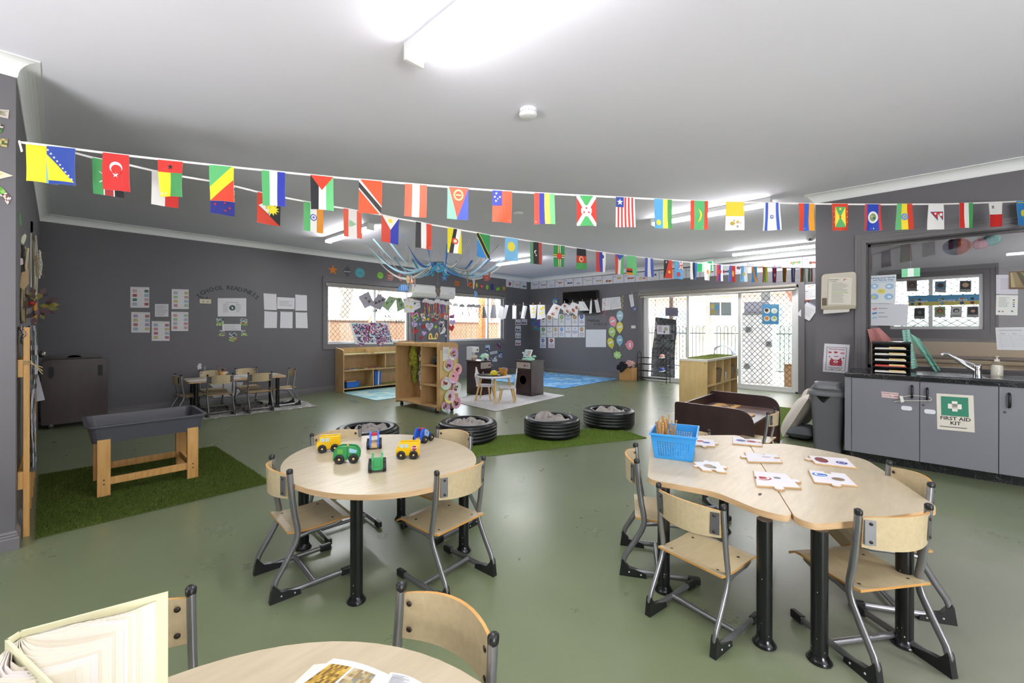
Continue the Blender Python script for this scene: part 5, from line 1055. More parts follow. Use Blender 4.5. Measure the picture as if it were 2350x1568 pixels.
psheet('poster',(499.5,684.5,565,726.5),YW,[('t',.5,.23,.055,'School Readiness Program','#2a2a30',True),('l',.18,.30,.38,.80,9,'#a5a5ac'),('l',.62,.30,.82,.80,9,'#a5a5ac'),('e',.5,.53,.11,'#23304f'),('u',),('e',.47,.49,.045,'#3c7a4c'),('e',.53,.56,.04,'#4a8a58'),('u',),('p',[(.49,.46),(.51,.46),(.515,.53),(.53,.58),(.52,.62),(.50,.56),(.48,.62),(.47,.58),(.485,.53)],'#e6e2d6')],'white School Readiness Program poster with a round globe emblem under the arched lettering','poster','#dad9de')
GP=('#7fae6a','#9a5f9a','#cfd4dc','#33333c','#5a86b0','#b9c87a','#d8d0d0')
for(x0,y0,x1,y1,lb)in((496.5,731,513.5,748,'snapshot of the outdoor play lawn at the upper corner nearest the worksheets'),(551,731,567.5,747.5,'snapshot of dark figures on grass, upper corner beside the printed calendar sheets'),(502.5,758,515.5,772,'snapshot with red dot at the lower corner below the caption strip'),(525.5,763.5,543.5,784,'largest snapshot, hanging lowest, lawn with red patch'),(553,758,567,771.5,'snapshot of green lawn at the lower corner beside the caption strip end')):
 psheet('photo_print',(x0,y0,x1,y1),YW,[('photo',0,0,1,.5,('#7a5a8a','#cfd4dc','#44444e','#9ab0c8','#8aa87a')),('photo',0,.5,1,1,('#7fae5a','#93bb6a','#5f9a4a','#b8c8a0','#a8444c'))],lb,'photo','#cfd0d4','snapshots around the caption strip')
psheet('caption_strip',(510,744,552.5,759),YW,[('l',.08,.12,.95,.95,6,'#a5a5ac')],'white typed caption strip between the snapshots','paper','#dad9de',off=.008)
for q_,lb in(([(604.5,673),(634,675),(635,712),(606,711)],'white printed sheet at the top corner nearest the school readiness poster'),([(636,682),(676,684),(675.5,710),(636,709)],'wide typed sheet in the top row of printed sheets'),([(677.5,676),(704,678),(704.5,713.5),(677.5,713)],'white printed sheet at the top corner nearest the window'),([(606.5,714),(636,716),(635,753),(606,753)],'white printed sheet, bottom row, first from the school readiness poster'),([(643.5,715),(671.5,716),(671,753.5),(642.5,753)],'white printed sheet, bottom row, middle'),([(678,716.5),(704.5,717.5),(706,753.5),(678.5,753)],'white printed sheet, bottom row, nearest the window')):
 w_=q_[1][0]-q_[0][0]
 its=[('l',.1,.3,.9,.8,6,'#a9a9b0')]if w_>36 else[('l',.1,.02,.9,.06,1,'#88888f')]+[('e',.15+.23*i,.15+.14*j,.022,'#b4b4bb')for i in range(4)for j in range(6)]
 psheet('printed_sheet',q_,YW,its,lb,'paper','#dbdae0','white printed sheets by the window')
arc=[('S',456.5,680,-40),('C',464.5,672.5,-32),('H',473.5,669,-24),('O',485,665,-14),('O',498.5,662.3,-8),('L',508,661,-4),('R',524,661,3),('E',533,661.5,5),('A',541.5,662.5,8),('D',551,665,14),('i',559.5,666.5,16),('N',566.5,669,24),('E',574.5,672.5,28),('S',582.5,677,34),('S',589,683,40)]
def letters(items,plane,col,lb,hpx,name='wall_lettering',cat='lettering',off=.003,rough=.25):
 """items: (char, px, py, rotation) : each letter a raised piece of one lettering object"""
 c0=P(items[0][1],items[0][2],**{plane[0]:plane[1]});t=thing(name,lb,cat,c0)
 N_=Vector((0,-1,0))if plane[0]=='y' else Vector((-1,0,0));Rv=Vector((1,0,0))if plane[0]=='y' else Vector((0,-1,0))
 for ch,px,py,rot in items:
  c=P(px,py,**{plane[0]:plane[1]});k=hpx*depth(c)/FPX*1.35;vs,fs=text_mesh(ch,True);a=math.radians(rot);b=MB()
  g=[c-c0+N_*off+Rv*(k*(x*math.cos(a)+y*math.sin(a)))+Vector((0,0,k*(-x*math.sin(a)+y*math.cos(a))))for x,y in vs]
  b.add(g,fs,mat(col,rough));b.build('letter',parent=t,solid=.003)
 return t
letters(arc,YW,'#2f3a38','dark cut-out letters reading SCHOOL READINESS in an arch on the grey wall',9.5)
t=thing('power_socket','cream double socket plate just under the start of the arched lettering','socket',P(471,692,y=YB));c=t.location;k=depth(c)/FPX
b=MB();b.box(-10.5*k*1.05,-.012,-5.2*k,10.5*k*1.05,0,5.2*k,'#d8d0bc');b.build('plate',parent=t,bevel=.003)
b=MB();[b.lathe([(2.6*k,0),(2.6*k,.002)],(s*4.2*k,-.012,-.5*k),'#b9b19c',14,(0,-1,0))for s in(-1,1)];b.build('outlet',parent=t)
for px in(465,474.5):c=P(px,683.7,y=YB-.002);b=MB();b.lathe([(.014,0),(.014,.006)],c,'#34363a',12,(0,-1,0));b.build('sticky_dot',label='small black dot stuck above the cream socket, '+('nearer the corner' if px<470 else 'nearer the poster'),cat='dot',org=c)
def patch(px,py,rx,ry,lb,seed,col='#d6d6dc'):
 random.seed(seed);cut('wall_scuff',px,py,YW,[((rx*(1+random.uniform(-.35,.35)))*math.cos(a),(ry*(1+random.uniform(-.35,.35)))*math.sin(a))for a in[2*PI*i/22 for i in range(22)]],col,lb,'paint scuff',.0006,.0006)
patch(458,841,4,8,'white chipped paint mark on the grey wall above the school readiness table',1)
patch(470,846,2,5,'thin pale chip on the grey wall beside the larger chipped mark',2,'#8d8d92')
patch(520,893,30,24,'large pale bare patch on the wall behind the ply chairs',3,'#c9c8cc');patch(500,858,22,5,'white scraped streak on the wall behind the pencil pot',4)
def shp(name,px,py,pts,col,lb,ex=(),rot=0):cut(name,px,py,YW,pts,mat(col,.3),lb,'shape cut-out',.0025,.002,rot,ex,'laminated shapes above the windows')
ov=lambda rx,ry,n=24:[(rx*math.cos(2*PI*i/n),ry*math.sin(2*PI*i/n))for i in range(n)]
shp('star_cutout',764,620,star(0,0,12),'#d0761c','orange star cut-out, first of the shapes above the windows')
shp('diamond_cutout',797,623,[(0,-13),(11,0),(0,13),(-11,0)],'#4a4a4e','grey diamond cut-out labelled diamond above the first window',[('t',0,.5,4.6,'diamond','#dedee0')])
shp('circle_cutout',826,626.5,ov(11.5,11),'#4f9dab','teal circle cut-out labelled circle above the first window',[('t',0,.5,4.6,'circle','#24383e')])
shp('octagon_cutout',872.5,632.5,[(8*math.cos(PI/8+i*PI/4),8*math.sin(PI/8+i*PI/4))for i in range(8)],'#7ec23a','lime green octagon cut-out above the first window',[('t',0,-2,3.4,'hexagon','#2d3a22')])
shp('oval_cutout',895.5,633.5,ov(9.5,11.5),'#8f3a34','dark red oval cut-out above the first window',[('r',-7,-1,7,.6,'#c9a8a4'),('r',-6,5,4,6.2,'#c9a8a4')])
shp('crescent_cutout',917.5,636,[(5,-10),(-3,-6),(-6.5,0),(-2,6),(5,11),(3.5,4),(1,0),(3,-5)],'#c8322e','red crescent cut-out at the end of the first window',[('r',-5,0,1,1,'#efd9d6')])
shp('rectangle_cutout',1048.5,651,[(-7,-6),(7,-5.6),(7,6),(-7,5.6)],'#b5692a','brown-orange rectangle cut-out above the air conditioner end',[('t',0,0,3.0,'rectangle','#5a3212')])
shp('circle_cutout',1080,654,ov(6,6),'#d96a1e','orange ring cut-out with a dark slash above the second window',[('p',[(-4,2),(3,-4),(4,-2),(-2,4)],'#3a2a20')])
shp('diamond_cutout',1094,655,[(0,-6.5),(4,0),(0,6.5),(-4,0)],'#c9b92e','yellow diamond cut-out above the second window')
shp('star_cutout',1105.5,657.5,star(0,0,6.8,5,.5),'#d2322c','small red star cut-out above the second window',[('e',0,0,2,1.6,'#eccfc8')])
shp('hexagon_cutout',1118,659.5,[(6*math.cos(i*PI/3+PI/6)*.8,6*math.sin(i*PI/3+PI/6))for i in range(6)],'#8ecb3c','small lime hexagon cut-out above the second window')
shp('square_cutout',1129.5,658.5,[(-5,-7),(5,-6.6),(5,7.4),(-5,7)],'#2a2f86','navy blue square cut-out above the second window')
shp('rectangle_cutout',1142.5,663.5,[(-5.5,-2.6),(5,-4.2),(5.6,2.4),(-4.6,4.2)],'#7fd23c','bright lime tilted rectangle cut-out near the alphabet cards',[('t',0,0,2,'square','#2d4a12')])
shp('star_cutout',1156,662,star(0,0,7.5,5,.45),'#a99a2c','olive yellow star cut-out nearest the alphabet cards')
c=P(994,670,y=YB-.1);a0=P(946,650,y=YB-.2);a1=P(1044.5,688,y=YB-.2)
t=thing('air_conditioner','white split system air conditioner on the wall between the windows','air conditioner',(a0.x,YB,P(946,681,y=YB-.2).z));W_=a1.x-a0.x;z1=P(946,651,y=YB-.2).z-t.location.z
prof=[(0,z1),(-.19,z1),(-.205,z1-.03),(-.21,.09),(-.19,.03),(-.14,0),(0,0)]
b=MB();b.prism([(0,y,z)for y,z in prof],(W_,0,0),mat('#dcdbd8',.35));b.build('casing',parent=t,bevel=.008)
b=MB();b.add([(.06,-.2105,.10),(W_-.03,-.2105,.10),(W_-.03,-.192,.035),(.06,-.192,.035)],[(0,1,2,3)],'#cfcdc6');b.build('louvre',parent=t,solid=.004)
b=MB();b.box(.025,-.212,.12,.045,-.209,.17,'#c9c03a');b.build('energy_sticker',parent=t,label='yellow sticker')
b=MB();b.box(W_-.18,-.212,.12,W_-.08,-.2095,.15,'#b9bcd0');b.build('badge',parent=t)
XB0,XB1=P(942,740,y=YB).x+.02,P(1043,740,y=YB).x-.03
b=MB();b.box(5.46,YB-.02,.82,6.30,YB-.002,1.88,paint('felt_board','#66666d',.02,.85,200,.2));t=b.build('felt_board',label='grey felt display board between the two windows covered in paper hearts',cat='board',org=(5.46,YB,.82))
YF=('y',YB-.021)
def hrt(px,py,r,col,lb,rot=0,ex=()):cut('paper_heart',px,py,YF,heart(0,0,r),col,lb,'paper heart',.0015,.001,rot,ex,'paper hearts on the felt board')
hrt(951.5,725,11.5,'#d8649c','large pink paper heart behind the leafy photo card');hrt(951,745,8.5,'#b9a6d4','lilac heart at the board edge below the pink heart',.25);hrt(952.5,760.5,8.5,'#a8272d','red heart low at the board edge nearest the first window',.15)
hrt(971.5,750,6.5,'#a3262c','red heart beside the big written heart');hrt(973,765,6.5,'#b3a0d0','small lilac heart under the red heart',.2);hrt(985.5,749.5,11,'#cfcbe0','big pale heart with handwriting in the board centre',0,[('l',-7,-5,7,5,4,'#4a4a66')])
hrt(996,735,5.5,'#a3262c','red heart just above the koala picture');hrt(1038.5,740,8.5,'#b7a3d6','lilac heart at the board edge nearest the second window');hrt(1036,753,8.5,'#b02c30','red heart at the board edge below the lilac one',-.2);hrt(1023.5,771,3.5,'#b9a8d8','tiny lilac heart low under the koala picture');hrt(967,775.5,5,'#a3262c','red heart peeking above the locker top')
hrt(1022,722,10,'#c4673a','rust heart behind the small framed snapshot');hrt(1011,724,8,'#bd6236','rust heart beside the other rust heart, upper board')
for px,py,c,lb in((982.5,733,'#e0c82a','yellow paper flower on the felt board'),(963.5,744,'#6f92cf','blue paper flower on the felt board'),(1000,750.5,'#8ecb3a','lime paper flower on the felt board')):cut('paper_flower',px,py,YF,star(0,0,4.2,8,.72),c,lb,'paper flower',.001,.002)
def snap(quad,pal,lb,base='#d8d4c8',n=(5,5)):psheet('photo_card',quad,YF,[('photo',.08,.08,.92,.92,pal,n)],lb,'photo',base,'photo cards on the felt board',off=.006)
snap([(944,726),(956,718),(962,730),(951,740)],('#7fa83a','#96b84e','#5f7a30','#4a3a30','#c8b8a0','#6a86a0'),'leafy green photo card on the pink heart')
snap([(964,721),(972,718),(978,735),(969,738)],('#f0efe8','#23252b','#c9b04a','#3a4a6a','#dedede'),'tilted photo card of dark figures beside the yellow flower')
snap([(983,720),(994,721),(993,730),(981,725)],('#1c2440','#2a3460','#a8503a','#c8c8d0'),'navy photo card in the upper middle of the felt board');snap([(997,719),(1008,724),(1004,734),(995,729)],('#2a2422','#8a6a52','#d8d0c8','#4a3a34'),'brown photo card beside the navy one');snap([(1020,723),(1028,725),(1026,734.5),(1018,732)],('#b8867a','#e6e0e0','#8a4a42'),'small white-bordered photo on the rust heart','#e8e4e4',(3,3))
cut('pink_envelope',1037,727,YF,[(-7,-2),(7,-6),(7,4),(-7,4)],'#b4589c','magenta folded paper at the top edge of the felt board','paper',.002,.003,0,[('p',[(-7,-2),(0,1.5),(-3,4),(-7,4)],'#96408a')])
t_=cut('koala_picture',1013,750,YF,[(-9,-10),(-4,-13),(1,-11),(6,-13),(9,-9),(7,-4),(9,1),(13,7),(9,14),(1,16),(-4,18),(-6,12),(-8,4),(-5,-3)],'#e6e4ea','grey koala cut-out climbing a brown branch on the felt board','picture',.001,.004,0,[('e',-6,-9,3.2,3.2,'#7c7c86'),('e',6,-8,3,3,'#7c7c86'),('e',-1,-4,5,5,'#6c6c76'),('e',-2,5,5,8,'#7a7a84'),('u',),('e',-6,-8,1.6,1.8,'#d8a8b4'),('e',6,-7.5,1.5,1.7,'#d8a8b4'),('e',0,-3.5,1.4,2.2,'#2a2a30'),('p',[(-4,16),(-6,15),(8,-5),(10,-4)],'#7a4a3a'),('p',[(1,11),(8,4),(12,8),(5,15)],'#dfeadf'),('u',),('l',4,6,9,12,3,'#4a8a4a'),('e',-3,-5,.8,.8,'#1d1d22'),('e',2,-5,.8,.8,'#1d1d22')])
cut('bunny_ears',994,776,('y',YF[1]-.01),[(-14,3),(-14,-2),(-13,-8),(-9,-12),(-5,-10),(-3,-4),(-2,0),(3,0),(4,-5),(7,-11),(11,-12),(13,-8),(12,-2),(9,3)],'#e2d377','pale yellow paper rabbit ears peeking over the locker','headband',.003,.01,0,[('e',-8.5,-3,2,4.5,'#b0452e'),('e',8,-4,2,4.5,'#a8402c')])
W_LAN=[(c,857+i*6.9,713.5+((i*7)%3-1)*1.2,((i*13)%5-2)*6)for i,c in enumerate('LANGUAGE')]+[(c,885+i*8,727.3,((i*7)%5-2)*5)for i,c in enumerate('AND')]+[(c,884+i*6.3,738+((i*5)%3-1)*.8,((i*11)%5-2)*6)for i,c in enumerate('LIT RACY')if c!=' ']
letters(W_LAN,('y',YB+.05),'#33373a','dark cut-out letters LANGUAGE AND LIT RACY stuck on the first window',7)
t=thing('photo_collage','white board covered in purple-pink class photos standing on the low shelf','board',(4.1,7.86,.85));q_=[(806,741),(893,740),(902,790),(815,790)];pts=[P(a,b_,y=7.86)for a,b_ in q_];
for p in pts[:2]:p.y+=.06
o=t.location;F0=bil(pts);b=MB();s=Sheet(lambda u,v,h:F0(u,v,h)-o,'#dcdce0',th=.02,asp=1.6);s.b.build('board',parent=t)
random.seed(4)
for i,(x0_,y0_,x1_,y1_)in enumerate(((.04,.03,.20,.30),(.20,.06,.36,.42),(.36,.08,.50,.52),(.50,.02,.66,.34),(.66,.03,.80,.30),(.80,.10,.96,.36),(.05,.31,.20,.56),(.21,.43,.36,.66),(.36,.53,.52,.92),(.52,.35,.70,.62),(.70,.33,.84,.60),(.82,.38,.98,.62),(.06,.60,.21,.95),(.22,.67,.37,.93),(.54,.62,.70,.97),(.70,.62,.84,.94),(.84,.64,.98,.92))):
 s=Sheet(lambda u,v,h,r_=(x0_,y0_,x1_,y1_):F0(r_[0]+(r_[2]-r_[0])*u,r_[1]+(r_[3]-r_[1])*v,h+.0105)-o,'#6a5a6a',th=.0008);s.art([('photo',0,0,1,1,('#c05a94','#2c2630','#e0dce4','#7a5aa0','#48304a','#9a3048','#8ab0c8','#d8a890','#4a70a0')if i%4 else('#9cc8dc','#c8dce4','#48383c','#a04068'),(6,6))]);s.b.build('photo',parent=t)
for px,lb in((829,'purple photo flap hanging over the front of the low shelf, nearer the trolley'),(873,'dark photo flap hanging over the low shelf beside the divider')):
 psheet('photo_flap',[(px-9,788),(px+8,788),(px+4,795),(px-4,795)],('y',7.657),[('photo',0,0,1,1,('#7a5a8a','#2c2630','#c8c0d0','#9a3048'),(6,4))],lb,'photo','#5a4a5a','photo flaps on the low shelf')
for i,(x,y,lb)in enumerate(((1182.5,733.5,'small routine card, top of the column by the room corner'),(1197,733,'small routine card beside the top of the column, nearest the corner'),(1182.5,748.5,'small routine card with dark heads, second of the column'),(1182.5,764,'small routine card with yellow detail, third of the column'),(1182.5,780.5,'small routine card with red figures, bottom of the column'))):
 psheet('routine_card',(x,y,x+12.5,y+12.5),YW,[('t',.6,.22,.16,'Routine','#2a2a30',True),('e',.25,.65,.14,['#3a3a4a','#2a3040','#1c1c22','#8a8a90','#b03a44'][i]),('e',.6,.7,.13,['#b04a4a','#8a3a3a','#1c1c22','#c9b060','#b03a44'][i]),('e',.82,.65,.1,'#6a86b0')],lb,'card','#d4d8de','routine cards by the corner')
psheet('wall_photo',(1113.5,792,1124,806),YW,[('photo',0,0,1,.5,('#8fb4cc','#a8c8d8')),('photo',0,.5,1,1,('#2a2a38','#4a5a80','#c8c8d0'))],'blue-sky group snapshot above the play oven','photo','#b9c4cc','snapshots above the play oven')
psheet('wall_photo',(1140,788,1149,799),YW,[('photo',0,0,1,1,('#2a2a34','#b0487a','#3a4a78','#d8d0d0'),(4,4))],'pink and black snapshot highest above the play oven','photo','#b9b9c0','snapshots above the play oven')
psheet('wall_caption',[(1124,808),(1141,805),(1141,811),(1125,814)],YW,[('l',.05,.2,.95,.9,3,'#9a9aa0')],'tilted white caption strip between the oven snapshots','paper','#cfcfd6')
psheet('wall_photo',(1144,808,1151.5,821),YW,[('photo',0,0,1,1,('#23252c','#4a70a8','#c8ccd4'),(3,4))],'narrow blue snapshot beside the tilted caption strip','photo','#b9b9c0','snapshots above the play oven')
psheet('wall_photo',(1127,818,1140.5,830),YW,[('photo',0,0,1,1,('#2a2c34','#a8acb8','#d8dae0','#5a5e6a'),(5,4))],'grey patterned snapshot just behind the toy toaster','photo','#b0b2ba','snapshots above the play oven')
psheet('wall_photo',(1111,810,1119,816),YW,[('photo',0,0,1,1,('#2a2c34','#7fa8b8'),(3,2))],'small dark snapshot behind the toy scale','photo','#8a9aa4','snapshots above the play oven')
c=P(1193.5,719.5,y=YB);b=MB();b.box(c.x-.03,YB-.02,c.z-.05,c.x+.03,YB,c.z+.05,'#b9b39c');b.build('wall_switch',label='small cream switch box near the room corner',cat='switch',org=(c.x,YB,c.z),bevel=.004)
random.seed(21)
WORDS=['apple','bananas','crayons','dice','elephant','frames','giraffes','hats','igloos','jugs','kettle','lion','monkeys','nests','octopus','panda','queen','rings','sun','tigers','umbrella','vase','worm hat','xray','yams','zebra']
ACOL=[('#8f2430',),('#d8b84a','#c0a890'),('#3f8a72','#2f6a62'),('#7fa8c8','#c8cc9a'),('#3a302e','#c8a090'),('#c8c8d0','#b0bcd8'),('#c07a52',),('#5a7078','#4a5a58'),('#a8a8b0',),('#b8c8a0','#b8c0c8'),('#6a98a0','#c89a5a'),('#8a4a34','#c89a6a'),('#c8a86a',),('#8a4a40','#a86a5a'),('#c87a4a','#d8c078','#7a98b0'),('#2a2a2e','#e0dcd8'),('#c8a0b8',),('#d8b84a',),('#d8b84a','#d89a4a'),('#c8823a','#2f2f33'),('#4a6a48','#b03a3a','#3a5a98'),('#7a3a34','#4a5a68'),('#8a2f4a','#c89a60'),('#6a96cc','#b86a60'),('#a8745a','#6a9a58'),('#7a4a3a','#a85a4a')]
def acard(i,quad,plane):
 up_=chr(65+i);its=[('o',.05,.06,.95,.94,.008,'#b9bac4'),('t',.2,.26,.24,up_+up_.lower(),'#3c55a0')]
 cs=ACOL[i];
 if i==0:its+=[('e',.55,.55,.19,'#8f2430'),('u',),('e',.50,.48,.05,'#d8b0b0'),('p',[(.54,.28),(.57,.28),(.58,.38),(.55,.38)],'#4a3a2a')]
 else:
  n_=3 if len(cs)==1 else 4
  for k_ in range(n_):x=.42+.14*k_;y=.42+.13*((k_*3+i)%3);its+=[('e',x,y,.07+.02*((i+k_)%2),cs[k_%len(cs)])]
  its+=[('u',),('e',.5,.55,.05,cs[-1]),('e',.68,.5,.035,'#e6e2dc')]
 its.append(('l',.25,.84,.8,.9,1,'#9a9aa2'))
 psheet('alphabet_card',quad,plane,its,'alphabet card with the letters %s%s and a small %s picture, high on the wall'%(up_,up_.lower(),WORDS[i]),'card','#d9d9e2','alphabet cards along the cornice',off=.003)
xs_=[1161,1177.3,1193.4,1209]
for i in range(3):x0_,x1_=xs_[i],xs_[i+1];yt=lambda x:641+(x-1161)*.125;acard(i,[(x0_,yt(x0_)),(x1_-.7,yt(x1_)),(x1_-.7,yt(x1_)+16.8),(x0_,yt(x0_)+17.2)],YW)
xs_=[1218.3,1236.7,1255,1274.5,1295.5,1316.5,1338,1360.5,1382.5,1407.5,1432.5,1458,1485,1513.5,1542,1576.5-1.5,1607,1641,1678,1716.5,1757.5,1798.5,1841.8,1888]
for j in range(23):
 x0_,x1_=xs_[j],xs_[j+1];yt=lambda x:647.2-.0845*(x-1218)-.0000115*(x-1218)**2;hh=lambda x:17+(x-1218)*.0165
 acard(3+j,[(x0_,yt(x0_)),(x1_-.9,yt(x1_-.9)),(x1_-.9,yt(x1_)+hh(x1_)),(x0_,yt(x0_)+hh(x0_))],XR)
tv=thing('television','black wall-mounted television behind the clothesline','television',P(1330,695,x=XC));o=tv.location;a0=P(1291,671,x=XC-.12)-o;a1=P(1370,720,x=XC-.12)-o
b=MB();b.box(-.12,a1.y,a1.z,-.07,a0.y,a0.z,mat('#0c0c0e',.3));b.build('housing',parent=tv,bevel=.004)
b=MB();b.box(-.1215,a1.y+.02,a1.z+.025,-.12,a0.y-.02,a0.z-.02,mat('#08080a',.12));b.build('screen',parent=tv)
b=MB();b.box(-.07,(a0.y+a1.y)/2-.15,(a0.z+a1.z)/2-.15,0,(a0.y+a1.y)/2+.15,(a0.z+a1.z)/2+.15,'#222226');b.build('bracket',parent=tv)
c=P(1275,692,x=9.0);t=thing('inflatable_globe','blue toy globe hanging beside the television','globe',c);b=MB();b.ball((0,0,0),.088,'#2f74b8',20,12);b.build('ball',parent=t)
b=MB();
for a,e_,r_,cc in((3.6,.3,.03,'#7a9a4a'),(4.0,-.2,.035,'#c8b06a'),(3.2,.0,.025,'#8aa85a'),(4.3,.5,.02,'#c8b06a')):d_=Vector((math.cos(a)*math.cos(e_),math.sin(a)*math.cos(e_),math.sin(e_)));b.lathe([(r_,.0805),(r_*.6,.0875),(0,.0895)],(0,0,0),cc,9,d_)
b.build('continent',parent=t);b=MB();b.tube([(0,0,.088),(0,0,CZ-c.z)],.0012,'#cfcfd4',n=4);b.build('string',parent=t)
psheet('colour_chart',(1220.5,728,1239,757.5),XR,[('r',.05+.31*i,.04+.16*j,.33+.31*i,.17+.16*j,random.choice(('#4a8a3a','#3a5aa8','#a83a3a','#7a4a8a','#c07a3a','#3a8a8a','#5a70b8')))for i in range(3)for j in range(6)],'rainbow grid chart on the wall beside the number cards','poster','#5a6aa8')
NC={1:'#8f1f2f',2:'#a8791f',4:'#7fae4a',6:'#b8862c',7:'#2f5fa8',8:'#4a8a2c',10:'#b8862c',11:'#6a96d0',14:'#a8791f',15:'#2f5aa0',17:'#8f1f2f'}
NW='zero one two three four five six seven eight nine ten eleven twelve thirteen fourteen fifteen sixteen seventeen'.split()
def ncard(n_,x0_,y0_,x1_,y1_):
 its=[('o',.03,.02,.97,.98,.012,'#a9aab2')]
 if n_ in NC:its+=[('e',.5,.26,.27,.185,NC[n_]),('p',[(.42,.40),(.58,.40),(.42,.52)],NC[n_]),('u',),('t',.5,.26,.22,str(n_),'#e9e6e2',True),('t',.5,.60,.12,NW[n_],'#23232a',True)]
 else:its+=[('t',.5,.2,.2,str(n_),'#2a2a34',True)]
 cc={5:'#2f4a90',13:'#26397c',9:'#8f9a4a',12:'#5a5a3a'}.get(n_,NC.get(n_,'#5a5a62'));r0=.70 if n_ in NC else.42;its.append(('u',))
 k_=0;per=4 if n_>4 else max(1,n_)
 while k_<n_:
  row=min(per,n_-k_)
  for i in range(row):its.append(('e',.5+(i-(row-1)/2)*.19,r0+.075*(k_//per),.06,.028,cc))
  k_+=row
 psheet('number_card',(x0_,y0_,x1_,y1_),XR,its,'white number card showing the number %s below the television'%NW[n_],'card','#dcdce2','number cards below the television')
cx_=[1240,1255,1269,1282.3,1297,1312,1328,1343.3]
for i in range(7):ncard(1+i,cx_[i],722.5-(i*.5),cx_[i+1]-.9,748);ncard(8+i,cx_[i],750-(i*.1),cx_[i+1]-.9,774.5)
ncard(15,1239.5,775.3,1253,799);ncard(17,1258.5,775.5,1273,799)
psheet('whiteboard',(1345,756.5,1391.5,797),XR,[('e',.2,.3,.02,'#c9cacf'),('e',.7,.6,.03,'#cdced2')],'blank white board below the YARNING CIRCLE letters','whiteboard','#d6d7da',th=.012,off=.008)
letters([(c_,1349.5+i*4.1,736+i*.2,0)for i,c_ in enumerate('YARNING')]+[(c_,1365+i*5.2,744.5,0)for i,c_ in enumerate('CIRCLE')],XR,'#3b3d42','dark cut-out letters reading YARNING CIRCLE above the white board',5.5)
def bal(px,py,rx,ry,col,lb,rot=0,knot=True,lab=True):
 pts=[(rx*math.cos(a)*(1-.12*math.sin(a)*(math.sin(a)>0)),ry*math.sin(a))for a in[2*PI*i/28 for i in range(28)]]
 ex=[]
 if knot:ex.append(('p',[(-1.2,ry-.3),(1.2,ry-.3),(2,ry+2.2),(-2,ry+2.2)],col))
 if lab:ex+=[('p',[(-5,-1.5),(5,-3),(5.3,.6),(-4.7,2)],'#d9e0e4')]
 cut('paper_balloon',px,py,XR,pts,mat(col,.25),lb,'paper balloon',.0015,.006+random.uniform(0,.003),rot,ex,'paper balloons beside the sliding doors')
random.seed(5)
bal(1423,725,8.7,12,'#9fc3cf','pale blue striped paper balloon at the top of the bunch');bal(1407,738,9.2,12,'#e08f97','pink paper balloon, upper, beside the blue one',-.35);bal(1422.5,751,8.7,12,'#ddd064','yellow paper balloon right under the top blue one');bal(1405,762,9,11.5,'#a9cf6a','lime paper balloon in front of the paper rainbow',-.2);bal(1422.5,781,8.3,11.5,'#8fbacb','blue paper balloon in the lower middle of the bunch');bal(1402,787,8.6,12,'#cfc94f','yellow paper balloon low near the white board',-.3);bal(1445.5,792,11.5,9.5,'#df8c98','pink paper balloon lying sideways near the door frame',1.7)
cut('paper_rainbow',1400,752,XR,[(6.5*math.cos(a),6.5*math.sin(a))for a in[PI+PI*i/12 for i in range(13)]]+[(4*math.cos(a),4*math.sin(a))for a in[2*PI-PI*i/12 for i in range(13)]],'#b8424a','small paper rainbow behind the lime balloon','decoration',.001,.003,0,[('p',[(5.4*math.cos(a),5.4*math.sin(a))for a in[PI+PI*i/12 for i in range(13)]]+[(2.5*math.cos(a),2.5*math.sin(a))for a in[2*PI-PI*i/12 for i in range(13)]],'#4a86c0')])
cut('paper_cloud',1417.5,815,XR,[(9.5*math.cos(a)*(1+.1*math.cos(7*a)),8.5*math.sin(a)*(1+.1*math.cos(7*a)))for a in[2*PI*i/42 for i in range(42)]],'#a5cf78','lime scalloped paper cloud at the foot of the balloon strings','decoration',.0015,.012,0,[('l',-5,-3,5,4,3,'#e6ece0')])
b=MB();N_=[]
for pp in([(1406,774),(1406,800),(1405,816)],[(1417,752),(1416,790),(1418,808)],[(1409,799),(1417,808)],[(1435,797),(1420,808)],[(1422,793),(1418,808)],[(1421,764),(1417,806)],[(1404,799),(1405,812)]):b.tube([P(a,c_,x=XC-.004)for a,c_ in pp],.004,'#3f7a3a',n=4)
b.build('balloon_strings',label='green wool balloon strings gathered on the wall',cat='string',kind='stuff',org=P(1417,808,x=XC))
c=P(1454,750.5,x=XC);b=MB();b.box(XC-.012,c.y-.055,c.z-.035,XC,c.y+.055,c.z+.035,'#d3d2cc');b.box(XC-.016,c.y-.03,c.z-.012,XC-.012,c.y+.03,c.z+.012,'#dddcd6');b.build('light_switch',label='white light switch plate between balloons and sliding doors',cat='switch',org=(XC,c.y,c.z),bevel=.002)
psheet('notice',[(1842,654),(1874,652),(1876,686),(1844,690)],XR,[('l',.1,.35,.9,.9,8,'#b5b5bb'),('r',.35,.12,.6,.17,'#d59a6a'),('r',.6,.06,.85,.09,'#7a7a84'),('r',.2,.42,.4,.46,'#33333c'),('r',.1,.93,.5,.96,'#d59a6a')],'white printed notice high beside the sliding door frame','notice','#dededf')
psheet('clipboard_pages',[(1853,692),(1880,706),(1858,737),(1829,722)],XR,[('r',.05,.02,.95,.05,'#4a70b0'),('l',.15,.3,.85,.8,8,'#b5b5bb')],'tilted stapled pages hanging from a pin beside the sliding door','paper','#d8d8dc',th=.008,off=.012)
c=P(1854,691,x=XC-.02);b=MB();b.ball(c,.018,'#b02a34');b.build('push_pin',label='red push pin holding the tilted pages',cat='pin',org=c)
def dsheet(quad,its,lb,base,xo=XC+.11,nm='door_sign',cat='sign'):psheet(nm,quad,('x',xo),its,lb,cat,base,off=.0)
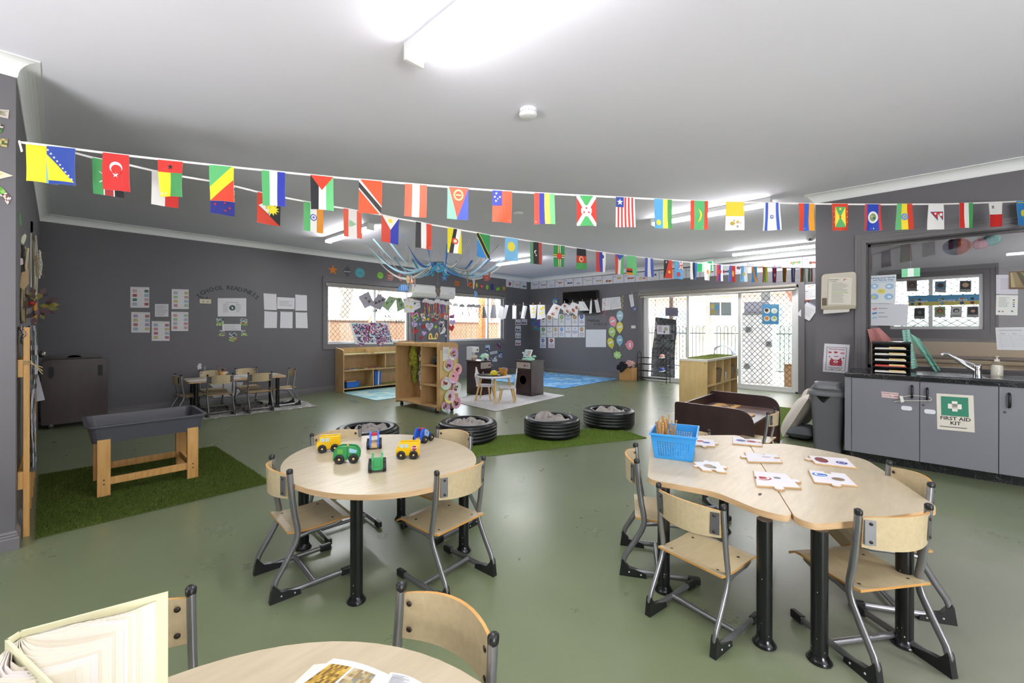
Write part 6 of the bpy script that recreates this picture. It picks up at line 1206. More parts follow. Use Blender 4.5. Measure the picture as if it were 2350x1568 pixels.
dsheet([(1527,706),(1556,706.5),(1556,726),(1527,725)],[('e',.5,.5,.1,'#6a6a80')],'plain purple-grey card on the first glass door, back to the room','#6e6b80')
dsheet([(1629,694),(1652,694),(1652,724.5),(1629,724)],[('r',.1,.15,.45,.5,'#c9b45a'),('r',.5,.2,.9,.55,'#5a9ac0'),('r',.1,.6,.5,.9,'#b09a50'),('l',.55,.6,.9,.9,3,'#8a9098')],'yellow and blue instruction sheet on the middle glass door','#8f9a9c',XC+.10)
dsheet([(1654.5,694),(1678,694),(1678,724.5),(1654.5,724.5)],[('o',.08,.06,.92,.94,.02,'#9aa4a6'),('l',.15,.15,.85,.85,8,'#98a2a4')],'plain grey framed sheet on the middle glass door','#8a9496',XC+.10)
dsheet([(1749.5,698),(1788,698.5),(1787,745),(1749.5,744)],[('t',.55,.07,.08,'Hand washing','#7f9a60')]+[('e',x,y,.19,'#cfd3c4')for x in(.28,.72)for y in(.33,.72)]+[('u',),('e',.26,.30,.12,'#4a3226'),('e',.74,.34,.09,'#b9c0b8'),('e',.27,.70,.12,'#c87a3a'),('p',[(.58,.72),(.88,.72),(.73,.60)],'#8fa83a'),('e',.30,.36,.07,'#d8a070'),('e',.28,.76,.07,'#d8a070')],'blue four-circle hygiene poster on the screened door','#3f80ac',XC+.04,'hygiene_poster','poster')
dsheet([(1508,746.5),(1536,747),(1536,767.5),(1508,767)],[('l',.1,.12,.42,.8,5,'#8a3a80'),('e',.72,.42,.16,'#a8a890'),('p',[(.5,.7),(.68,.7),(.59,.92)],'#17171a'),('r',.56,.62,.62,.72,'#17171a')],'white sign with purple text and a down arrow on the first glass door','#d8d8e2',XC+.035)
t=thing('towel_dispenser','translucent cream paper towel dispenser on the sink wall','towel dispenser',P(1923,690,x=XD));o=t.location;a0=P(1884,630,x=XD-.10)-o;a1=P(1964,711,x=XD-.10)-o
b=MB();sp=smooth_poly([(a1.y+.0,a1.z+.02,.01),(a0.y,a1.z+.02,.01),(a0.y-.006,a0.z,.04),(a1.y-.0,a0.z+.004,.03)],5);b.prism([(-.10,y_,z_)for y_,z_ in sp],(.098,0,0),mat('#c9c2b2',.3));b.build('cover',parent=t,bevel=.008)
b=MB();b.box(-.104,a1.y,a1.z+.01,0,a0.y,a1.z+.045,'#b0a893');b.build('base_tray',parent=t,bevel=.006)
b=MB();b.prism([(-.09,a0.y-.02,a1.z+.01),(-.09,a1.y+.05,a1.z+.01),(-.10,a1.y+.055,a1.z-.02),(-.10,a0.y-.02,a1.z-.035)],(.03,0,0),'#dcd8d2');b.build('paper_towel',parent=t)
b=MB();b.box(-.1035,a0.y-.05,a1.z+.05,-.1015,a0.y-.01,a1.z+.13,'#6a5a4c');b.build('viewing_window',parent=t)
psheet('handwash_notice',[(1902,637),(1956,637),(1953,699),(1900,699)],('x',XD-.1035),[('t',.24,.08,.05,'Handwashing','#3a3a40',True),('t',.2,.14,.05,'Procedure','#3a3a40',True),('e',.72,.09,.08,.04,'#b04a3a'),('u',),('e',.75,.10,.07,.03,'#e2ddd4'),('l',.15,.2,.85,.55,7,'#a8a6a0'),('r',.13,.56,.85,.585,'#9ac060'),('l',.15,.62,.7,.95,7,'#a8a6a0')],'handwashing procedure page taped to the towel dispenser','notice','#ddd8cc')
psheet('waste_poster',[(1892,788.5),(1950.5,791.5),(1945,857),(1888,853)],('x',XD),[('o',.11,.11,.90,.93,.018,'#3d4450'),('t',.5,.18,.075,'General waste','#9c2a3a',True),('e',.25,.30,.07,.03,'#b0303e'),('e',.48,.29,.08,.035,'#b0303e'),('e',.74,.31,.09,.03,'#c86a74'),('e',.24,.45,.03,'#b0303e'),('e',.80,.48,.035,'#b0303e'),('r',.42,.42,.60,.45,'#c05a64'),('p',[(.30,.76),(.24,.72),(.28,.69),(.23,.65),(.28,.62),(.25,.58),(.30,.57),(.30,.48),(.40,.55),(.60,.55),(.70,.46),(.72,.57),(.77,.59),(.73,.62),(.78,.66),(.73,.69),(.77,.73),(.72,.76)],'#a5243a'),('u',),('e',.5,.62,.09,.045,'#d8d8dc'),('l',.38,.70,.62,.72,1,'#d8a0a8'),('u',),('e',.5,.625,.035,'#a5243a'),('t',.5,.82,.05,"I'll eat what didn't go",'#23232a',True),('t',.5,.865,.05,'in the other bins','#23232a',True),('e',.38,.905,.03,.012,'#4a4a54'),('e',.68,.905,.04,.014,'#c9c04a')],'General waste poster with a red one-eyed shape on the wall beside the sink','poster','#d9d8df')
t=thing('exit_sign','green and white running figure exit sign above the sliding doors','exit sign',P(1615,620,x=XC-.10));o=t.location
a0=P(1599,603,x=XC-.25)-o;a1=P(1636,622,x=XC-.25)-o;b=MB();b.box(-.17,a1.y,a1.z,-.13,a0.y,a0.z,mat('#d8efe0',.4,emit=.5));b.box(-.19,a1.y-.02,a0.z,-.10,a0.y+.02,a0.z+.05,'#e0e0e0');b.build('housing',parent=t)
b=MB();w_=a0.y-a1.y;b.box(-.172,a0.y-w_*.36,a1.z+.003,-.17,a0.y-.01,a0.z-.005,mat('#3fae6c',.4,emit=.6));b.build('green_face',parent=t);b=MB();b.box(-.172,a1.y+.01,a1.z+.003,-.17,a1.y+w_*.3,a0.z-.005,mat('#3fae6c',.4,emit=.6));b.build('green_face',parent=t)
R,G,Bq,W,K,Y,O,SB='#c8281e','#3f8f4e','#22368c','#e4e2de','#1b1b1e','#ecd91e','#d8551e','#5a9fd6'
def stripes(*c):n=len(c);return[('v',i/n,(i+1)/n,k)for i,k in enumerate(c)]
def bunt(A,Bp,path,flags,gname,cordlb):
 A=Vector(A);Bp=Vector(Bp);d=(Bp-A).normalized();n=Vector((d.y,-d.x,0)).normalized()
 if n.dot(CAMP-A)<0:n=-n
 dn=Vector((d.x,d.y,0)).normalized();pts=[PP(px,py,A,n)for px,py in path]
 b=MB();
 for p,q_ in zip(pts,pts[1:]):
  b.add([p+Vector((0,0,.006)),q_+Vector((0,0,.006)),q_-Vector((0,0,.006)),p-Vector((0,0,.006))],[(0,1,2,3)],'#e2e0de')
 b.build('bunting_tape',label=cordlb,cat='bunting tape',org=pts[0],solid=.0012)
 for i,(xl,xr,yt,ytr,items,lb)in enumerate(flags):
  a=PP(xl,yt,A,n);c=PP(xr,ytr,A,n);H_=.205;ph=random.uniform(0,6);am=random.uniform(.003,.009);tw=random.uniform(-.012,.012)
  wv=(c-a)
  def F(u,v,h,a=a,wv=wv,ph=ph,am=am,tw=tw):return a+wv*(u+.03*math.sin(ph)*v*v)-Vector((0,0,H_*v))+n*(h+.003+am*math.sin(5*u+ph+3*v)*v+tw*(u-.5)*v*2)
  base='#dddad5';s=Sheet(F,base,th=.0006,nu=6,nv=6,both=True,asp=.68,step=.0011)
  for it in items:
   k_=it[0]
   if k_=='v':s.r(it[1],0,it[2],1,it[3],max(1,int(6*(it[2]-it[1])+.5)),6)
   elif k_=='h':s.r(0,it[1],1,it[2],it[3],6,max(1,int(6*(it[2]-it[1])+.5)))
   elif k_=='q':s.r(it[1],it[2],it[3],it[4],it[5],4,4)
   else:s.art([it])
  s.b.build('bunting_flag',label=lb,cat='flag',group=gname,org=a)
st5=lambda x,y,r,c:('p',[(px,y+(py-y)*.68)for px,py in star(x,y,r)],c)
U=('u',)
def jack(x0,y0,x1,y1,bg='#27378a'):
 X=lambda u:x0+(x1-x0)*u;Y_=lambda v:y0+(y1-y0)*v
 return[('q',x0,y0,x1,y1,bg),U,('p',[(X(0),Y_(0)),(X(.18),Y_(0)),(X(1),Y_(.88)),(X(1),Y_(1)),(X(.82),Y_(1)),(X(0),Y_(.12))],W),('p',[(X(1),Y_(0)),(X(1),Y_(.12)),(X(.18),Y_(1)),(X(0),Y_(1)),(X(0),Y_(.88)),(X(.82),Y_(0))],W),U,('q',X(.38),y0,X(.62),y1,W),('q',x0,Y_(.38),x1,Y_(.62),W),U,('q',X(.44),y0,X(.56),y1,R),('q',x0,Y_(.44),x1,Y_(.56),R)]
F1=[(108.5,174,335.5,342,[('v',0,1,'#1d3f96'),U,('p',[(.0,.22),(.0,.90),(.97,.93)],Y),U]+[st5(.05+.105*i,.11+.092*i,.055,W)for i in range(9)],'blue and yellow triangle flag with a row of white stars on the near string'),(237,297,350.5,357.5,[('v',0,1,'#c41f1a'),U,('p',ell(.5,.38,.24,.165,22),W),U,('p',ell(.52,.43,.2,.135,22),'#c41f1a'),st5(.48,.57,.13,W)],'red flag with white crescent and star'),(363,420,367,372.5,[('h',0,.33,R),('q',0,.33,.5,1,Y),('q',.5,.33,1,1,G),U,st5(.5,.17,.13,K)],'flag with red top band, black star, yellow and green halves'),(481,537,379,384,[('v',0,1,Y),U,('p',[(0,0),(.93,0),(0,.62)],'#58b06a'),('p',[(1,.38),(1,1),(.0,1)],'#d23a1e')],'green, yellow and red diagonal flag on the near string'),(600.8,655,391,397,stripes('#4fa863',W,'#2330a0'),'green, white and blue striped flag'),(712.7,765.5,402,407.5,[('v',0,.36,K),('v',.36,.68,W),('v',.68,1,'#5fb873'),U,('p',[(.0,.0),(1,0),(.5,.42)],'#d23a1e')],'black, white and green flag with red triangle'),(824,876.6,412,417,[('v',0,1,'#d8481e'),U,('p',[(0,.03),(0,.30),(.92,1),(1,.98),(1,.76),(.05,0),(0,0)],W),U,('p',[(0,.07),(0,.25),(.97,.98),(1,.96),(1,.8)],'#2a2526')],'orange-red flag with black and white diagonal'),(929.4,980,422,426,stripes('#dd5a40',W,'#dd5a40'),'red, white, red striped flag on the near string'),(1027,1075,429,433,[('v',0,1,'#7cc09c'),U,('p',[(1,0),(1,1),(.46,1)],'#3a4cb0'),('p',[(.06,0),(1,0),(.48,.98)],'#dd5038'),U]+[('p',ell(.52+.2*math.cos(a),.24+.15*math.sin(a),.05,.03,7),'#ecd98a')for a in[2*PI*i/14 for i in range(14)]]+[('q',.4,.22,.64,.26,'#ecd98a')],'green, red and blue wedge flag with yellow wreath'),(1130,1174.8,437.5,440,[('v',0,1,'#e05030'),U,('q',0,0,.48,.48,'#2c3a9c'),U,st5(.12,.2,.07,W),st5(.2,.09,.07,W),st5(.38,.2,.07,W),st5(.18,.33,.07,W),st5(.27,.26,.05,W)],'red flag with blue corner and white stars'),(1226,1272,443,445.5,stripes('#d8452e','#2c2f96','#ecd956','#6fbf7c'),'red, blue, yellow and green four-stripe flag'),(1322.5,1367,449,450.4,[('v',0,1,'#d03024'),U,('p',[(0,0),(1,0),(.5,.5)],'#45a25a'),('p',[(0,1),(1,1),(.5,.5)],'#45a25a'),U,('p',[(0,0),(.14,0),(1,.92),(1,1),(.86,1),(0,.08)],W),('p',[(1,0),(1,.08),(.14,1),(0,1),(0,.92),(.86,0)],W),('p',ell(.5,.5,.28,.185),W),U,st5(.5,.41,.08,R),st5(.38,.55,.08,R),st5(.62,.55,.08,R)],'white saltire flag with three red stars in a disc'),(1412.7,1456,452.4,454.8,[('v',i/11,(i+1)/11,R if i%2 else W)for i in range(11)]+[U,('q',0,0,.42,.34,'#26408e'),U,st5(.21,.17,.17,W)],'red and white striped flag with one white star on blue'),(1500.7,1541,456.4,459,[('v',0,.5,'#5aa6de'),('v',.5,.76,'#e8dc5a'),('v',.76,1,'#4c9a54'),U,('p',[(x,y)for x,y in[(.25+a_*math.cos(t_),.80+a_*.68*math.sin(t_))for t_,a_ in[(2*PI*i/24,.17 if i%2 else.12)for i in range(24)]]],'#e6d83a')],'sky blue, yellow and green flag with a yellow sun'),(1584.7,1624,460.4,462.4,[('v',0,.2,'#d8452e'),('v',.2,.8,'#58b470'),('v',.8,1,'#d8452e'),U,('p',[(.42,.27),(.6,.37),(.66,.5),(.6,.65),(.42,.76),(.5,.62),(.54,.5),(.5,.38)],'#e6d24a')],'green flag with red edges and yellow crescent'),(1665,1705.8,463.7,464.7,[('h',0,.5,'#e6cf3a'),('h',.5,1,'#eeece8'),U,('p',ell(.35,.76,.12,.07),'#b89a3a'),('p',ell(.62,.70,.07,.05),'#c9b24a'),('q',.44,.735,.82,.75,'#8a3a3a'),('p',ell(.45,.66,.05,.04),'#b9a878'),('p',ell(.6,.87,.06,.05),'#a8a29a')],'yellow over white flag with a small key emblem'),(1752,1788.8,465.7,465.7,[('v',0,1,'#e8e6e4'),U,('v',.1,.26,'#3a5cc0'),('v',.74,.9,'#3a5cc0'),('p',[(.5,.42),(.62,.56),(.38,.56)],'#3a5cc0'),('p',[(.5,.60),(.62,.46),(.38,.46)],'#3a5cc0'),U,('p',[(.5,.455),(.565,.53),(.435,.53)],'#e8e6e4')],'white flag with two blue bars and a blue star outline'),(1832,1867.4,467,468,stripes('#d8452a','#2f5cc0','#e59a24'),'red, blue and orange flag beside the room corner'),(1908,1944.8,468,468,[('v',0,1,'#cf3a20'),U,('q',.18,.12,.84,.88,'#ecd94a'),U,('p',[(.18,.12),(.84,.12),(.51,.5)],'#56a866'),('p',[(.18,.88),(.84,.88),(.51,.5)],'#56a866'),U,st5(.51,.5,.09,'#a84a1a'),('p',ell(.5,.2,.07,.045),'#ecd94a')]+[('p',ell(x,y,.03,.02,7),'#ecd94a')for x in(.09,.92)for y in(.3,.5,.7)],'red bordered flag with yellow and green triangles'),(1984.4,2019.6,468.8,469.3,[('v',0,.13,'#c8322a'),('v',.13,.87,'#1f3fa8'),('v',.87,1,'#c8322a'),U,('p',ell(.5,.5,.33,.225,20),W),U,('p',ell(.5,.5,.22,.15),'#7a9a6a'),('p',ell(.42,.5,.07,.08),'#c9b88a'),('p',ell(.58,.5,.07,.08),'#3a4a5a')],'blue flag with red edges and a round emblem'),(2057.7,2091.8,468,468,[('v',0,.31,'#5fb070'),('v',.31,.66,'#e8d02c'),('v',.66,1,'#c83a26'),U,('p',ell(.49,.5,.2,.135),'#5b8cc8'),U,st5(.49,.5,.17,'#d8c860'),U,st5(.49,.5,.1,'#5b8cc8')],'green, yellow and red flag with blue disc and star'),(2130,2164,468.8,468.8,[('v',0,1,'#dddbd9'),U,('p',[(.12,.30),(.92,.30),(.92,.66),(.58,.38),(.58,.66)],'#2d4a8a'),U,('p',[(.20,.32),(.89,.32),(.89,.60),(.56,.34),(.55,.60)],'#c42a26'),U,('p',ell(.76,.42,.1,.06),W),('p',ell(.42,.38,.06,.04),W)],'white flag with a small red and blue double pennant'),(2201,2231.7,466,466,stripes('#c8281c','#e2e0dd','#3f9a54'),'red, white and green striped flag on the near string over the sink window'),(2267.8,2299,465,463.5,[('h',0,.5,'#e2e0dd'),('h',.5,1,'#c8201a'),U,('p',[(.18,.14),(.36,.14),(.36,.26),(.18,.26)],'#8a8a90')],'white over red flag with a small grey cross'),(2331.5,2362,462,461,[('v',0,1,'#2a80c4'),U,('p',ell(.45,.5,.2,.14),'#d8d23c'),('q',.04,.05,.96,.09,'#c8c03c')],'bright blue flag with yellow sun cut off by the frame'),]
path1=[(42,326),(110,334),(174,342.5),(233,350),(300,358),(420,371.5),(537,384),(655,396),(765,407),(876,416.6),(980,425.5),(1075,433),(1175,440),(1272,445.5),(1367,450.4),(1456,454.8),(1541,459),(1624,462.4),(1706,464.7),(1789,466),(1867,468),(1945,469),(2020,469.5),(2092,469),(2164,468.5),(2232,466.5),(2299,464),(2348,462)]
bunt((-.13,3.52,0),(5.58,-.72,0),path1,F1,'flags on the near bunting string','white tape of the near bunting string crossing the whole room')
F2=[(60,132,328,340,[('v',0,.66,Y),('v',.66,1,'#86bfd8')],'yellow flag with pale blue edge at the wall end of the far string'),(212,284,362,376,[('v',0,.34,'#469c5a'),('v',.34,.38,W),('v',.38,.66,'#a83030'),('v',.66,.7,W),('v',.7,1,K),U,('p',ell(.5,.5,.2,.1),'#a83030'),('p',[(.2,.36),(.23,.35),(.8,.62),(.78,.65)],W),('p',[(.2,.64),(.22,.66),(.8,.38),(.78,.35)],W)],'green, dark red and black flag half hidden by the crescent flag'),(348.5,411,391,404,stripes('#e0dedc','#cc2a20'),'white and red halved flag behind the black star flag'),(482.5,539,415,427,[('v',0,1,'#2a318e'),U]+jack(.52,.0,1,.48)+[st5(.2,.70,.08,'#c8323a'),st5(.6,.62,.07,'#c8323a'),st5(.8,.76,.08,'#c8323a'),st5(.62,.86,.07,'#c8323a')],'navy flag with four red stars behind the diagonal flag'),(591,644,441,452,[('v',0,1,'#cc3a22'),U,('p',[(.05,.42),(1,0),(1,1)],K),U,('p',[(.05,.42),(.55,.2),(.55,.70)],W),('p',[(.35,.29),(.55,.2),(.55,.72),(.35,.55)],'#6fb0dc')]+[('p',[(.62+a_*math.cos(t_),.48+a_*.62*math.sin(t_))for t_,a_ in[(2*PI*i/24,.34 if i%2 else.2)for i in range(24)]],'#eadb2c')],'red and black flag with a yellow sunburst'),(696.6,741.8,462.5,471,[('v',0,.34,'#58ad66'),('v',.34,.66,'#e2e0de'),('v',.66,1,'#d98a1c'),U,('p',ell(.5,.5,.17,.12),'#3c48a0'),U,('p',ell(.5,.5,.13,.09),'#c9cbe0'),U,('p',ell(.5,.5,.05,.035),'#4a55a8')],'green, white and orange flag with a blue wheel'),(788,829.8,478.4,486,[('v',0,.27,'#d2553c'),('v',.27,.73,'#dcd8d4'),('v',.73,1,'#d2553c'),U,('p',[(.3,.38),(.45,.42),(.3,.34),(.72,.5),(.3,.66),(.45,.58),(.3,.62)],'#8fbb98')],'red and white flag with a pale green tree, in front of the small light'),(875.3,914.9,493.2,502,[('v',0,.52,'#c8402c'),('v',.52,1,'#2c38a4'),U,('p',[(.03,.0),(1,.0),(.52,.5)],'#e4e0d8'),U,('p',ell(.5,.17,.13,.08),'#e6d03c')],'red and blue flag with a white triangle and yellow sun'),(954,989.7,509,516,stripes('#232226','#dedad6','#cf3a20'),'black, white and red striped flag'),(1026.7,1058,522.5,528.4,[('v',0,1,'#d9cc1c'),U,('p',[(.45,0),(.7,0),(.38,1),(.12,1)],K),('p',[(.7,0),(.98,0),(.68,1),(.38,1)],'#e2e0dc'),U,('p',ell(.52,.5,.24,.13),'#c4401e'),U,('p',ell(.55,.5,.12,.07),'#dcd0b8')],'yellow flag with black and white diagonals and red emblem'),(1094,1124.2,534.5,540.4,[('v',0,1,'#2f8a4c'),U,('p',[(0,.12),(0,1),(.78,1)],'#3a84cc'),U,('p',[(0,0),(.15,0),(1,.84),(1,1),(.8,1),(0,.2)],'#e0d040'),U,('p',[(0,.02),(.1,0),(1,.88),(1,1),(.86,1),(0,.15)],K)],'green and blue flag with a black diagonal edged yellow'),(1159,1188,544.4,549,[('v',0,1,'#79b4dc'),U,('p',ell(.48,.38,.3,.215,20),'#e0d44c')],'pale blue flag with a yellow disc'),(1215.6,1242.8,554.3,557.7,[('v',0,.27,'#5c8a6c'),('v',.27,.73,'#2b2628'),('v',.73,1,'#a8473a'),U,('p',ell(.48,.45,.12,.08),W),U,('p',ell(.53,.46,.1,.065),'#2b2628'),st5(.5,.6,.08,W)],'dark flag with white crescent beside the far lamp'),(1270,1295,562.6,565,[('v',0,1,'#2f8448'),U,('v',.40,.47,'#e0d040'),('v',.47,.54,K),('v',.54,.61,W),('h',.44,.48,'#e0d040'),('h',.48,.52,K),('h',.52,.56,W),U,('p',ell(.5,.5,.24,.16),'#c63a28')],'green flag with a striped cross and red disc'),(1323,1344,570,572.6,[('h',0,.34,'#232224'),('h',.34,.68,'#b8341f'),('h',.68,1,'#3d8f4c'),U,('p',ell(.48,.5,.22,.14),'#d8b890'),U,('p',ell(.5,.5,.13,.09),'#b8341f')],'black, red and green banded flag with a pale emblem'),(1367,1389.5,577.6,580,[('v',0,.36,'#c23a34'),('v',.36,.66,'#3040a0'),('v',.66,1,W),U,('p',ell(.68,.22,.13,.1),'#303c90')],'red, blue and white flag with a small crest'),(1411,1431,583.5,586,[('v',0,.34,'#c8443a'),('v',.34,.68,W),('v',.68,1,'#58a868'),U,('p',[(0,0),(1,0),(.5,.3)],'#3448a0')],'red, white and green flag with a blue triangle'),(1438.6,1459,586,589,[('v',0,1,'#6cc07c'),U,('q',0,.66,.55,.78,'#c63a28'),('q',0,.78,.55,.88,'#232224'),('q',0,.88,.55,1,'#e08a24')],'mint green flag with red, black and orange corner'),(1480,1498,591.8,594,stripes('#4558b0','#dedcda','#4558b0'),'blue, white, blue flag in the middle of the far string'),(1523,1540.8,596.5,598,[('v',0,1,'#2b2829'),U,('p',[(.62,0),(1,0),(1,1),(.1,1)],'#cf3a22'),U,st5(.3,.12,.12,W),('p',ell(.65,.66,.15,.09),'#e6b030')],'black and red diagonal flag with a yellow bird'),(1548.8,1565.7,599,601.5,[('v',0,1,'#62a8dc'),U]+jack(.5,.0,1,.46,'#9a4a5a')+[('q',.25,.62,.6,.86,'#c84a48')],'light blue flag with a union corner'),(1583.7,1599,601.8,603.5,stripes('#dcdad8','#232326','#3a68b8'),'white, black and blue striped flag near the exit sign'),(1616,1630,604.8,605.8,[('v',0,1,'#dedcd9'),U,('p',ell(.5,.5,.16,.14),'#d09038')],'white flag with a small orange shape near the exit sign'),(1644.4,1658,607.4,608.4,[('v',0,.33,'#c83c32'),('v',.33,.68,'#3646a0'),('v',.68,1,'#dcdad8'),U,('p',ell(.5,.42,.3,.13),'#b8444a')],'red, blue and white flag with a red shield'),(1673,1686.6,609.8,610.8,[('v',0,.4,'#4660a8'),('v',.4,1,'#c42e26'),U,('p',ell(.6,.5,.2,.2),'#e0a83c')],'red and blue flag with a golden bird shape'),(1700,1712.4,610.8,611.7,[('v',0,.55,'#70aede'),('v',.55,1,'#dfe3e8'),U,('p',ell(.5,.5,.2,.14),'#b8b860')],'light blue and white flag with small emblem'),(1724.7,1736.3,612.4,612.4,[('v',0,1,'#4a98d8'),U,('p',[(0,0),(.3,0),(.95,.9),(.95,1),(.65,1),(0,.15)],'#d89038')],'blue flag with an orange diagonal'),(1749.6,1760.6,613.4,613.4,stripes('#d8503a','#6aae58','#ddc94a'),'red, green and yellow flag with white star above the sliding doors'),(1772,1781.5,615,615,[('v',0,.25,'#3a4aa0'),('v',.25,.8,'#c8303a'),('v',.8,1,'#3a4aa0'),U,('q',.38,.4,.66,.6,W)],'red flag with blue edges above the sliding doors'),(1795.4,1804.4,615,615,[('v',0,.2,K),('v',.2,.35,'#e0b83c'),('v',.35,.7,'#b8341f'),('v',.7,.85,'#e0b83c'),('v',.85,1,K)],'orange, red and black narrow flag above the sliding doors'),(1815.3,1824.6,615.5,615.5,stripes('#35489c','#dddbd8','#35489c'),'narrow blue and white flag above the door corner'),(1837,1847,615.5,615.5,stripes('#d8602e','#7a9a5a','#e0deda'),'narrow orange, green and white flag near the room corner'),(1855,1863.5,615.5,615.5,stripes('#4f9a66','#e2e0dd','#cc4630'),'narrow green, white and red flag near the room corner'),(1871,1880.6,616,616,[('h',0,.33,'#2f8448'),('q',0,.33,.5,1,'#c42e20'),('q',.5,.33,1,1,'#e2d22c')],'last small flag, green over red and yellow, at the sink wall edge'),]
path2=[(42,326),(60,328.5),(132,340),(212,362),(284,376),(348,391),(411,404),(482,415.5),(539,427.5),(591,440.5),(644,452),(697,462),(742,471),(788,478),(830,486),(875,493),(915,502),(954,508.5),(990,516),(1027,522),(1058,528.4),(1094,534),(1124,540.4),(1159,544.5),(1188,549),(1243,557.7),(1295,565),(1344,572.6),(1389,580),(1431,586),(1435,586),(1498,594),(1541,598),(1599,603.5),(1658,608.4),(1712,611.7),(1782,615),(1880,616.5)]
bunt((-.13,3.52,0),(8.5,.85,0),path2,F2,'flags on the far bunting string','white tape of the far bunting string running to the sliding door corner')
psheet('string_tag',[(41,324),(46,322),(53,348),(48,350)],('y',3.52),[],'small white tag where the bunting is tied at the wall corner','tag','#dcd8cc')
A=P(843,667,y=YB-.06);Bp=P(1466,672,x=XC-.04);dl=Vector((Bp.x-A.x,Bp.y-A.y,0)).normalized();nl=Vector((dl.y,-dl.x,0));nl=nl if nl.dot(CAMP-A)>0 else-nl
def LP(px,py):return PP(px,py,A,nl)
line=[(843,667),(868,676),(897,684),(925,690),(960,694.5),(1000,697),(1050,699.5),(1110,700.5),(1165,700.5),(1245,699),(1300,696.5),(1350,691),(1400,683),(1440,676),(1466,671.5)]
b=MB();b.tube([LP(a,c_)for a,c_ in line],.0035,'#3c4468',n=6);b.build('clothesline',label='thin blue cord clothesline strung across the far end of the room',cat='clothesline',org=LP(843,667))
def hang(quad,its,lb,base='#e4e4e8',name='hanging_artwork',off=0,pegs=None,curl=.012):
 pts=[LP(a,c_)+nl*off for a,c_ in quad];F0=bil(pts);F=lambda u,v,h:F0(u,v,h+curl*math.sin(PI*u)*(.3+.7*v))
 wd=(pts[1]-pts[0]).length;hg=(pts[3]-pts[0]).length;s=Sheet(F,base,th=.0008,nu=6,nv=4,asp=wd/max(.01,hg),step=.001)
 s.h+=.001;s.art(its);s.b.build(name,label=lb,cat='artwork',group='artworks pegged on the clothesline',org=pts[0])
 if pegs:peg(pegs[0],pegs[1],off,lb='the '+' '.join(lb.replace(',','').split()[:11]))
npeg=[0]
def peg(px,py,off=0,col='#c49a62',lb='a paper jellyfish'):
 c=LP(px,py)+nl*(off+.004);npeg[0]+=1;b=MB()
 for s in(-1,1):b.prism([c+dl*(-.006)+Vector((0,0,.03)),c+dl*.006+Vector((0,0,.03)),c+dl*.005+Vector((0,0,-.035)),c+dl*(-.005)+Vector((0,0,-.035))],nl*.005*s,col)
 b.build('clothes_peg',label='wooden clothes peg holding '+lb,cat='clothes peg',group='wooden pegs on the clothesline',org=c)
def hand(cx,cy,r,c,a=0,c2=None):
 o=[('e',cx,cy,r*.55,c)]
 for k_ in range(5):
  t_=-PI/2+(k_-2)*.42+a;x1_,y1_=cx+r*1.5*math.cos(t_),cy+r*1.3*math.sin(t_);nx,ny=-math.sin(t_)*r*.13,math.cos(t_)*r*.13;x0_,y0_=cx+r*.4*math.cos(t_),cy+r*.4*math.sin(t_)
  o.append(('p',[(x0_+nx,y0_+ny),(x1_+nx,y1_+ny),(x1_-nx,y1_-ny),(x0_-nx,y0_-ny)],c))
 if c2:o+=[('u',),('e',cx-r*.1,cy+r*.1,r*.3,c2)]
 return o
BR,OR_='#5a3a24','#b8642c'
hang([(822,681),(846,669),(859,697),(837,709)],hand(.5,.4,.11,BR,.5,'#c98a3a')+hand(.62,.74,.15,BR,.6,'#6a8a3a'),'grey paper with two brown handprints, first on the clothesline','#9d9aa6',pegs=(843,670))
hang([(868,675),(887,686),(873,712),(849,702)],hand(.3,.7,.15,K,.1,OR_)+hand(.5,.5,.15,K,.1,OR_)+hand(.7,.28,.13,K,.2,BR),'grey paper with a row of black handprints, second on the clothesline','#96939f',off=-.01,pegs=(869,677))
hang([(893,680),(912,684),(891,714),(876,703)],hand(.35,.65,.16,'#4a6a3a',-.2,OR_)+hand(.66,.4,.12,'#4a6a3a',0,'#3a7a80'),'green paper with two faint handprints on the clothesline','#8fa982',off=.01,pegs=(897,682))
hang([(908,684),(921,683),(931,707),(912,716)],hand(.5,.3,.2,'#3a4a24',.2,BR)+hand(.6,.72,.2,'#4a5a2c',.2,BR),'green paper with two dark handprints, beside the yellow drawing','#86a37a',off=0,pegs=(915,683))
hang([(925,685),(948,685),(951,717),(927,718)],[('t',.2,.1,.06,'My name','#33333a'),('e',.6,.2,.1,'#e2cc3a'),('e',.35,.55,.11,'#e6d44a'),('e',.72,.62,.14,'#dfc72c'),('e',.3,.86,.07,'#e6d44a')],'white paper with yellow prints pegged over the board corner','#dedee3',pegs=(938,685))
hang([(948,687),(964,691),(965,706),(945,716)],[('e',.3,.35,.16,'#4a6a4a'),('e',.34,.38,.07,'#c06a3a'),('e',.75,.62,.12,'#9ab88a')],'white paper with small green prints over the board corner','#dcdce0',off=-.012,pegs=(954,687,))
random.seed(17)
MSK=[(978,692,('#1f2a44','#c42f86','#e8d94a','#c8462c','#1f2a44','#e0861e')),(989,695,('#3a90c8','#2a3a5a','#e8dc5a','#c8323a')),(1004,693,('#d63a2c','#c8403a','#b03a4a','#dfd0a0','#1f2a44')),(1015,696,('#4aa0d0','#c42f86','#3a90c8','#d84a9a','#1f2a44')),(1029,698,('#e08a6a','#e85a9a','#e8e04a','#d8d84a','#3aa0c0')),(1045,701,('#7a2a2a','#a83a3a','#4a4a4e')),(1060,703,('#c8c8cc','#a86a6a','#8a8a8e')),(1077,703,('#7a2a34','#4a4a50','#9a3a3a','#d8d8d8')),(1086,703,('#3a3a40','#d0d0d4','#6a6a70')),(1097,704,('#c8d87a','#c8282c','#b02a30','#c83a2c'))]
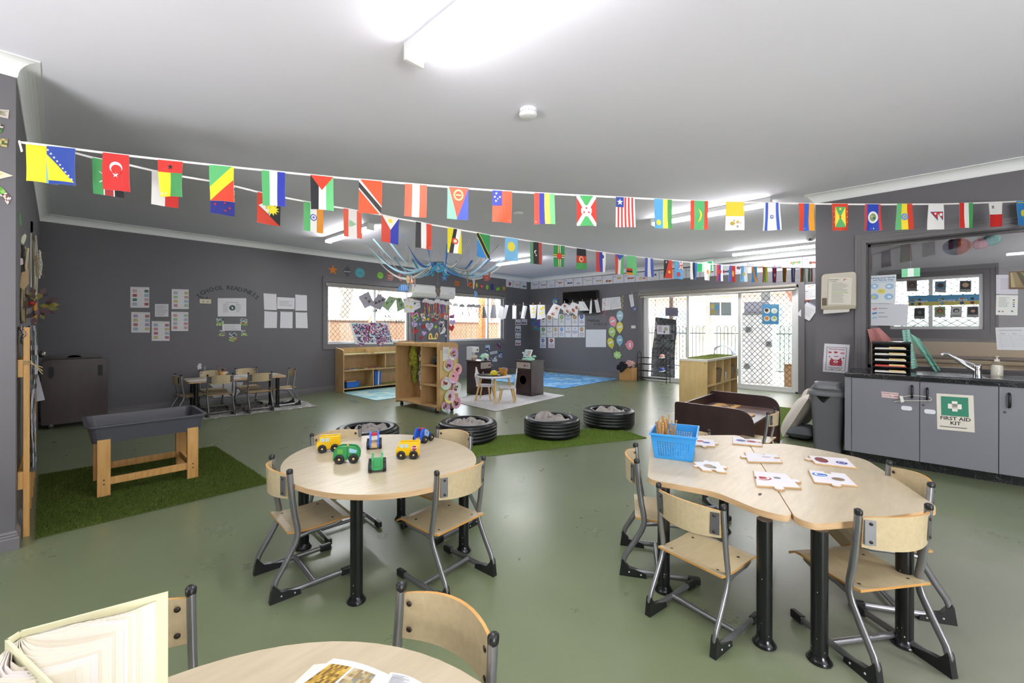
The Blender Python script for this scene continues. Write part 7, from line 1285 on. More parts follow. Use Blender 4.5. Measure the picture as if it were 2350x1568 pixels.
MLB=['navy, magenta and orange','blue, navy and yellow','red, pink and cream','sky blue and magenta','peach, pink and lime','dark red window-side','white and pale pink','maroon and silver','charcoal and white','lime and bright red']
for i,(px,py,cs)in enumerate(MSK):
 c=LP(px,py);k=depth(c)/FPX;t=thing('streamer_jellyfish','paper jellyfish with '+MLB[i]+' streamers hanging on the clothesline','artwork',c,0,'paper jellyfish on the clothesline');small=px>1040
 r_=(5.5 if small else 7.2)*k*1.25;b=MB();n=14;pts=[dl*(r_*math.cos(a))+Vector((0,0,r_*1.05*math.sin(a)-r_*.3))for a in[PI*i_/n for i_ in range(n+1)]]
 b.prism([p+nl*.004 for p in pts],nl*.003,'#8a8a8c' if small and px>1050 else '#dad7da');b.build('paper_dome',parent=t)
 for j in range(len(cs)*2):
  u=(j+.5)/(len(cs)*2)*2-1;x0_=u*r_*.85;ln=random.uniform(.17,.27)*(1 if not small else.85);w_=.009;sw=random.uniform(-.03,.03);b=MB();m_=7
  vs=[]
  for q_ in range(m_+1):f=q_/m_;p=dl*(x0_+sw*f+.006*math.sin(9*f+j))+Vector((0,0,-r_*.3-ln*f))+nl*(.008+.012*math.sin(7*f+j*2));vs+=[p-dl*w_*.5,p+dl*w_*.5]
  b.add(vs,[(2*q_,2*q_+2,2*q_+3,2*q_+1)for q_ in range(m_)],mat(cs[j%len(cs)],.5),True);b.build('streamer',parent=t,solid=.0006)
peg(975,694,lb='the navy, magenta and orange paper jellyfish');peg(1029,695,lb='the peach, pink and lime paper jellyfish')
hang([(1108,704),(1113,704),(1118,730),(1107,730)],[('l',.2,.2,.8,.9,4,'#5a5a60')],'narrow dark grey folded paper in front of the second window','#77767e',pegs=(1110.5,702),curl=.03)
hang([(1130,700),(1138,702),(1140,731),(1124,730)],[],'plain grey folded paper in front of the second window','#8f8e98',pegs=(1133,699),curl=.03)
hang([(1148,701),(1157,706),(1153,734),(1141,729)],[],'crumpled white paper at the window edge, first of a pair','#dddde2',curl=.02)
hang([(1159,700),(1167,701.5),(1160,731),(1152,733)],[('l',.2,.1,.8,.9,6,'#cfcfd6')],'crumpled white paper at the window edge, second of a pair','#d8d8de',off=.01,curl=.02)
hang([(1176,701),(1185,702),(1185,732),(1175.5,732)],[],'narrow folded white paper between window and corner','#e2e2e6',pegs=(1180,700),curl=.02)
hang([(1200,701),(1210,703.5),(1204,732),(1195,731)],[('l',.65,.1,.9,.9,7,'#3a5a48')],'narrow tilted white paper with dark green marks by the corner','#dedee2',pegs=(1201,697.5),curl=.02)
YP=[('e',.5,.3,.16,'#e3cf2a'),('e',.62,.55,.14,'#e6d64a'),('e',.35,.6,.12,'#e2da7a'),('e',.6,.8,.08,'#e6da6a')]
hang([(1215,700),(1232,700),(1229,730.5),(1218,730.5)],YP,'white paper with yellow splashes, first of two at the corner','#dfdfe4',pegs=(1223,698.5));hang([(1233,699.5),(1250,700),(1251,730),(1232,734)],YP[::-1]+[('e',.75,.2,.18,'#e4d23a')],'white paper with larger yellow splashes beside it','#dcdce2',off=.012,pegs=(1238.5,697))
RC=('#8a2a30','#b84a3a','#3a5a34')
def crab(cx,cy,r):return[('e',cx,cy,r,RC[0])]+[('e',cx+r*1.2*math.cos(a),cy+r*1.1*math.sin(a),r*.3,RC[1])for a in[.3,1.2,2.2,3.0,4.0,5.2]]+[('u',),('e',cx+r*.2,cy-r*.1,r*.45,'#c8963c'),('e',cx-r*.3,cy+r*.2,r*.3,RC[2])]
hang([(1271,696),(1287,703),(1279,732),(1255,722)],crab(.6,.28,.14)+crab(.45,.8,.14),'tilted white paper with two red-brown prints below the globe','#dedee3',pegs=(1270,696))
hang([(1296,694),(1306,704),(1313,716),(1297,730)][0:1]+[(1310,703),(1306,724),(1284,706)],crab(.3,.4,.12)+crab(.75,.75,.12),'white diamond-hung paper with two red-brown prints','#dadae0',off=-.012,pegs=(1296,693.5))
hang([(1313,693),(1329,699),(1324,727),(1302,709)],crab(.75,.35,.13)+crab(.5,.75,.14),'white tilted paper with red apple-like prints in front of the television','#dfdfe4',off=.006,pegs=(1314,692))
hang([(1328,692),(1340,692),(1352,713),(1329,713.5)],[('p',[(.55,0),(1,1),(.6,.65)],'#c9c9d0')],'white folded paper with a turned corner in front of the television','#dfdfe3',pegs=(1336.5,690.5))
hang([(1355,690),(1358.5,690),(1358,719),(1352,720)],[],'very narrow folded white paper in front of the television','#dcdce0',pegs=(1356.5,689),curl=.01)
hang([(1364,689),(1372,688),(1378,716.5),(1369,718)],[('l',.15,.05,.85,.95,9,'#a9a9b2')],'narrow tilted printed sheet at the television edge','#d6d6dc',pegs=(1371,687.5),curl=.01)
hang([(1382,685),(1402,683),(1401,711),(1381.5,713.5)],[('e',.3+.4*(i%2),.2+.2*(i//2),.1,'#c6c6ce')for i in range(6)],'printed circles worksheet past the television, first half','#d3d3d9');hang([(1402,683),(1423,681),(1425.5,708),(1401.5,711.5)],[('l',.1,.1,.9,.9,8,'#bcbcc4'),('e',.75,.75,.1,'#c2c2ca')],'printed worksheet past the television, second half','#cfcfd6',off=.004)
hang([(1443,677),(1452,675.5),(1455.5,702),(1448,705)],[('l',.15,.05,.85,.95,9,'#b0b0b8')],'last narrow sheet on the clothesline beside the door frame','#d8d8dc',pegs=(1450,674),curl=.01)
c=LP(1456,709);cut('paper_butterfly',1456,709,XR,[(0,-2),(5,-6),(6,-1),(4,2),(4.5,6),(1,5),(0,2),(-1,5),(-5,5),(-3,1),(-6,-3),(-5,-6)],'#5f78b8','small blue and red paper butterfly beside the door frame','decoration',.002,.012,0,[('e',-1.5,1,1.4,1.8,'#b85a6a'),('e',2,1,1.2,1.8,'#d8c8d0')])
def curl_ribbon(px,y0,y1,col,lb,n=26):
 b=MB();vs=[]
 for i in range(n*2+1):f=i/(n*2);py=y0+(y1-y0)*f;c=LP(px+2.0*math.sin(f*20)+f*-1,py)+nl*(.01+.012*math.cos(f*20));w_=.008*math.cos(f*20+.6);vs+=[c-dl*(abs(w_)+.003)+Vector((0,0,w_*.5)),c+dl*(abs(w_)+.003)]
 b.add(vs,[(2*i,2*i+2,2*i+3,2*i+1)for i in range(n*2)],mat(col,.4),True);b.build('curled_ribbon',label=lb,cat='ribbon',org=LP(px,y0),solid=.0008)
curl_ribbon(1387.5,684,729,'#cf5c78','pink curled paper ribbon hanging from the clothesline');curl_ribbon(1428,678,712,'#c9bd74','pale yellow curled paper ribbon above the blue balloon');curl_ribbon(1465.5,672,684,'#c9bd6a','short yellow ribbon knot at the door end of the clothesline',8)
C0=P(1008,606,y=5.9);C0=Vector((4.62,5.95,0));
tt=(Vector((C0.x,C0.y,0))).dot(_F);px_,=(1008,);d_=ray(1008,604);s_=tt/1.0;C0=CAMP+d_*tt
t=thing('streamer_canopy','blue and white crepe streamer canopy hanging from the ceiling over a black hoop','decoration',(C0.x,C0.y,C0.z));o=t.location
b=MB();b.tube([(.125*math.cos(a),.125*math.sin(a),0)for a in[2*PI*i/28 for i in range(28)]],.006,'#1d1e22',n=6,closed=True);b.build('hoop',parent=t)
b=MB()
for a in(.3,2.4,4.5):b.tube([(.125*math.cos(a),.125*math.sin(a),0),(0,0,.14)],.0012,'#c9c4b0',n=4)
b.tube([(0,0,.14),(0,0,CZ-C0.z)],.0012,'#c9c4b0',n=4);b.build('hanging_cord',parent=t)
def streamer(pe,col,sag,px_mid=None,w_=.022,ze=CZ-.002,seed=0):
 E=P(pe[0],pe[1],z=ze)-o;a=math.atan2(E.y,E.x);S_=Vector((.125*math.cos(a),.125*math.sin(a),0));n=26;vs=[];L_=(E-S_)
 hor=Vector((L_.x,L_.y,0)).normalized();side=Vector((-hor.y,hor.x,0))
 for i in range(n+1):
  f=i/n;p=S_+L_*f;p.z=L_.z*(f**2.2)-sag*math.sin(PI*f)**1.0*(1-f*.45);tw=.5+seed+f*2.4;wv=side*math.cos(tw)*w_+Vector((0,0,math.sin(tw)*w_));vs+=[p-wv,p+wv]
 b=MB();b.add(vs,[(2*i,2*i+2,2*i+3,2*i+1)for i in range(n)],mat(col,.6),True);b.build('streamer',parent=t,solid=.0007)
LBc,MBc,DBc,WHc,TQ='#a9cfe2','#4f9ed6','#3d76bf','#c9c9c6','#3fa6d0'
for i,(pe,col,sag)in enumerate((((837,557),LBc,.30),((833,558),WHc,.42),((856,548),LBc,.26),((891,551),LBc,.22),((868,578),WHc,.36),((880,582),WHc,.32),((905,590),LBc,.3),((923,537),DBc,.20),((980,555),DBc,.14),((1027,560),DBc,.14),((947,595),TQ,.22),((1078,549),WHc,.18),((1145,562),WHc,.22),((1101,590),WHc,.2),((1120,592),LBc,.22),((1160,589),LBc,.28),((1157,590),MBc,.30),((1172,592),WHc,.32),((1126,594),MBc,.26),((1084,598),DBc,.2),((1049,600),TQ,.2))):streamer(pe,col,sag,seed=i*.37)
b=MB()
for a0_,ln in((0,.20),(2.1,.22),(4.0,.17),(5.2,.18),(1.1,.12)):
 cx_,cy_=.12*math.cos(a0_),.12*math.sin(a0_);pts=[(cx_+.05*math.sin(q_)*math.cos(a0_+1.6),cy_+.05*math.sin(q_)*math.sin(a0_+1.6),-ln*math.sin(q_/2))for q_ in[2*PI*i/14 for i in range(15)]]
 b.tube(pts,.013,TQ,n=4,r2=.001)
b.build('looped_streamer',parent=t)
def creature(px,py,y_,pts,col,lb,name,ex=(),th=.006,cordtop=True,rot=0):
 c=P(px,py,y=y_);k=depth(c)/FPX;t=thing(name,lb,'ornament',c,0,'hanging sea creatures');Rv=_R0;N_=-_F
 F=lambda u,v,h:Rv*(u*k*math.cos(rot)-v*k*math.sin(rot))-Vector((0,0,(u*k*math.sin(rot)+v*k*math.cos(rot))))+N_*h
 b=MB();b.prism([F(u,v,-th/2)for u,v in pts],N_*th,mat(col,.4));s=Sheet(F,None,th=th,step=.0008,both=True);s.b=b;s.asp=1;s.art(ex);b.build('body',parent=t)
 if cordtop:yt=min(p[1]for p in pts);b=MB();b.tube([F(0,yt,0),(0,0,CZ-c.z)],.0015,'#b9b29a',n=4);b.build('cord',parent=t)
fish=[(-12,0),(-9,-6),(-2,-9),(6,-7),(11,-1),(9,6),(2,8),(-5,8),(-10,5),(-13,8),(-14,2),(-14,-5)]
creature(928,661,6.2,fish,'#3f74b0','blue striped paper fish hanging under the streamers','hanging_fish',[('p',[(x,-7),(x+1.3,-7),(x+2,6),(x+.7,6)],'#9fc0de')for x in(-7,-3,1,5)]+[('e',9,-2,1.3,1.3,'#17233a')])
creature(1020,638,6.1,star(0,0,10,5,.42),'#3a6fa8','blue paper starfish hanging beyond the hoop','hanging_starfish',[('e',0,0,3,3,'#5a94c8')])
creature(1005,665,5.6,[(-3,-17),(0,-19),(3,-17),(4,-10),(7,-8),(5,-3),(6,4),(4,11),(4,16),(1,17),(0,13),(-1,17),(-4,18),(-2,12),(-6,4),(-5,-3),(-7,-9),(-4,-10)],'#4e4744','dark paper otter cut-out hanging in front of the air conditioner','hanging_otter',[('e',0,-14,2.6,3,'#3f5f78'),('p',[(-3,-2),(3,-2),(3,8),(-3,8)],'#6b5d55')])
creature(1117,637,5.9,[(-9,-3),(-12,-8),(-8,-7),(-5,-4),(0,-6),(3,-4),(5,-9),(9,-12),(8,-6),(7,-2),(10,2),(7,4),(5,6),(8,9),(3,7),(0,9),(-4,7),(-7,9),(-5,4),(-10,2)],'#b8564c','coral red paper crab hanging near the second window','hanging_crab',[('e',0,1,2.2,2.6,'#d07a6c')])
creature(937,641,6.3,[(-4,-8),(0,-10),(4,-4),(3,8),(-2,11),(-5,3)],'#b39a6c','tan paper seahorse shape hanging behind the blue fish','hanging_seahorse',[('e',0,-2,1.6,3,'#c9b48a')]);creature(944,643,6.15,[(-4,5),(1,-5),(4,-9),(3,-3),(7,3),(2,8),(-2,9)],'#c46a4a','small orange and white paper fish hanging beside the seahorse','hanging_fish',[('p',[(-1,-2),(1,-3),(3,5),(1,6)],'#e8e0d8')])
creature(952,650,6.0,[(-1,-14),(1,-14),(2,-4),(1,2),(2,12),(0,6),(-2,12),(-1,2),(-2,-4)],'#7a7066','thin grey driftwood figure hanging before the air conditioner','hanging_driftwood');creature(1073,640,5.6,[(-2,-18),(1,-20),(2,-8),(1,6),(2,18),(0,17),(-1,4),(-2,-6)],'#8a7a64','long thin driftwood piece hanging beside the crab','hanging_driftwood');creature(1087,652,5.5,[(-3,-10),(0,-13),(3,-8),(2,4),(1,12),(-2,10),(-1,0)],'#c4c0ba','pale paper squid hanging above the second window','hanging_squid',[('e',0,-6,1.2,1.6,'#6a6a72')])
creature(1092,676,5.9,[(-4,-8),(0,-7),(3,-4),(4,2),(2,6),(3,11),(0,8),(-3,4),(-4,-2)],'#6f9fd6','light blue paper dolphin hanging in front of the second window','hanging_dolphin')
for i,(px,py,q_)in enumerate(((926,560,45),(934,570,60),(941,557,50),(1075,565,50),(1106,582,40),(1091,590,60))):
 c=P(px,py,z=CZ-.002);b=MB();b.tube([c,c-Vector((0,0,.28+.05*(i%3)))],.0022,'#b5ae94',n=5);b.ball(c-Vector((0,0,.28+.05*(i%3))),.008,'#c9c2a4',8,5);b.build('hanging_bead_string',label='thin beaded string hanging from the ceiling, '+['nearest the first window','second by the first window','third, beside the dark blue streamer','right of the small hoop'.replace('right of','just past'),'beside the crab','furthest of the thin strings'][i],cat='string',group='beaded strings from the ceiling',org=c)
c=P(515,858,z=.485);t=thing('pencil_pot','tan pot of coloured pencils on the school readiness table','pot',(1.66,7.42,.486));b=MB();b.lathe([(.034,0),(.046,.075),(.041,.075),(.03,.006),(0,.006)],(0,0,0),'#c99a62',18);b.build('pot',parent=t)
for i,cc in enumerate(('#b03030','#2f5a2f','#d8a02a','#23232a','#8a4a2a','#3a4a9a','#c85a2a')):a=2*PI*i/7;p=Vector((1.66+.02*math.cos(a),7.42+.02*math.sin(a),.495));e_=p+Vector((.028*math.cos(a),.028*math.sin(a),.10+.012*(i%3)));b=MB();b.tube([p,e_],.0035,cc,n=6);b.tube([e_,e_+(e_-p)*.09],[.0035,.0008],'#d8b888',n=6);b.build('pencil',label=['red','dark green','yellow','black','brown','blue','orange'][i]+' pencil in the tan pot',cat='pencil',group='pencils in the tan pot',org=p)
for i,(x,y,a,lb)in enumerate(((1.36,7.12,.1,'white sheet on the school table end nearest the black trolley'),(1.66,7.08,-.1,'white sheet on the school table in front of the pencil pot'),(2.02,7.14,.06,'white sheet on the school table between the two near chairs'),(2.2,7.33,-.06,'white sheet on the school table end nearest the window'),(1.95,7.4,.1,'white sheet on the school table before the far chair'))):
 b=MB();b.box(-.15,-.105,0,.15,.105,.0015,'#dad9de');ob=b.build('paper_sheet',label=lb,cat='paper',group='papers on the school readiness table');ob.location=(x,y,.4862);ob.rotation_euler=(0,0,a)
YP0=3.70;x0_=P(53,900,y=YP0).x;x1_=P(68,900,y=YP0).x
t=thing('pine_rack','tall slatted pine clothes frame fixed to the left wall corner','rack',(XA+.03,YP0,0));ox,oy=t.location.x,YP0
pw=.038
b=MB();b.box(x0_-ox,0,0,x1_-ox,.035,1.205,M_PINE);b.build('post',parent=t,bevel=.002)
for k_ in range(1,6):
 b=MB();y_=.28*k_;b.box(x0_-ox-.004,y_,.0,x1_-ox-.008,y_+.03,1.16,M_PINE);b.build('post',parent=t,bevel=.002)
for z in(.28,.92):b=MB();b.box(XA+.001-ox,-.01,z,x0_-ox,1.5,z+.10,M_PINE);b.build('wall_batten',parent=t,bevel=.002)
b=MB();
for q_ in range(3):b.tube([(x0_-ox-.02,-.004,1.0+.006*q_),(x1_-ox+.004,-.006,.995+.008*q_),(x1_-ox+.05,.0,.97-.02*q_)],.0022,'#b9a878',n=5)
b.build('twine',parent=t,label='pale twine binding')
random.seed(31)
def smock(name,px0,px1,py0,py1,y_,cols,lb,seed):
 random.seed(seed);ph=[random.uniform(0,6)for _ in range(5)];ms=[mat(c_,.9)for c_ in cols];a=P(px0,py0,y=y_);c=P(px1,py1,y=y_);n,m_=10,30;b=MB()
 for s in(1,-1):
  def F(u,v):w_=.65+.35*math.sin(PI*min(1,v*1.1+.15));return Vector((a.x+(c.x-a.x)*(.5+(u-.5)*w_)+.006*math.sin(9*v+ph[0]),y_+s*.03*math.sin(PI*u)+.02*math.sin(14*u+ph[1]+5*v)+.3*0,a.z+(c.z-a.z)*v))
  for j in range(m_):
   for i in range(n):
    o=len(b.v);b.v+=[tuple(F(p/n,q_/m_))for p,q_ in((i,j),(i,j+1),(i+1,j+1),(i+1,j))];b.f.append([o,o+1,o+2,o+3]if s>0 else[o+3,o+2,o+1,o]);k_=(math.sin(i*1.9+j*.7+ph[2])+math.sin(i*.8-j*.5+ph[3])+random.uniform(-.5,.5)+2.5)/5;b.m.append(b.mi(ms[min(len(ms)-1,max(0,int(k_*len(ms))))]));b.sm.append(True)
 return b.build(name,label=lb,cat='clothes',org=(a.x,y_,c.z))
smock('paint_smock',62,84,748,1080,3.80,['#8e8f98','#a4a5ae','#b4b3ba','#4f5f52','#9a9aa2','#b0b0b8','#7a3434'],'long paint-splashed grey smock draped over the pine rack',2)
smock('paint_smock',70,80,810,1055,3.95,['#a9aab4','#8c8d96','#b9b9c0','#7c4444'],'second grey smock hanging further along the pine rack',3)
smock('paint_smock',45,62,748,790,3.73,['#a8a8ae','#4f5f52','#c0bfc4','#8a3434'],'bunched smock collar over the top of the pine post',5)
b=MB();b.prism([P(82,862,y=4.1),P(88,860,y=4.1),P(103,918,y=4.1),P(84,922,y=4.1)],(0,.004,0),'#a5a5ae');b.build('paper_flap',label='grey paper corner sticking out from the smocks on the pine rack',cat='paper',org=P(84,922,y=4.1))
root=bpy.data.objects.new('door_2',None);COL.objects.link(root);root.location=(XA,5.4,0);tag(root,kind='structure')
b=MB();b.box(0,0,0,.012,.09,2.1,M_TRIM);b.box(0,.93,0,.012,1.02,2.1,M_TRIM);b.box(0,0,2.01,.012,1.02,2.1,M_TRIM);b.build('door_frame',parent=root)
b=MB();b.box(0,.09,0,.006,.93,2.01,paint('door_paint','#4c484b',.02,.35,30,.02));b.build('door_panel',parent=root)
b=MB();kz=1.0;b.lathe([(.028,0),(.03,.006),(.012,.01),(.012,.035),(.026,.045),(.032,.06),(.028,.075),(0,.08)],(.006,.16,.97),mat('#9a948e',.25,1),20,(1,0,0));b.build('door_knob',parent=root)
def bundle(px,y0p,y1p,y_,n,cols,lb,name='twig_bundle',spread=5,thick=.006,cat='dried plant',curl=.012):
 random.seed(int(px*7+y0p));a=P(px,y0p,y=y_);t=thing(name,lb,cat,a,0,'dried nature pieces on the left wall')
 for i in range(n):
  x_=px+random.uniform(-spread,spread);p0=P(x_,y0p+random.uniform(0,14),y=y_)-a;p1=P(x_+random.uniform(-1.5,1.5),y1p-random.uniform(0,22),y=y_)-a;dy=random.uniform(0,.25);p0.y+=dy;p1.y+=dy;m_=p0*.5+p1*.5+Vector((random.uniform(-curl,curl),0,0));b=MB();b.tube([p0,p0*.6+m_*.4,m_,m_*.5+p1*.5,p1],[thick*random.uniform(.5,1)]*5,random.choice(cols),n=5);b.build('twig',parent=t)
 return t
TW=('#8a7a5a','#6a5a40','#a89870','#54473a','#b8ab88','#3a322a')
bundle(53,650,745,3.9,9,TW,'bundle of split sticks hanging lowest on the left wall near the column',spread=7,thick=.008)
bundle(57,560,660,4.0,7,TW,'bark strips and sticks tied above the split sticks',spread=8,thick=.010);bundle(76,530,690,4.4,6,('#c9c4b8','#8a8070','#b0a890','#5a5048'),'pale stripped sticks hanging upright on the left wall',spread=7,thick=.007);bundle(90,565,640,4.8,3,('#d8d6d0','#e0deda'),'white painted sticks nearest the room corner',spread=2,thick=.006);bundle(80,690,745,4.3,5,('#b07a1f','#c98a20','#8a6a2a'),'orange painted paddle sticks under the dried flower wreath',spread=2.5,thick=.010)
c=P(86,702,y=4.0);random.seed(12);t=thing('dried_wreath','dark dried flower and leaf posy with one red bloom on the left wall','dried flowers',c,0,'dried nature pieces on the left wall')
for i in range(34):
 a=random.uniform(0,2*PI);r_=random.uniform(.01,.075);p=Vector((r_*math.cos(a)*.8,random.uniform(-.08,.05),r_*math.sin(a)));l_=random.uniform(.03,.06);d_=Vector((math.cos(a+random.uniform(-.6,.6)),random.uniform(-.6,.4),math.sin(a+random.uniform(-.6,.6)))).normalized();s_=d_.cross(Vector((0,1,.3))).normalized()*l_*.3
 b=MB();b.add([p,p+d_*l_*.5+s_,p+d_*l_,p+d_*l_*.5-s_],[(0,1,2,3)],random.choice(('#3a2226','#2c1c20','#54403a','#7a7028','#5f5a24','#4a2c34')));b.build('leaf',parent=t,solid=.001)
b=MB();b.ball((-.02,-.06,.012),.016,'#8a1218',sc=(1,.8,.8));b.build('red_bloom',parent=t,label='single red bloom')
for i,(px,py,y_,pts,cc,lb)in enumerate(((46,500,3.85,[(-3,-14),(2,-10),(3,4),(5,16),(1,20),(-3,8)],'#5f9a5f','green paper leaf scraps high on the left wall'),(55,548,3.9,[(-8,8),(-6,-4),(2,-12),(7,-8),(4,4),(-2,14)],'#c8cfae','pale green paper loop on the left wall'),(50,600,3.85,[(-4,-8),(3,-6),(4,6),(-4,9)],'#c9b8bc','pink and white paper disc among the hanging sticks'),(56,640,3.8,[(-12,20),(-8,-14),(10,-20),(12,10),(-2,26)],'#9a8058','curled brown bark sheet among the hanging sticks'))):
 c=P(px,py,y=y_);k=depth(c)/FPX;b=MB();b.prism([(c.x+u*k*.55,c.y,c.z-v*k)for u,v in pts],(0,.01,0),cc);b.build('bark_piece' if i==3 else 'paper_piece',label=lb,cat='decoration',org=c)
b=MB();random.seed(8)
for i in range(16):p=P(80+random.uniform(-4,4),590+random.uniform(-20,20),y=4.3);q_=P(80+random.uniform(0,30),590+random.uniform(-20,50),y=4.3);b.tube([p,p*.5+q_*.5+Vector((0,0,.01)),q_],.0012,'#8a7a58',n=4)
b.build('raffia_tuft',label='loose raffia strands sticking out from the left wall',cat='raffia',kind='stuff',org=P(80,590,y=4.3))
YKP=('y',YK)
psheet('clipping',[(-30,250),(21,253),(19,273),(-30,262)],YKP,[('l',.1,.15,.95,.85,4,'#8a8378'),('e',.6,.45,.08,'#8a8a5a')],'torn newspaper clipping, topmost on the near left wall','paper','#c8beb2',curl=.01)
psheet('clipping',[(-30,282),(9,287),(4,305),(-30,302)],YKP,[('photo',0,0,1,.6,('#e0ddd4','#3a2a20','#8a8a80')),('photo',.5,.6,1,1,('#4f8a3a','#2f5a2a'))],'torn photo scrap with green corner on the near left wall','photo','#a8a094')
psheet('clipping',[(-30,314),(18,320),(16,339),(-30,330)],YKP,[('photo',0,0,1,1,('#4a5a3a','#8a7a4a','#23281c','#b8a86a'),(7,4))],'dark green photo scrap on the near left wall','photo','#5a5a3a')
psheet('clipping',[(-30,388),(2,393),(31,404),(-30,418)],YKP,[('p',[(.0,.3),(.8,.5),(.0,.9)],'#d8b84a'),('p',[(.2,.1),(.9,.45),(.3,.3)],'#d8c8a8')],'yellow pointed paper shape on the near left wall','paper','#d6cdb8')
psheet('clipping',[(-20,424),(4,430),(26,455),(18,470)],YKP,[('photo',0,0,1,.5,('#5a9a3a','#8ab85a')),('photo',0,.5,1,1,('#c8b8b0','#6a4a40','#d8d0d0'))],'green and brown round collage scrap on the near left wall','paper','#b8a8a4')
y0_,y1_,z0_,z1_=WD;arch('x',XD,y0_,y1_,z0_+.0,z1_,.085,'trim_4',bottom=False)
root=bpy.data.objects.new('window_3',None);COL.objects.link(root);root.location=(XD,0,z0_);tag(root,kind='structure');OW=root.location.copy()
def bw(mb,nm,**k):ob=mb.build(nm,**k);ob.location=-OW;ob.parent=root;return ob
DKT=paint('dark_reveal','#4a4749',.02,.3,30,.02)
b=MB();b.box(XD,y1_-.012,z0_,XD+.14,y1_,z1_,DKT);b.box(XD,y0_,z0_,XD+.14,y0_+.012,z1_,DKT);b.box(XD,y0_,z1_-.012,XD+.14,y1_,z1_,DKT);b.box(XD-.02,y0_,z0_-.0,XD+.14,y1_,z0_+.014,DKT);bw(b,'window_reveal')
b=MB();b.box(XD+.05,y1_-.035,z0_+.014,XD+.075,y1_-.012,z1_-.012,DKT);b.box(XD+.05,y0_,z0_+.014,XD+.075,y1_,z0_+.045,DKT);b.box(XD+.05,y0_,z1_-.035,XD+.075,y1_,z1_-.012,DKT);bw(b,'glazing_bead')
b=MB();b.box(XD+.058,y0_,z0_+.045,XD+.064,y1_-.035,z1_-.035,M_GLASS);bw(b,'window_pane')
GL=('x',XD+.056)
psheet('handwash_poster',[(1990,634),(2057,630),(2055,697),(1991,696)],GL,[('t',.5,.09,.09,'Washing your hands','#2a6aa8',True),('t',.55,.17,.08,'with Sammy Soap','#2a6aa8',True),('r',.08,.22,.95,.26,'#b8cfe0'),('e',.25,.38,.15,.10,'#9cc0de'),('e',.78,.40,.15,.10,'#9cc0de'),('e',.25,.76,.16,.11,'#8fb8da'),('e',.76,.76,.16,.11,'#8fb8da'),('u',),('e',.5,.57,.14,.09,'#dcd06a'),('e',.22,.78,.05,.06,'#dccc4a'),('e',.26,.38,.06,.04,'#dfe6ea'),('e',.76,.40,.07,.04,'#dfe6ea'),('e',.78,.77,.07,.04,'#dfe6ea'),('l',.42,.53,.58,.6,3,'#8a8450')],'hand washing poster with blue circles on the sink window','poster','#d5dbde',off=.0015)
psheet('window_notice',[(1991,697),(2085,698),(2082,748),(1990,747)],GL,[('p',[(.13,.22),(.24,.18),(.25,.26),(.14,.30)],'#c07a80'),('p',[(.12,.42),(.24,.38),(.25,.46),(.13,.5)],'#4a86b8'),('p',[(.13,.62),(.24,.58),(.25,.66),(.14,.7)],'#8fbcd4'),('l',.28,.2,.6,.28,1,'#8a8a92'),('l',.28,.4,.5,.48,1,'#8a8a92'),('l',.28,.58,.55,.66,1,'#8a8a92')],'white notice with three coloured tags under the hand washing poster','notice','#c9ccd3',off=.0015)
psheet('window_list',[(2284,752),(2350,751),(2400,805),(2288,803)],GL,[('l',.1,.12,.95,.16,1,'#6a6a72'),('t',.22,.28,.07,'Mon','#33333c'),('t',.55,.28,.07,'Tue','#33333c')]+[('r',.05,.36+.08*i,.97,.367+.08*i,'#9a9aa2')for i in range(7)]+[('r',x,.2,x+.004,.95,'#9a9aa2')for x in(.12,.38,.7)],'ruled roster sheet on the sink window behind the soap','notice','#cbccd0',off=.0015)
psheet('window_list',[(2286,631),(2336,631),(2336,676),(2286,675)],GL,[('l',.2,.2,.9,.8,6,'#a9a9b0')],'lilac-white sheet at the frame edge of the sink window','notice','#c4c2cc',off=.0015)
psheet('window_list',[(2286,677),(2336,678),(2335,724),(2285,723)],GL,[('l',.12,.12,.6,.62,8,'#a0a0a6'),('e',.82,.24,.05,'#7a4a3a'),('e',.82,.36,.05,'#b8902c'),('e',.82,.46,.05,'#6a7a8a'),('e',.82,.56,.05,'#3a5aa0'),('e',.16,.82,.05,'#4a5a9a'),('e',.32,.82,.05,'#b8702c'),('e',.75,.8,.06,'#7a7a80')],'white list with coloured icons at the frame edge of the sink window','notice','#d6d8d4',off=.0015)
psheet('framed_picture',[(2316,624),(2350,622),(2400,664),(2316,664)],GL,[('photo',.05,.05,.95,.9,('#7a3a30','#4a5a34','#8a7a5a','#5a4a38','#a89a70'),(7,1)),('r',.3,.78,.95,.82,'#b8b060')],'dark red and green striped picture at the corner of the sink window','picture','#6a4a38',off=.01)
def drape(pts,cols,lb,seed):
 random.seed(seed);o=P(*pts[0],x=XD-.03);b=MB();n=12;m_=16;(ax,ay),(bx_,by),(cx_,cy),(dx_,dy)=pts;q_=[P(a,c_,x=XD-.03)for a,c_ in pts];F0=bil(q_);ph=random.uniform(0,6)
 ms=[mat(c_,.85)for c_ in cols]
 for j in range(m_):
  for i in range(n):
   f=lambda i,j:F0(i/n,j/m_,.022*math.sin(i/n*9+ph+j/m_*2)*(.3+j/m_*.7));k_=len(b.v);b.v+=[tuple(f(i,j)),tuple(f(i,j+1)),tuple(f(i+1,j+1)),tuple(f(i+1,j))];b.f.append([k_,k_+1,k_+2,k_+3]);b.m.append(b.mi(ms[0]));b.sm.append(True)
 return b.build('cleaning_cloth',label=lb,cat='cloth',group='cloths at the sink window',org=o,solid=.0015)
drape([(1990,756),(2018,752),(2062,796),(2004,806)],['#c98a88'],'dusty pink cleaning cloth hung behind the letter tray',3)
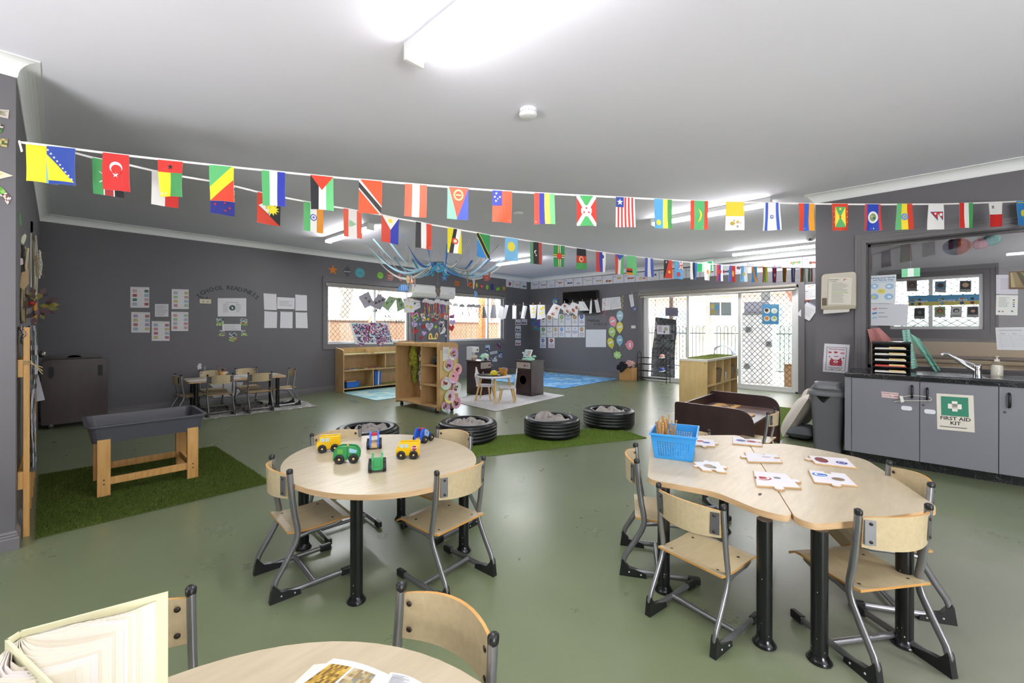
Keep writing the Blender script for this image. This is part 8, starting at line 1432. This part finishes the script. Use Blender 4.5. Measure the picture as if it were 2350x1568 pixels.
drape([(2070,758),(2087,756),(2106,845),(2082,850)],['#9fcfc0'],'mint cleaning cloth hanging straight at the sink window',4);drape([(2076,758),(2110,778),(2158,850),(2146,855)],['#8fc8b6'],'mint cloth tail spread diagonally towards the tap',5)
for px,py,r_,cs,lb in((2196,566,25,('#7a96c8','#3a5080','#2a3350','#a8402c','#d8a070','#e0cf9a'),'large rainbow honeycomb paper egg hung in the next room'),(2250,560,15,('#d88aa4','#e0a0b4','#cf7a98'),'pink honeycomb paper egg hung in the next room'),(2276,551,16,('#5aa8a8','#7ac0bc','#4a9a9c'),'teal honeycomb paper egg hung in the next room')):
 c=P(px,py,x=6.35);k=depth(c)/FPX;t=thing('honeycomb_egg',lb,'paper egg',c,0,'honeycomb paper eggs beyond the sink window');b=MB();n=28;kk=8;R_=r_*k*.93
 for i in range(n):
  for j in range(kk):
   def Q(i,j):a=2*PI*i/n;e_=PI*j/kk;w_=(1+.03*(i%2));return(R_*w_*math.sin(e_)*math.cos(a),R_*w_*math.sin(e_)*math.sin(a),R_*.85*math.cos(e_))
   q_=len(b.v);b.v+=[Q(i,j),Q(i,j+1),Q(i+1,j+1),Q(i+1,j)];b.f.append([q_,q_+1,q_+2,q_+3]);b.m.append(b.mi(mat(cs[int(i/n*len(cs))],.8)));b.sm.append(False)
 b.build('honeycomb',parent=t);b=MB();b.tube([(0,0,R_*.85),(0,0,CZ-c.z)],.001,'#d8d8d8',n=4);b.build('thread',parent=t)
XE=7.9
b=MB();b.box(XD+.14,-3.4,-.1,XC,YR-.14,0,mat('#8a8f86',.5));st(b,'floor_next_room')
b=MB();b.box(XD+.14,-3.4,CZ,XC,YR-.14,CZ+.1,M_CEIL);st(b,'ceiling_next_room')
wa=P(2070,632,x=XE);wb2=P(2258,625,x=XE);zb=P(2258,756,x=XE).z;zt=P(2258,628,x=XE).z;WE=(wb2.y,wa.y+.12,zb,zt)
M_WE=paint('next_room_wall','#a5a4a8',.03,.55,60,.1)
b=MB();wall_x(b,XE,XE+.12,-3.4,YR-.14,[WE],M_WE);st(b,'wall_next_room')
b=MB();b.box(XD+.14,-3.5,0,XE,-3.4,CZ,M_WE);st(b,'wall_next_room_side')
arch('x',XE,WE[0],WE[1],WE[2],WE[3],.12,'trim_5')
b=MB()
b.prism([(XE,-3.4,CZ-.09),(XE-.09,-3.4,CZ),(XE,-3.4,CZ)],(0,4.0,0),M_COVE);st(b,'trim_cornice_next_room')
root=bpy.data.objects.new('window_4',None);COL.objects.link(root);root.location=(XE,0,zb);tag(root,kind='structure');O4=root.location.copy()
def b4(mb,nm,**k):ob=mb.build(nm,**k);ob.location=-O4;ob.parent=root;return ob
b=MB();f=.04;x=XE+.02;a,c,d,e=WE
b.box(x,a,d,x+.05,a+f,e,M_ALU);b.box(x,c-f,d,x+.05,c,e,M_ALU);b.box(x,a+f,d,x+.05,c-f,d+f,M_ALU);b.box(x,a+f,e-f,x+.05,c-f,e,M_ALU);my=P(2136,700,x=XE).y;b.box(x-.01,my-.02,d+f,x+.05,my+.02,e-f,M_ALU);b4(b,'window_frame',bevel=.002)
b=MB();b.box(x+.02,a+f,d+f,x+.024,c-f,e-f,M_GLASS);b4(b,'window_pane')
dm=diamond('security_screen','x',x+.055,a+f,c-f,d+f,e-f,.105,.075,.004,M_SCRD);dm.location=-O4;dm.parent=root
def esheet(quad,its,lb,base,nm='picture_card',cat='card',grp='picture cards on the next room window',xo=XE+.015):psheet(nm,quad,('x',xo),its,lb,cat,base,grp)
FACE=lambda bg,hair,skin:[('r',.08,.06,.92,.74,bg),('u',),('e',.5,.38,.28,hair),('u',),('e',.52,.42,.18,skin),('l',.3,.84,.7,.92,1,'#4a4a50')]
esheet([(2080,644),(2105,643),(2105,669),(2081,669)],FACE('#6a5a4a','#3a2c24','#8a6a52'),'picture card of a brown-haired child, upper row, furthest along the window','#9a9a98')
esheet([(2145.5,646),(2171.5,645),(2171,672),(2145,671)],FACE('#5a88a8','#1d1c26','#3a2c30'),'picture card with a dark shape on blue, upper row beside the mullion','#a8a8a6')
esheet([(2202,644),(2229.5,644),(2229,671),(2201.5,671)],FACE('#2f3238','#c8b090','#d8a890'),'picture card of a fair-haired child, upper row, nearest the window catch','#a8a8a6')
esheet([(2098,707),(2123,706),(2123,733),(2097,732)],FACE('#17181c','#23252a','#6a6a6a'),'black picture card with a pale ring, lower row','#8a8a88');esheet([(2144,704),(2170,703.5),(2170,729),(2144,729)],FACE('#7a9a5a','#7a4a34','#b8705a'),'picture card of a red-haired child on green, lower row','#b0b0ae');esheet([(2182,703.5),(2208,703),(2207,729),(2180,729)],FACE('#c8c8c8','#3a3a3c','#b8b8b8'),'black and white picture card, lower row','#a8a8a6');esheet([(2219,703.5),(2246,703),(2246,729),(2218,729)],FACE('#2c2e36','#3a2a26','#c89a84'),'picture card of a resting child, lower row, nearest the window catch','#a8a8a6')
esheet([(2084,679),(2247,675),(2247,699),(2085,703)],[('r',0,0,1,.62,'#4f9ac8'),('r',0,.72,1,1,'#c9bc5a'),('r',0,.62,1,.72,'#cfc46a'),('u',)]+[('e',x_,.42,.025,c_)for x_,c_ in((.06,'#8a6a4a'),(.17,'#4a3428'),(.50,'#5a4232'),(.77,'#b8643a'),(.91,'#2f2422'))]+[('e',x_,.8,.03,c_)for x_,c_ in((.06,'#2a5a8a'),(.17,'#6a3a2c'),(.50,'#7aa0b8'),(.77,'#2a4a90'),(.91,'#8a2f34'))]+[('u',),('t',.20,.56,.30,'Nappie','#dfe8ea',True),('t',.56,.52,.30,'Changing','#dfe8ea',True),('t',.78,.50,.30,'Area','#dfe8ea',True)],'long blue banner reading Nappie Changing Area on the next room window','#4f9ac8','banner','banner',None)
t=thing('exit_sign','green running figure exit sign seen through the sink window','exit sign',P(2090,626,x=7.0));o=t.location;k=depth(o)/FPX;w2=22*k*1.4
b=MB();b.box(-.02,-w2/2,-.05,.0,w2/2,.05,mat('#7fd0a0',.4,emit=.7));b.build('housing',parent=t);b=MB();b.box(-.022,-w2*.16,-.05,-.02,w2*.16,.05,mat('#e6f2ea',.4,emit=.7));b.build('white_panel',parent=t);b=MB();b.box(-.03,-.004,.05,0,.004,CZ-o.z,'#c8c8c8');b.build('hanger',parent=t)
t=thing('nappy_bench','pale timber change bench beneath the next room window','bench',(7.25,-3.0,0));PT=wood('pale_timber','#c9b391','#d8c5a6',(2,8,8),.4)
b=MB();b.box(0,0,0,.64,3.5,.80,PT);b.build('carcass',parent=t);b=MB();b.box(-.03,0,.80,.64,3.5,.84,PT);b.build('top_board',parent=t,bevel=.003);b=MB();b.box(.45,0,.84,.64,3.5,zb-.16,mat('#c9b8a0',.5));b.build('splashback',parent=t)
for i in range(7):
 b=MB();b.box(-.018,.02+i*.5,.04,0,.49+i*.5,.78,PT);d_=b.build('door',parent=t,bevel=.002);b=MB();b.tube([(-.02,.08+i*.5,.62),(-.045,.08+i*.5,.63),(-.045,.08+i*.5,.70),(-.02,.08+i*.5,.71)],.005,M_CHROME,n=6);b.build('handle',parent=d_)
b=MB();b.box(7.3,-1.6,.842,7.62,.1,.875,mat('#8a7f78',.5));b.build('change_mat',label='grey-brown change mat on the pale timber bench in the next room',cat='mat',org=(7.3,-1.6,.842),bevel=.012)
batten(6.7,-2.7,-1.5,'added unseen batten light on the ceiling of the next room')  # lamp added out of view to light the next room
b=MB();b.box(-6,YB+.14,-.16,XC+8,16,-.06,mat('#b7ab98',.9));b.box(XC+.14,-6,-.16,24,YB+.2,-.06,mat('#c9c4bb',.9));st(b,'ground_outside')
t=thing('garden_fence','tan steel panel fence beyond the two windows','fence',(1.5,9.9,-.06));TF=mat('#8f6a4e',.7)
for i in range(46):
 b=MB();x=i*.22;b.box(x,0,.05,x+.21,.02,1.50,TF);b.build('panel',parent=t)
for i in range(6):b=MB();b.box(i*1.9,-.05,0,i*1.9+.06,.0,1.52,mat('#b98a66',.7));b.build('post',parent=t)
b=MB();b.box(0,-.04,1.46,10.2,.03,1.52,mat('#d8c4ae',.6));b.build('top_rail',parent=t)
def gum(x,y,r,h,lean,lb,seed):
 random.seed(seed);t=thing('gum_tree',lb,'tree',(x,y,-.06));m=mat('#7a6d60',.9);b=MB();pts=[(lean[0]*f+.05*math.sin(f*5+seed),lean[1]*f,h*f)for f in[i/8 for i in range(9)]];b.tube(pts,[r*(1-.55*i/8)for i in range(9)],m,n=10);b.build('trunk',parent=t)
 for k_ in range(5):f=.45+.1*k_;p=Vector((lean[0]*f,lean[1]*f,h*f));e_=p+Vector((random.uniform(-1,1),random.uniform(-.5,.5),random.uniform(.6,1.3)));b=MB();b.tube([p,(p+e_)/2+Vector((0,0,.15)),e_],[r*.3,r*.2,r*.08],m,n=6);b.build('branch',parent=t)
 vs=[];fs=[];
 for i in range(900):p=Vector((lean[0]*.85+random.gauss(0,.7),lean[1]*.85+random.gauss(0,.5),h*.86+random.gauss(0,.5)));a=random.uniform(0,6.28);l_=.07;d_=Vector((math.cos(a),math.sin(a),random.uniform(-.8,.2)))*l_;s_=d_.cross(Vector((0,0,1)))*.25;k_=len(vs);vs+=[p,p+d_*.5+s_,p+d_,p+d_*.5-s_];fs.append((k_,k_+1,k_+2,k_+3))
 me=bpy.data.meshes.new('foliage');me.from_pydata(vs,[],fs);me.materials.append(mat('#9aa872',.8));ob=bpy.data.objects.new('foliage',me);COL.objects.link(ob);ob.parent=t;tag(ob,kind='stuff')
gum(5.1,11.6,.16,4.6,(1.2,.2),'leaning pale gum tree beyond the fence at the first window',1);gum(4.5,12.2,.10,4.8,(-1.4,.3),'thin gum tree leaning the other way beyond the fence',2);gum(11.2,11.5,.12,4.2,(.3,.2),'leafy gum tree beyond the fence at the second window',4);gum(6.3,12.6,.1,4.4,(1.6,.1),'slender pale trunk beyond the fence near the first window mullion',6)
b=MB();b.box(8.36,9.0,-.06,8.5,9.14,2.6,mat('#d07a3c',.7));b.build('verandah_post',label='orange timber post outside the second window',cat='post',org=(8.4,9.05,-.06))
def ppost(y_,x_,w_,h_,col,lb):b=MB();b.box(x_,y_-w_/2,-.06,x_+w_,y_+w_/2,h_,col);b.build('verandah_post',label=lb,cat='post',org=(x_,y_,-.06),bevel=.004)
ppost(P(1626,800,x=11.5).y,11.5,.16,2.9,'#d9d9d8','white verandah post seen through the middle glass door');ppost(P(1540,700,x=11.0).y,11.0,.10,2.9,'#8a7468','brown verandah post behind the first door');ppost(P(1757,650,x=11.9).y,11.9,.2,2.9,'#6f706c','grey verandah post behind the screened door')
t=thing('pool_fence','black loop-top steel fence outside the sliding doors','fence',(12.6,-.5,-.06));BF=mat('#33403c',.4,.3)
zt_=P(1700,764,x=12.6).z+.06;zl=zt_+.28-.28
for i in range(40):
 y_=i*.19;b=MB();r_=.0475;b.tube([(0,y_-r_,0),(0,y_-r_,zt_+.12)]+[(0,y_-r_*math.cos(a),zt_+.12+r_*math.sin(a)*1.4)for a in[PI*q_/6 for q_ in range(1,6)]]+[(0,y_+r_,zt_+.12),(0,y_+r_,0)],.009,BF,n=6);b.build('loop_picket',parent=t)
for z in(.18,zt_-.02):b=MB();b.tube([(0,-.1,z),(0,7.6,z)],.016,BF,n=6);b.build('rail',parent=t)
y0=P(1703,760,x=11.2).y;y1=P(1772,760,x=11.2).y
t=thing('climbing_wall','white panelled climbing wall behind the screened door','locker',(11.2,y1,-.06));w_=y0-y1;hh=P(1740,722,x=11.2).z+.06  # locker-like climbing wall, its door boxes are plain panels
b=MB();b.box(.01,0,0,.4,w_,hh,'#cfd1d4');b.build('carcass',parent=t)
for i in range(3):
 for j in range(5):b=MB();b.box(0,w_*i/3+.01,hh*j/5+.01,.012,w_*(i+1)/3-.01,hh*(j+1)/5-.01,'#d9dbde');b.build('door',parent=t,bevel=.004)
b=MB();b.box(-.03,-.02,hh,.42,w_+.02,hh+.04,'#8a8c90');b.build('top_board',parent=t)
b=MB();b.box(11.22,y1+w_*.1,hh-.02,11.55,y1+w_*.95,hh+.25,mat('#9a9cab',.7));b.build('storage_tub',label='lilac-grey storage tub on top of the climbing wall',cat='tub',org=(11.3,y1,hh),bevel=.02)
for i,(px,py)in enumerate(((1717,757),(1765,790),(1714,841))):
 c=P(px,py,x=11.17);b=MB();b.ball(c,.07,'#5f6164',sc=(.4,1,1));b.build('climbing_hold',label=['dark rubber hold high on the climbing wall','dark rubber hold at the middle edge of the climbing wall','dark rubber hold low on the climbing wall'][i],cat='knob',group='dark holds on the climbing wall',org=c)
t=thing('outdoor_cupboard','brown timber outdoor cupboard at the foot of the screened door','cupboard',(10.3,P(1819,860,x=10.3).y,-.06));y_=P(1799,860,x=10.3).y-t.location.y;b=MB();b.box(.012,-.3,0,.4,y_,P(1810,836,x=10.3).z+.06,'#7a5a3a');b.build('carcass',parent=t);b=MB();b.box(0,-.29,.02,.012,y_-.01,P(1810,838,x=10.3).z+.04,'#8a6844');b.build('door',parent=t)
q_=[P(1504,728,x=XC+.55),P(1552,734,x=XC+.55),P(1548,868,x=XC+.55),P(1492,868,x=XC+.55)];t=thing('hanging_organiser','black mesh pocket organiser hanging outside the first glass door','organiser',q_[3]);o=t.location;F0=bil(q_)
b=MB();b.grid(lambda u,v:F0(u,v,-.02*math.sin(PI*u)*(v<.02)-.02*math.sin(8*v))-o,6,14,mat('#23242a',.8));b.build('backing',parent=t,solid=.006)
for j in range(6):
 for i in range(2):b=MB();b.grid(lambda u,v:F0(.05+.47*i+.42*u,.08+.15*j+.12*v,.01+.045*math.sin(PI*u))-o,5,3,mat('#2f3038',.7));b.build('pocket',parent=t,solid=.003)
for u in(0,1):p=F0(u,0,0)-o;b=MB();b.tube([p,p+Vector((0,0,1.3))],.006,'#3a3a40',n=5);b.build('strap',parent=t)
b=MB();b.prism([(12.2,P(1836,640,x=12.2).y-1.6,3.2),(12.2,P(1770,650,x=12.2).y,2.75),(12.2,P(1822,715,x=12.2).y,1.75),(12.2,P(1836,740,x=12.2).y-1.6,1.5)],(.02,0,0),mat('#b8604a',.8));b.build('shade_sail',label='terracotta shade sail edge outside the screened door',cat='shade sail',org=(12.2,2,2))
t=thing('steel_fence','pale green corrugated steel fence beyond the pool fence','fence',(15.5,-3.0,-.06));CG=mat('#a9c4b4',.6)
for i in range(34):b=MB();y_=i*.25;b.prism([(0,y_,0),(-.04,y_+.05,0),(-.04,y_+.12,0),(0,y_+.17,0),(0,y_+.25,0),(.01,y_+.25,0),(.01,y_,0)],(0,0,P(1650,738,x=15.5).z+.06),CG);b.build('sheet',parent=t)
t=thing('neighbour_house','neighbouring brick house with red tiled roof beyond the fence','house',(19,2,-.06));b=MB();b.box(0,0,0,4,8,2.6,mat('#c9b39c',.8));b.build('wall',parent=t);b=MB();b.prism([(-.5,-.5,2.6),(2,-.5,3.9),(4.5,-.5,2.6)],(0,9,0),mat('#b9785a',.8));b.build('roof',parent=t)
for y_ in(1.5,5.0):b=MB();b.box(-.03,y_,1.0,0,y_+1.4,2.1,mat('#7a8790',.3));b.build('window_pane',parent=t)
def bare(x,y,h,seed,lb):
 random.seed(seed);t=thing('bare_tree',lb,'tree',(x,y,-.06));m=mat('#c9b8a4',.9);b=MB();b.tube([(0,0,0),(.05,.02,h*.5)],[.09,.06],m,n=8);b.build('trunk',parent=t);b=MB()
 for i in range(70):p=Vector((random.gauss(0,.1),random.gauss(0,.15),h*random.uniform(.3,.6)));e_=p+Vector((random.uniform(-.9,.9),random.uniform(-1.3,1.3),random.uniform(.2,1.5)));b.tube([p,(p+e_)/2+Vector((0,random.uniform(-.2,.2),0)),e_],[.02,.013,.006],m,n=4)
 b.build('twigs',parent=t,kind='stuff')
bare(14.2,P(1668,700,x=14.2).y,2.4,3,'bare twiggy tree outside behind the middle glass door');bare(14.4,P(1610,700,x=14.4).y,2.6,5,'bare twiggy tree outside nearer the first glass door')
t=thing('outdoor_table','dark folding stand outside near the screened door','stand',(11.4,P(1795,870,x=11.4).y,-.06));b=MB()
for y_ in(-.25,.25):b.tube([(0,y_,0),(0,y_,.7)],.015,'#3c3f46',n=6);b.tube([(.4,y_,0),(.4,y_,.7)],.015,'#3c3f46',n=6)
b.build('leg_frame',parent=t);b=MB();b.box(-.02,-.3,.7,.44,.3,.73,'#d8dade');b.build('tabletop',parent=t)
t=thing('verandah_roof','white lined verandah roof outside the sliding doors','verandah roof',(XC+.14,-1.5,2.55));b=MB();b.box(0,0,0,1.9,8.5,.08,'#d9d9d6');b.build('lining',parent=t)
c=P(1660,800,x=12.0);t=thing('pram','dark pram frame outside behind the middle glass door','pram',(12.0,c.y,-.06));b=MB();b.grid(lambda u,v:(.3*(v-.5),.28*math.cos(PI*u),.55+.28*math.sin(PI*u)),8,4,mat('#4a4c54',.8));b.build('hood',parent=t,solid=.01);b=MB();b.tube([(0,-.25,.1),(0,.2,.55),(0,.3,.8)],.012,'#2a2a2e');b.tube([(0,.25,.1),(0,-.2,.55)],.012,'#2a2a2e');b.build('frame',parent=t)
for y_ in(-.27,.27):b=MB();b.lathe([(.09,-.015),(.1,0),(.09,.015)],(0,y_,.1),'#1d1d20',16,(0,1,0));b.build('wheel',parent=t)
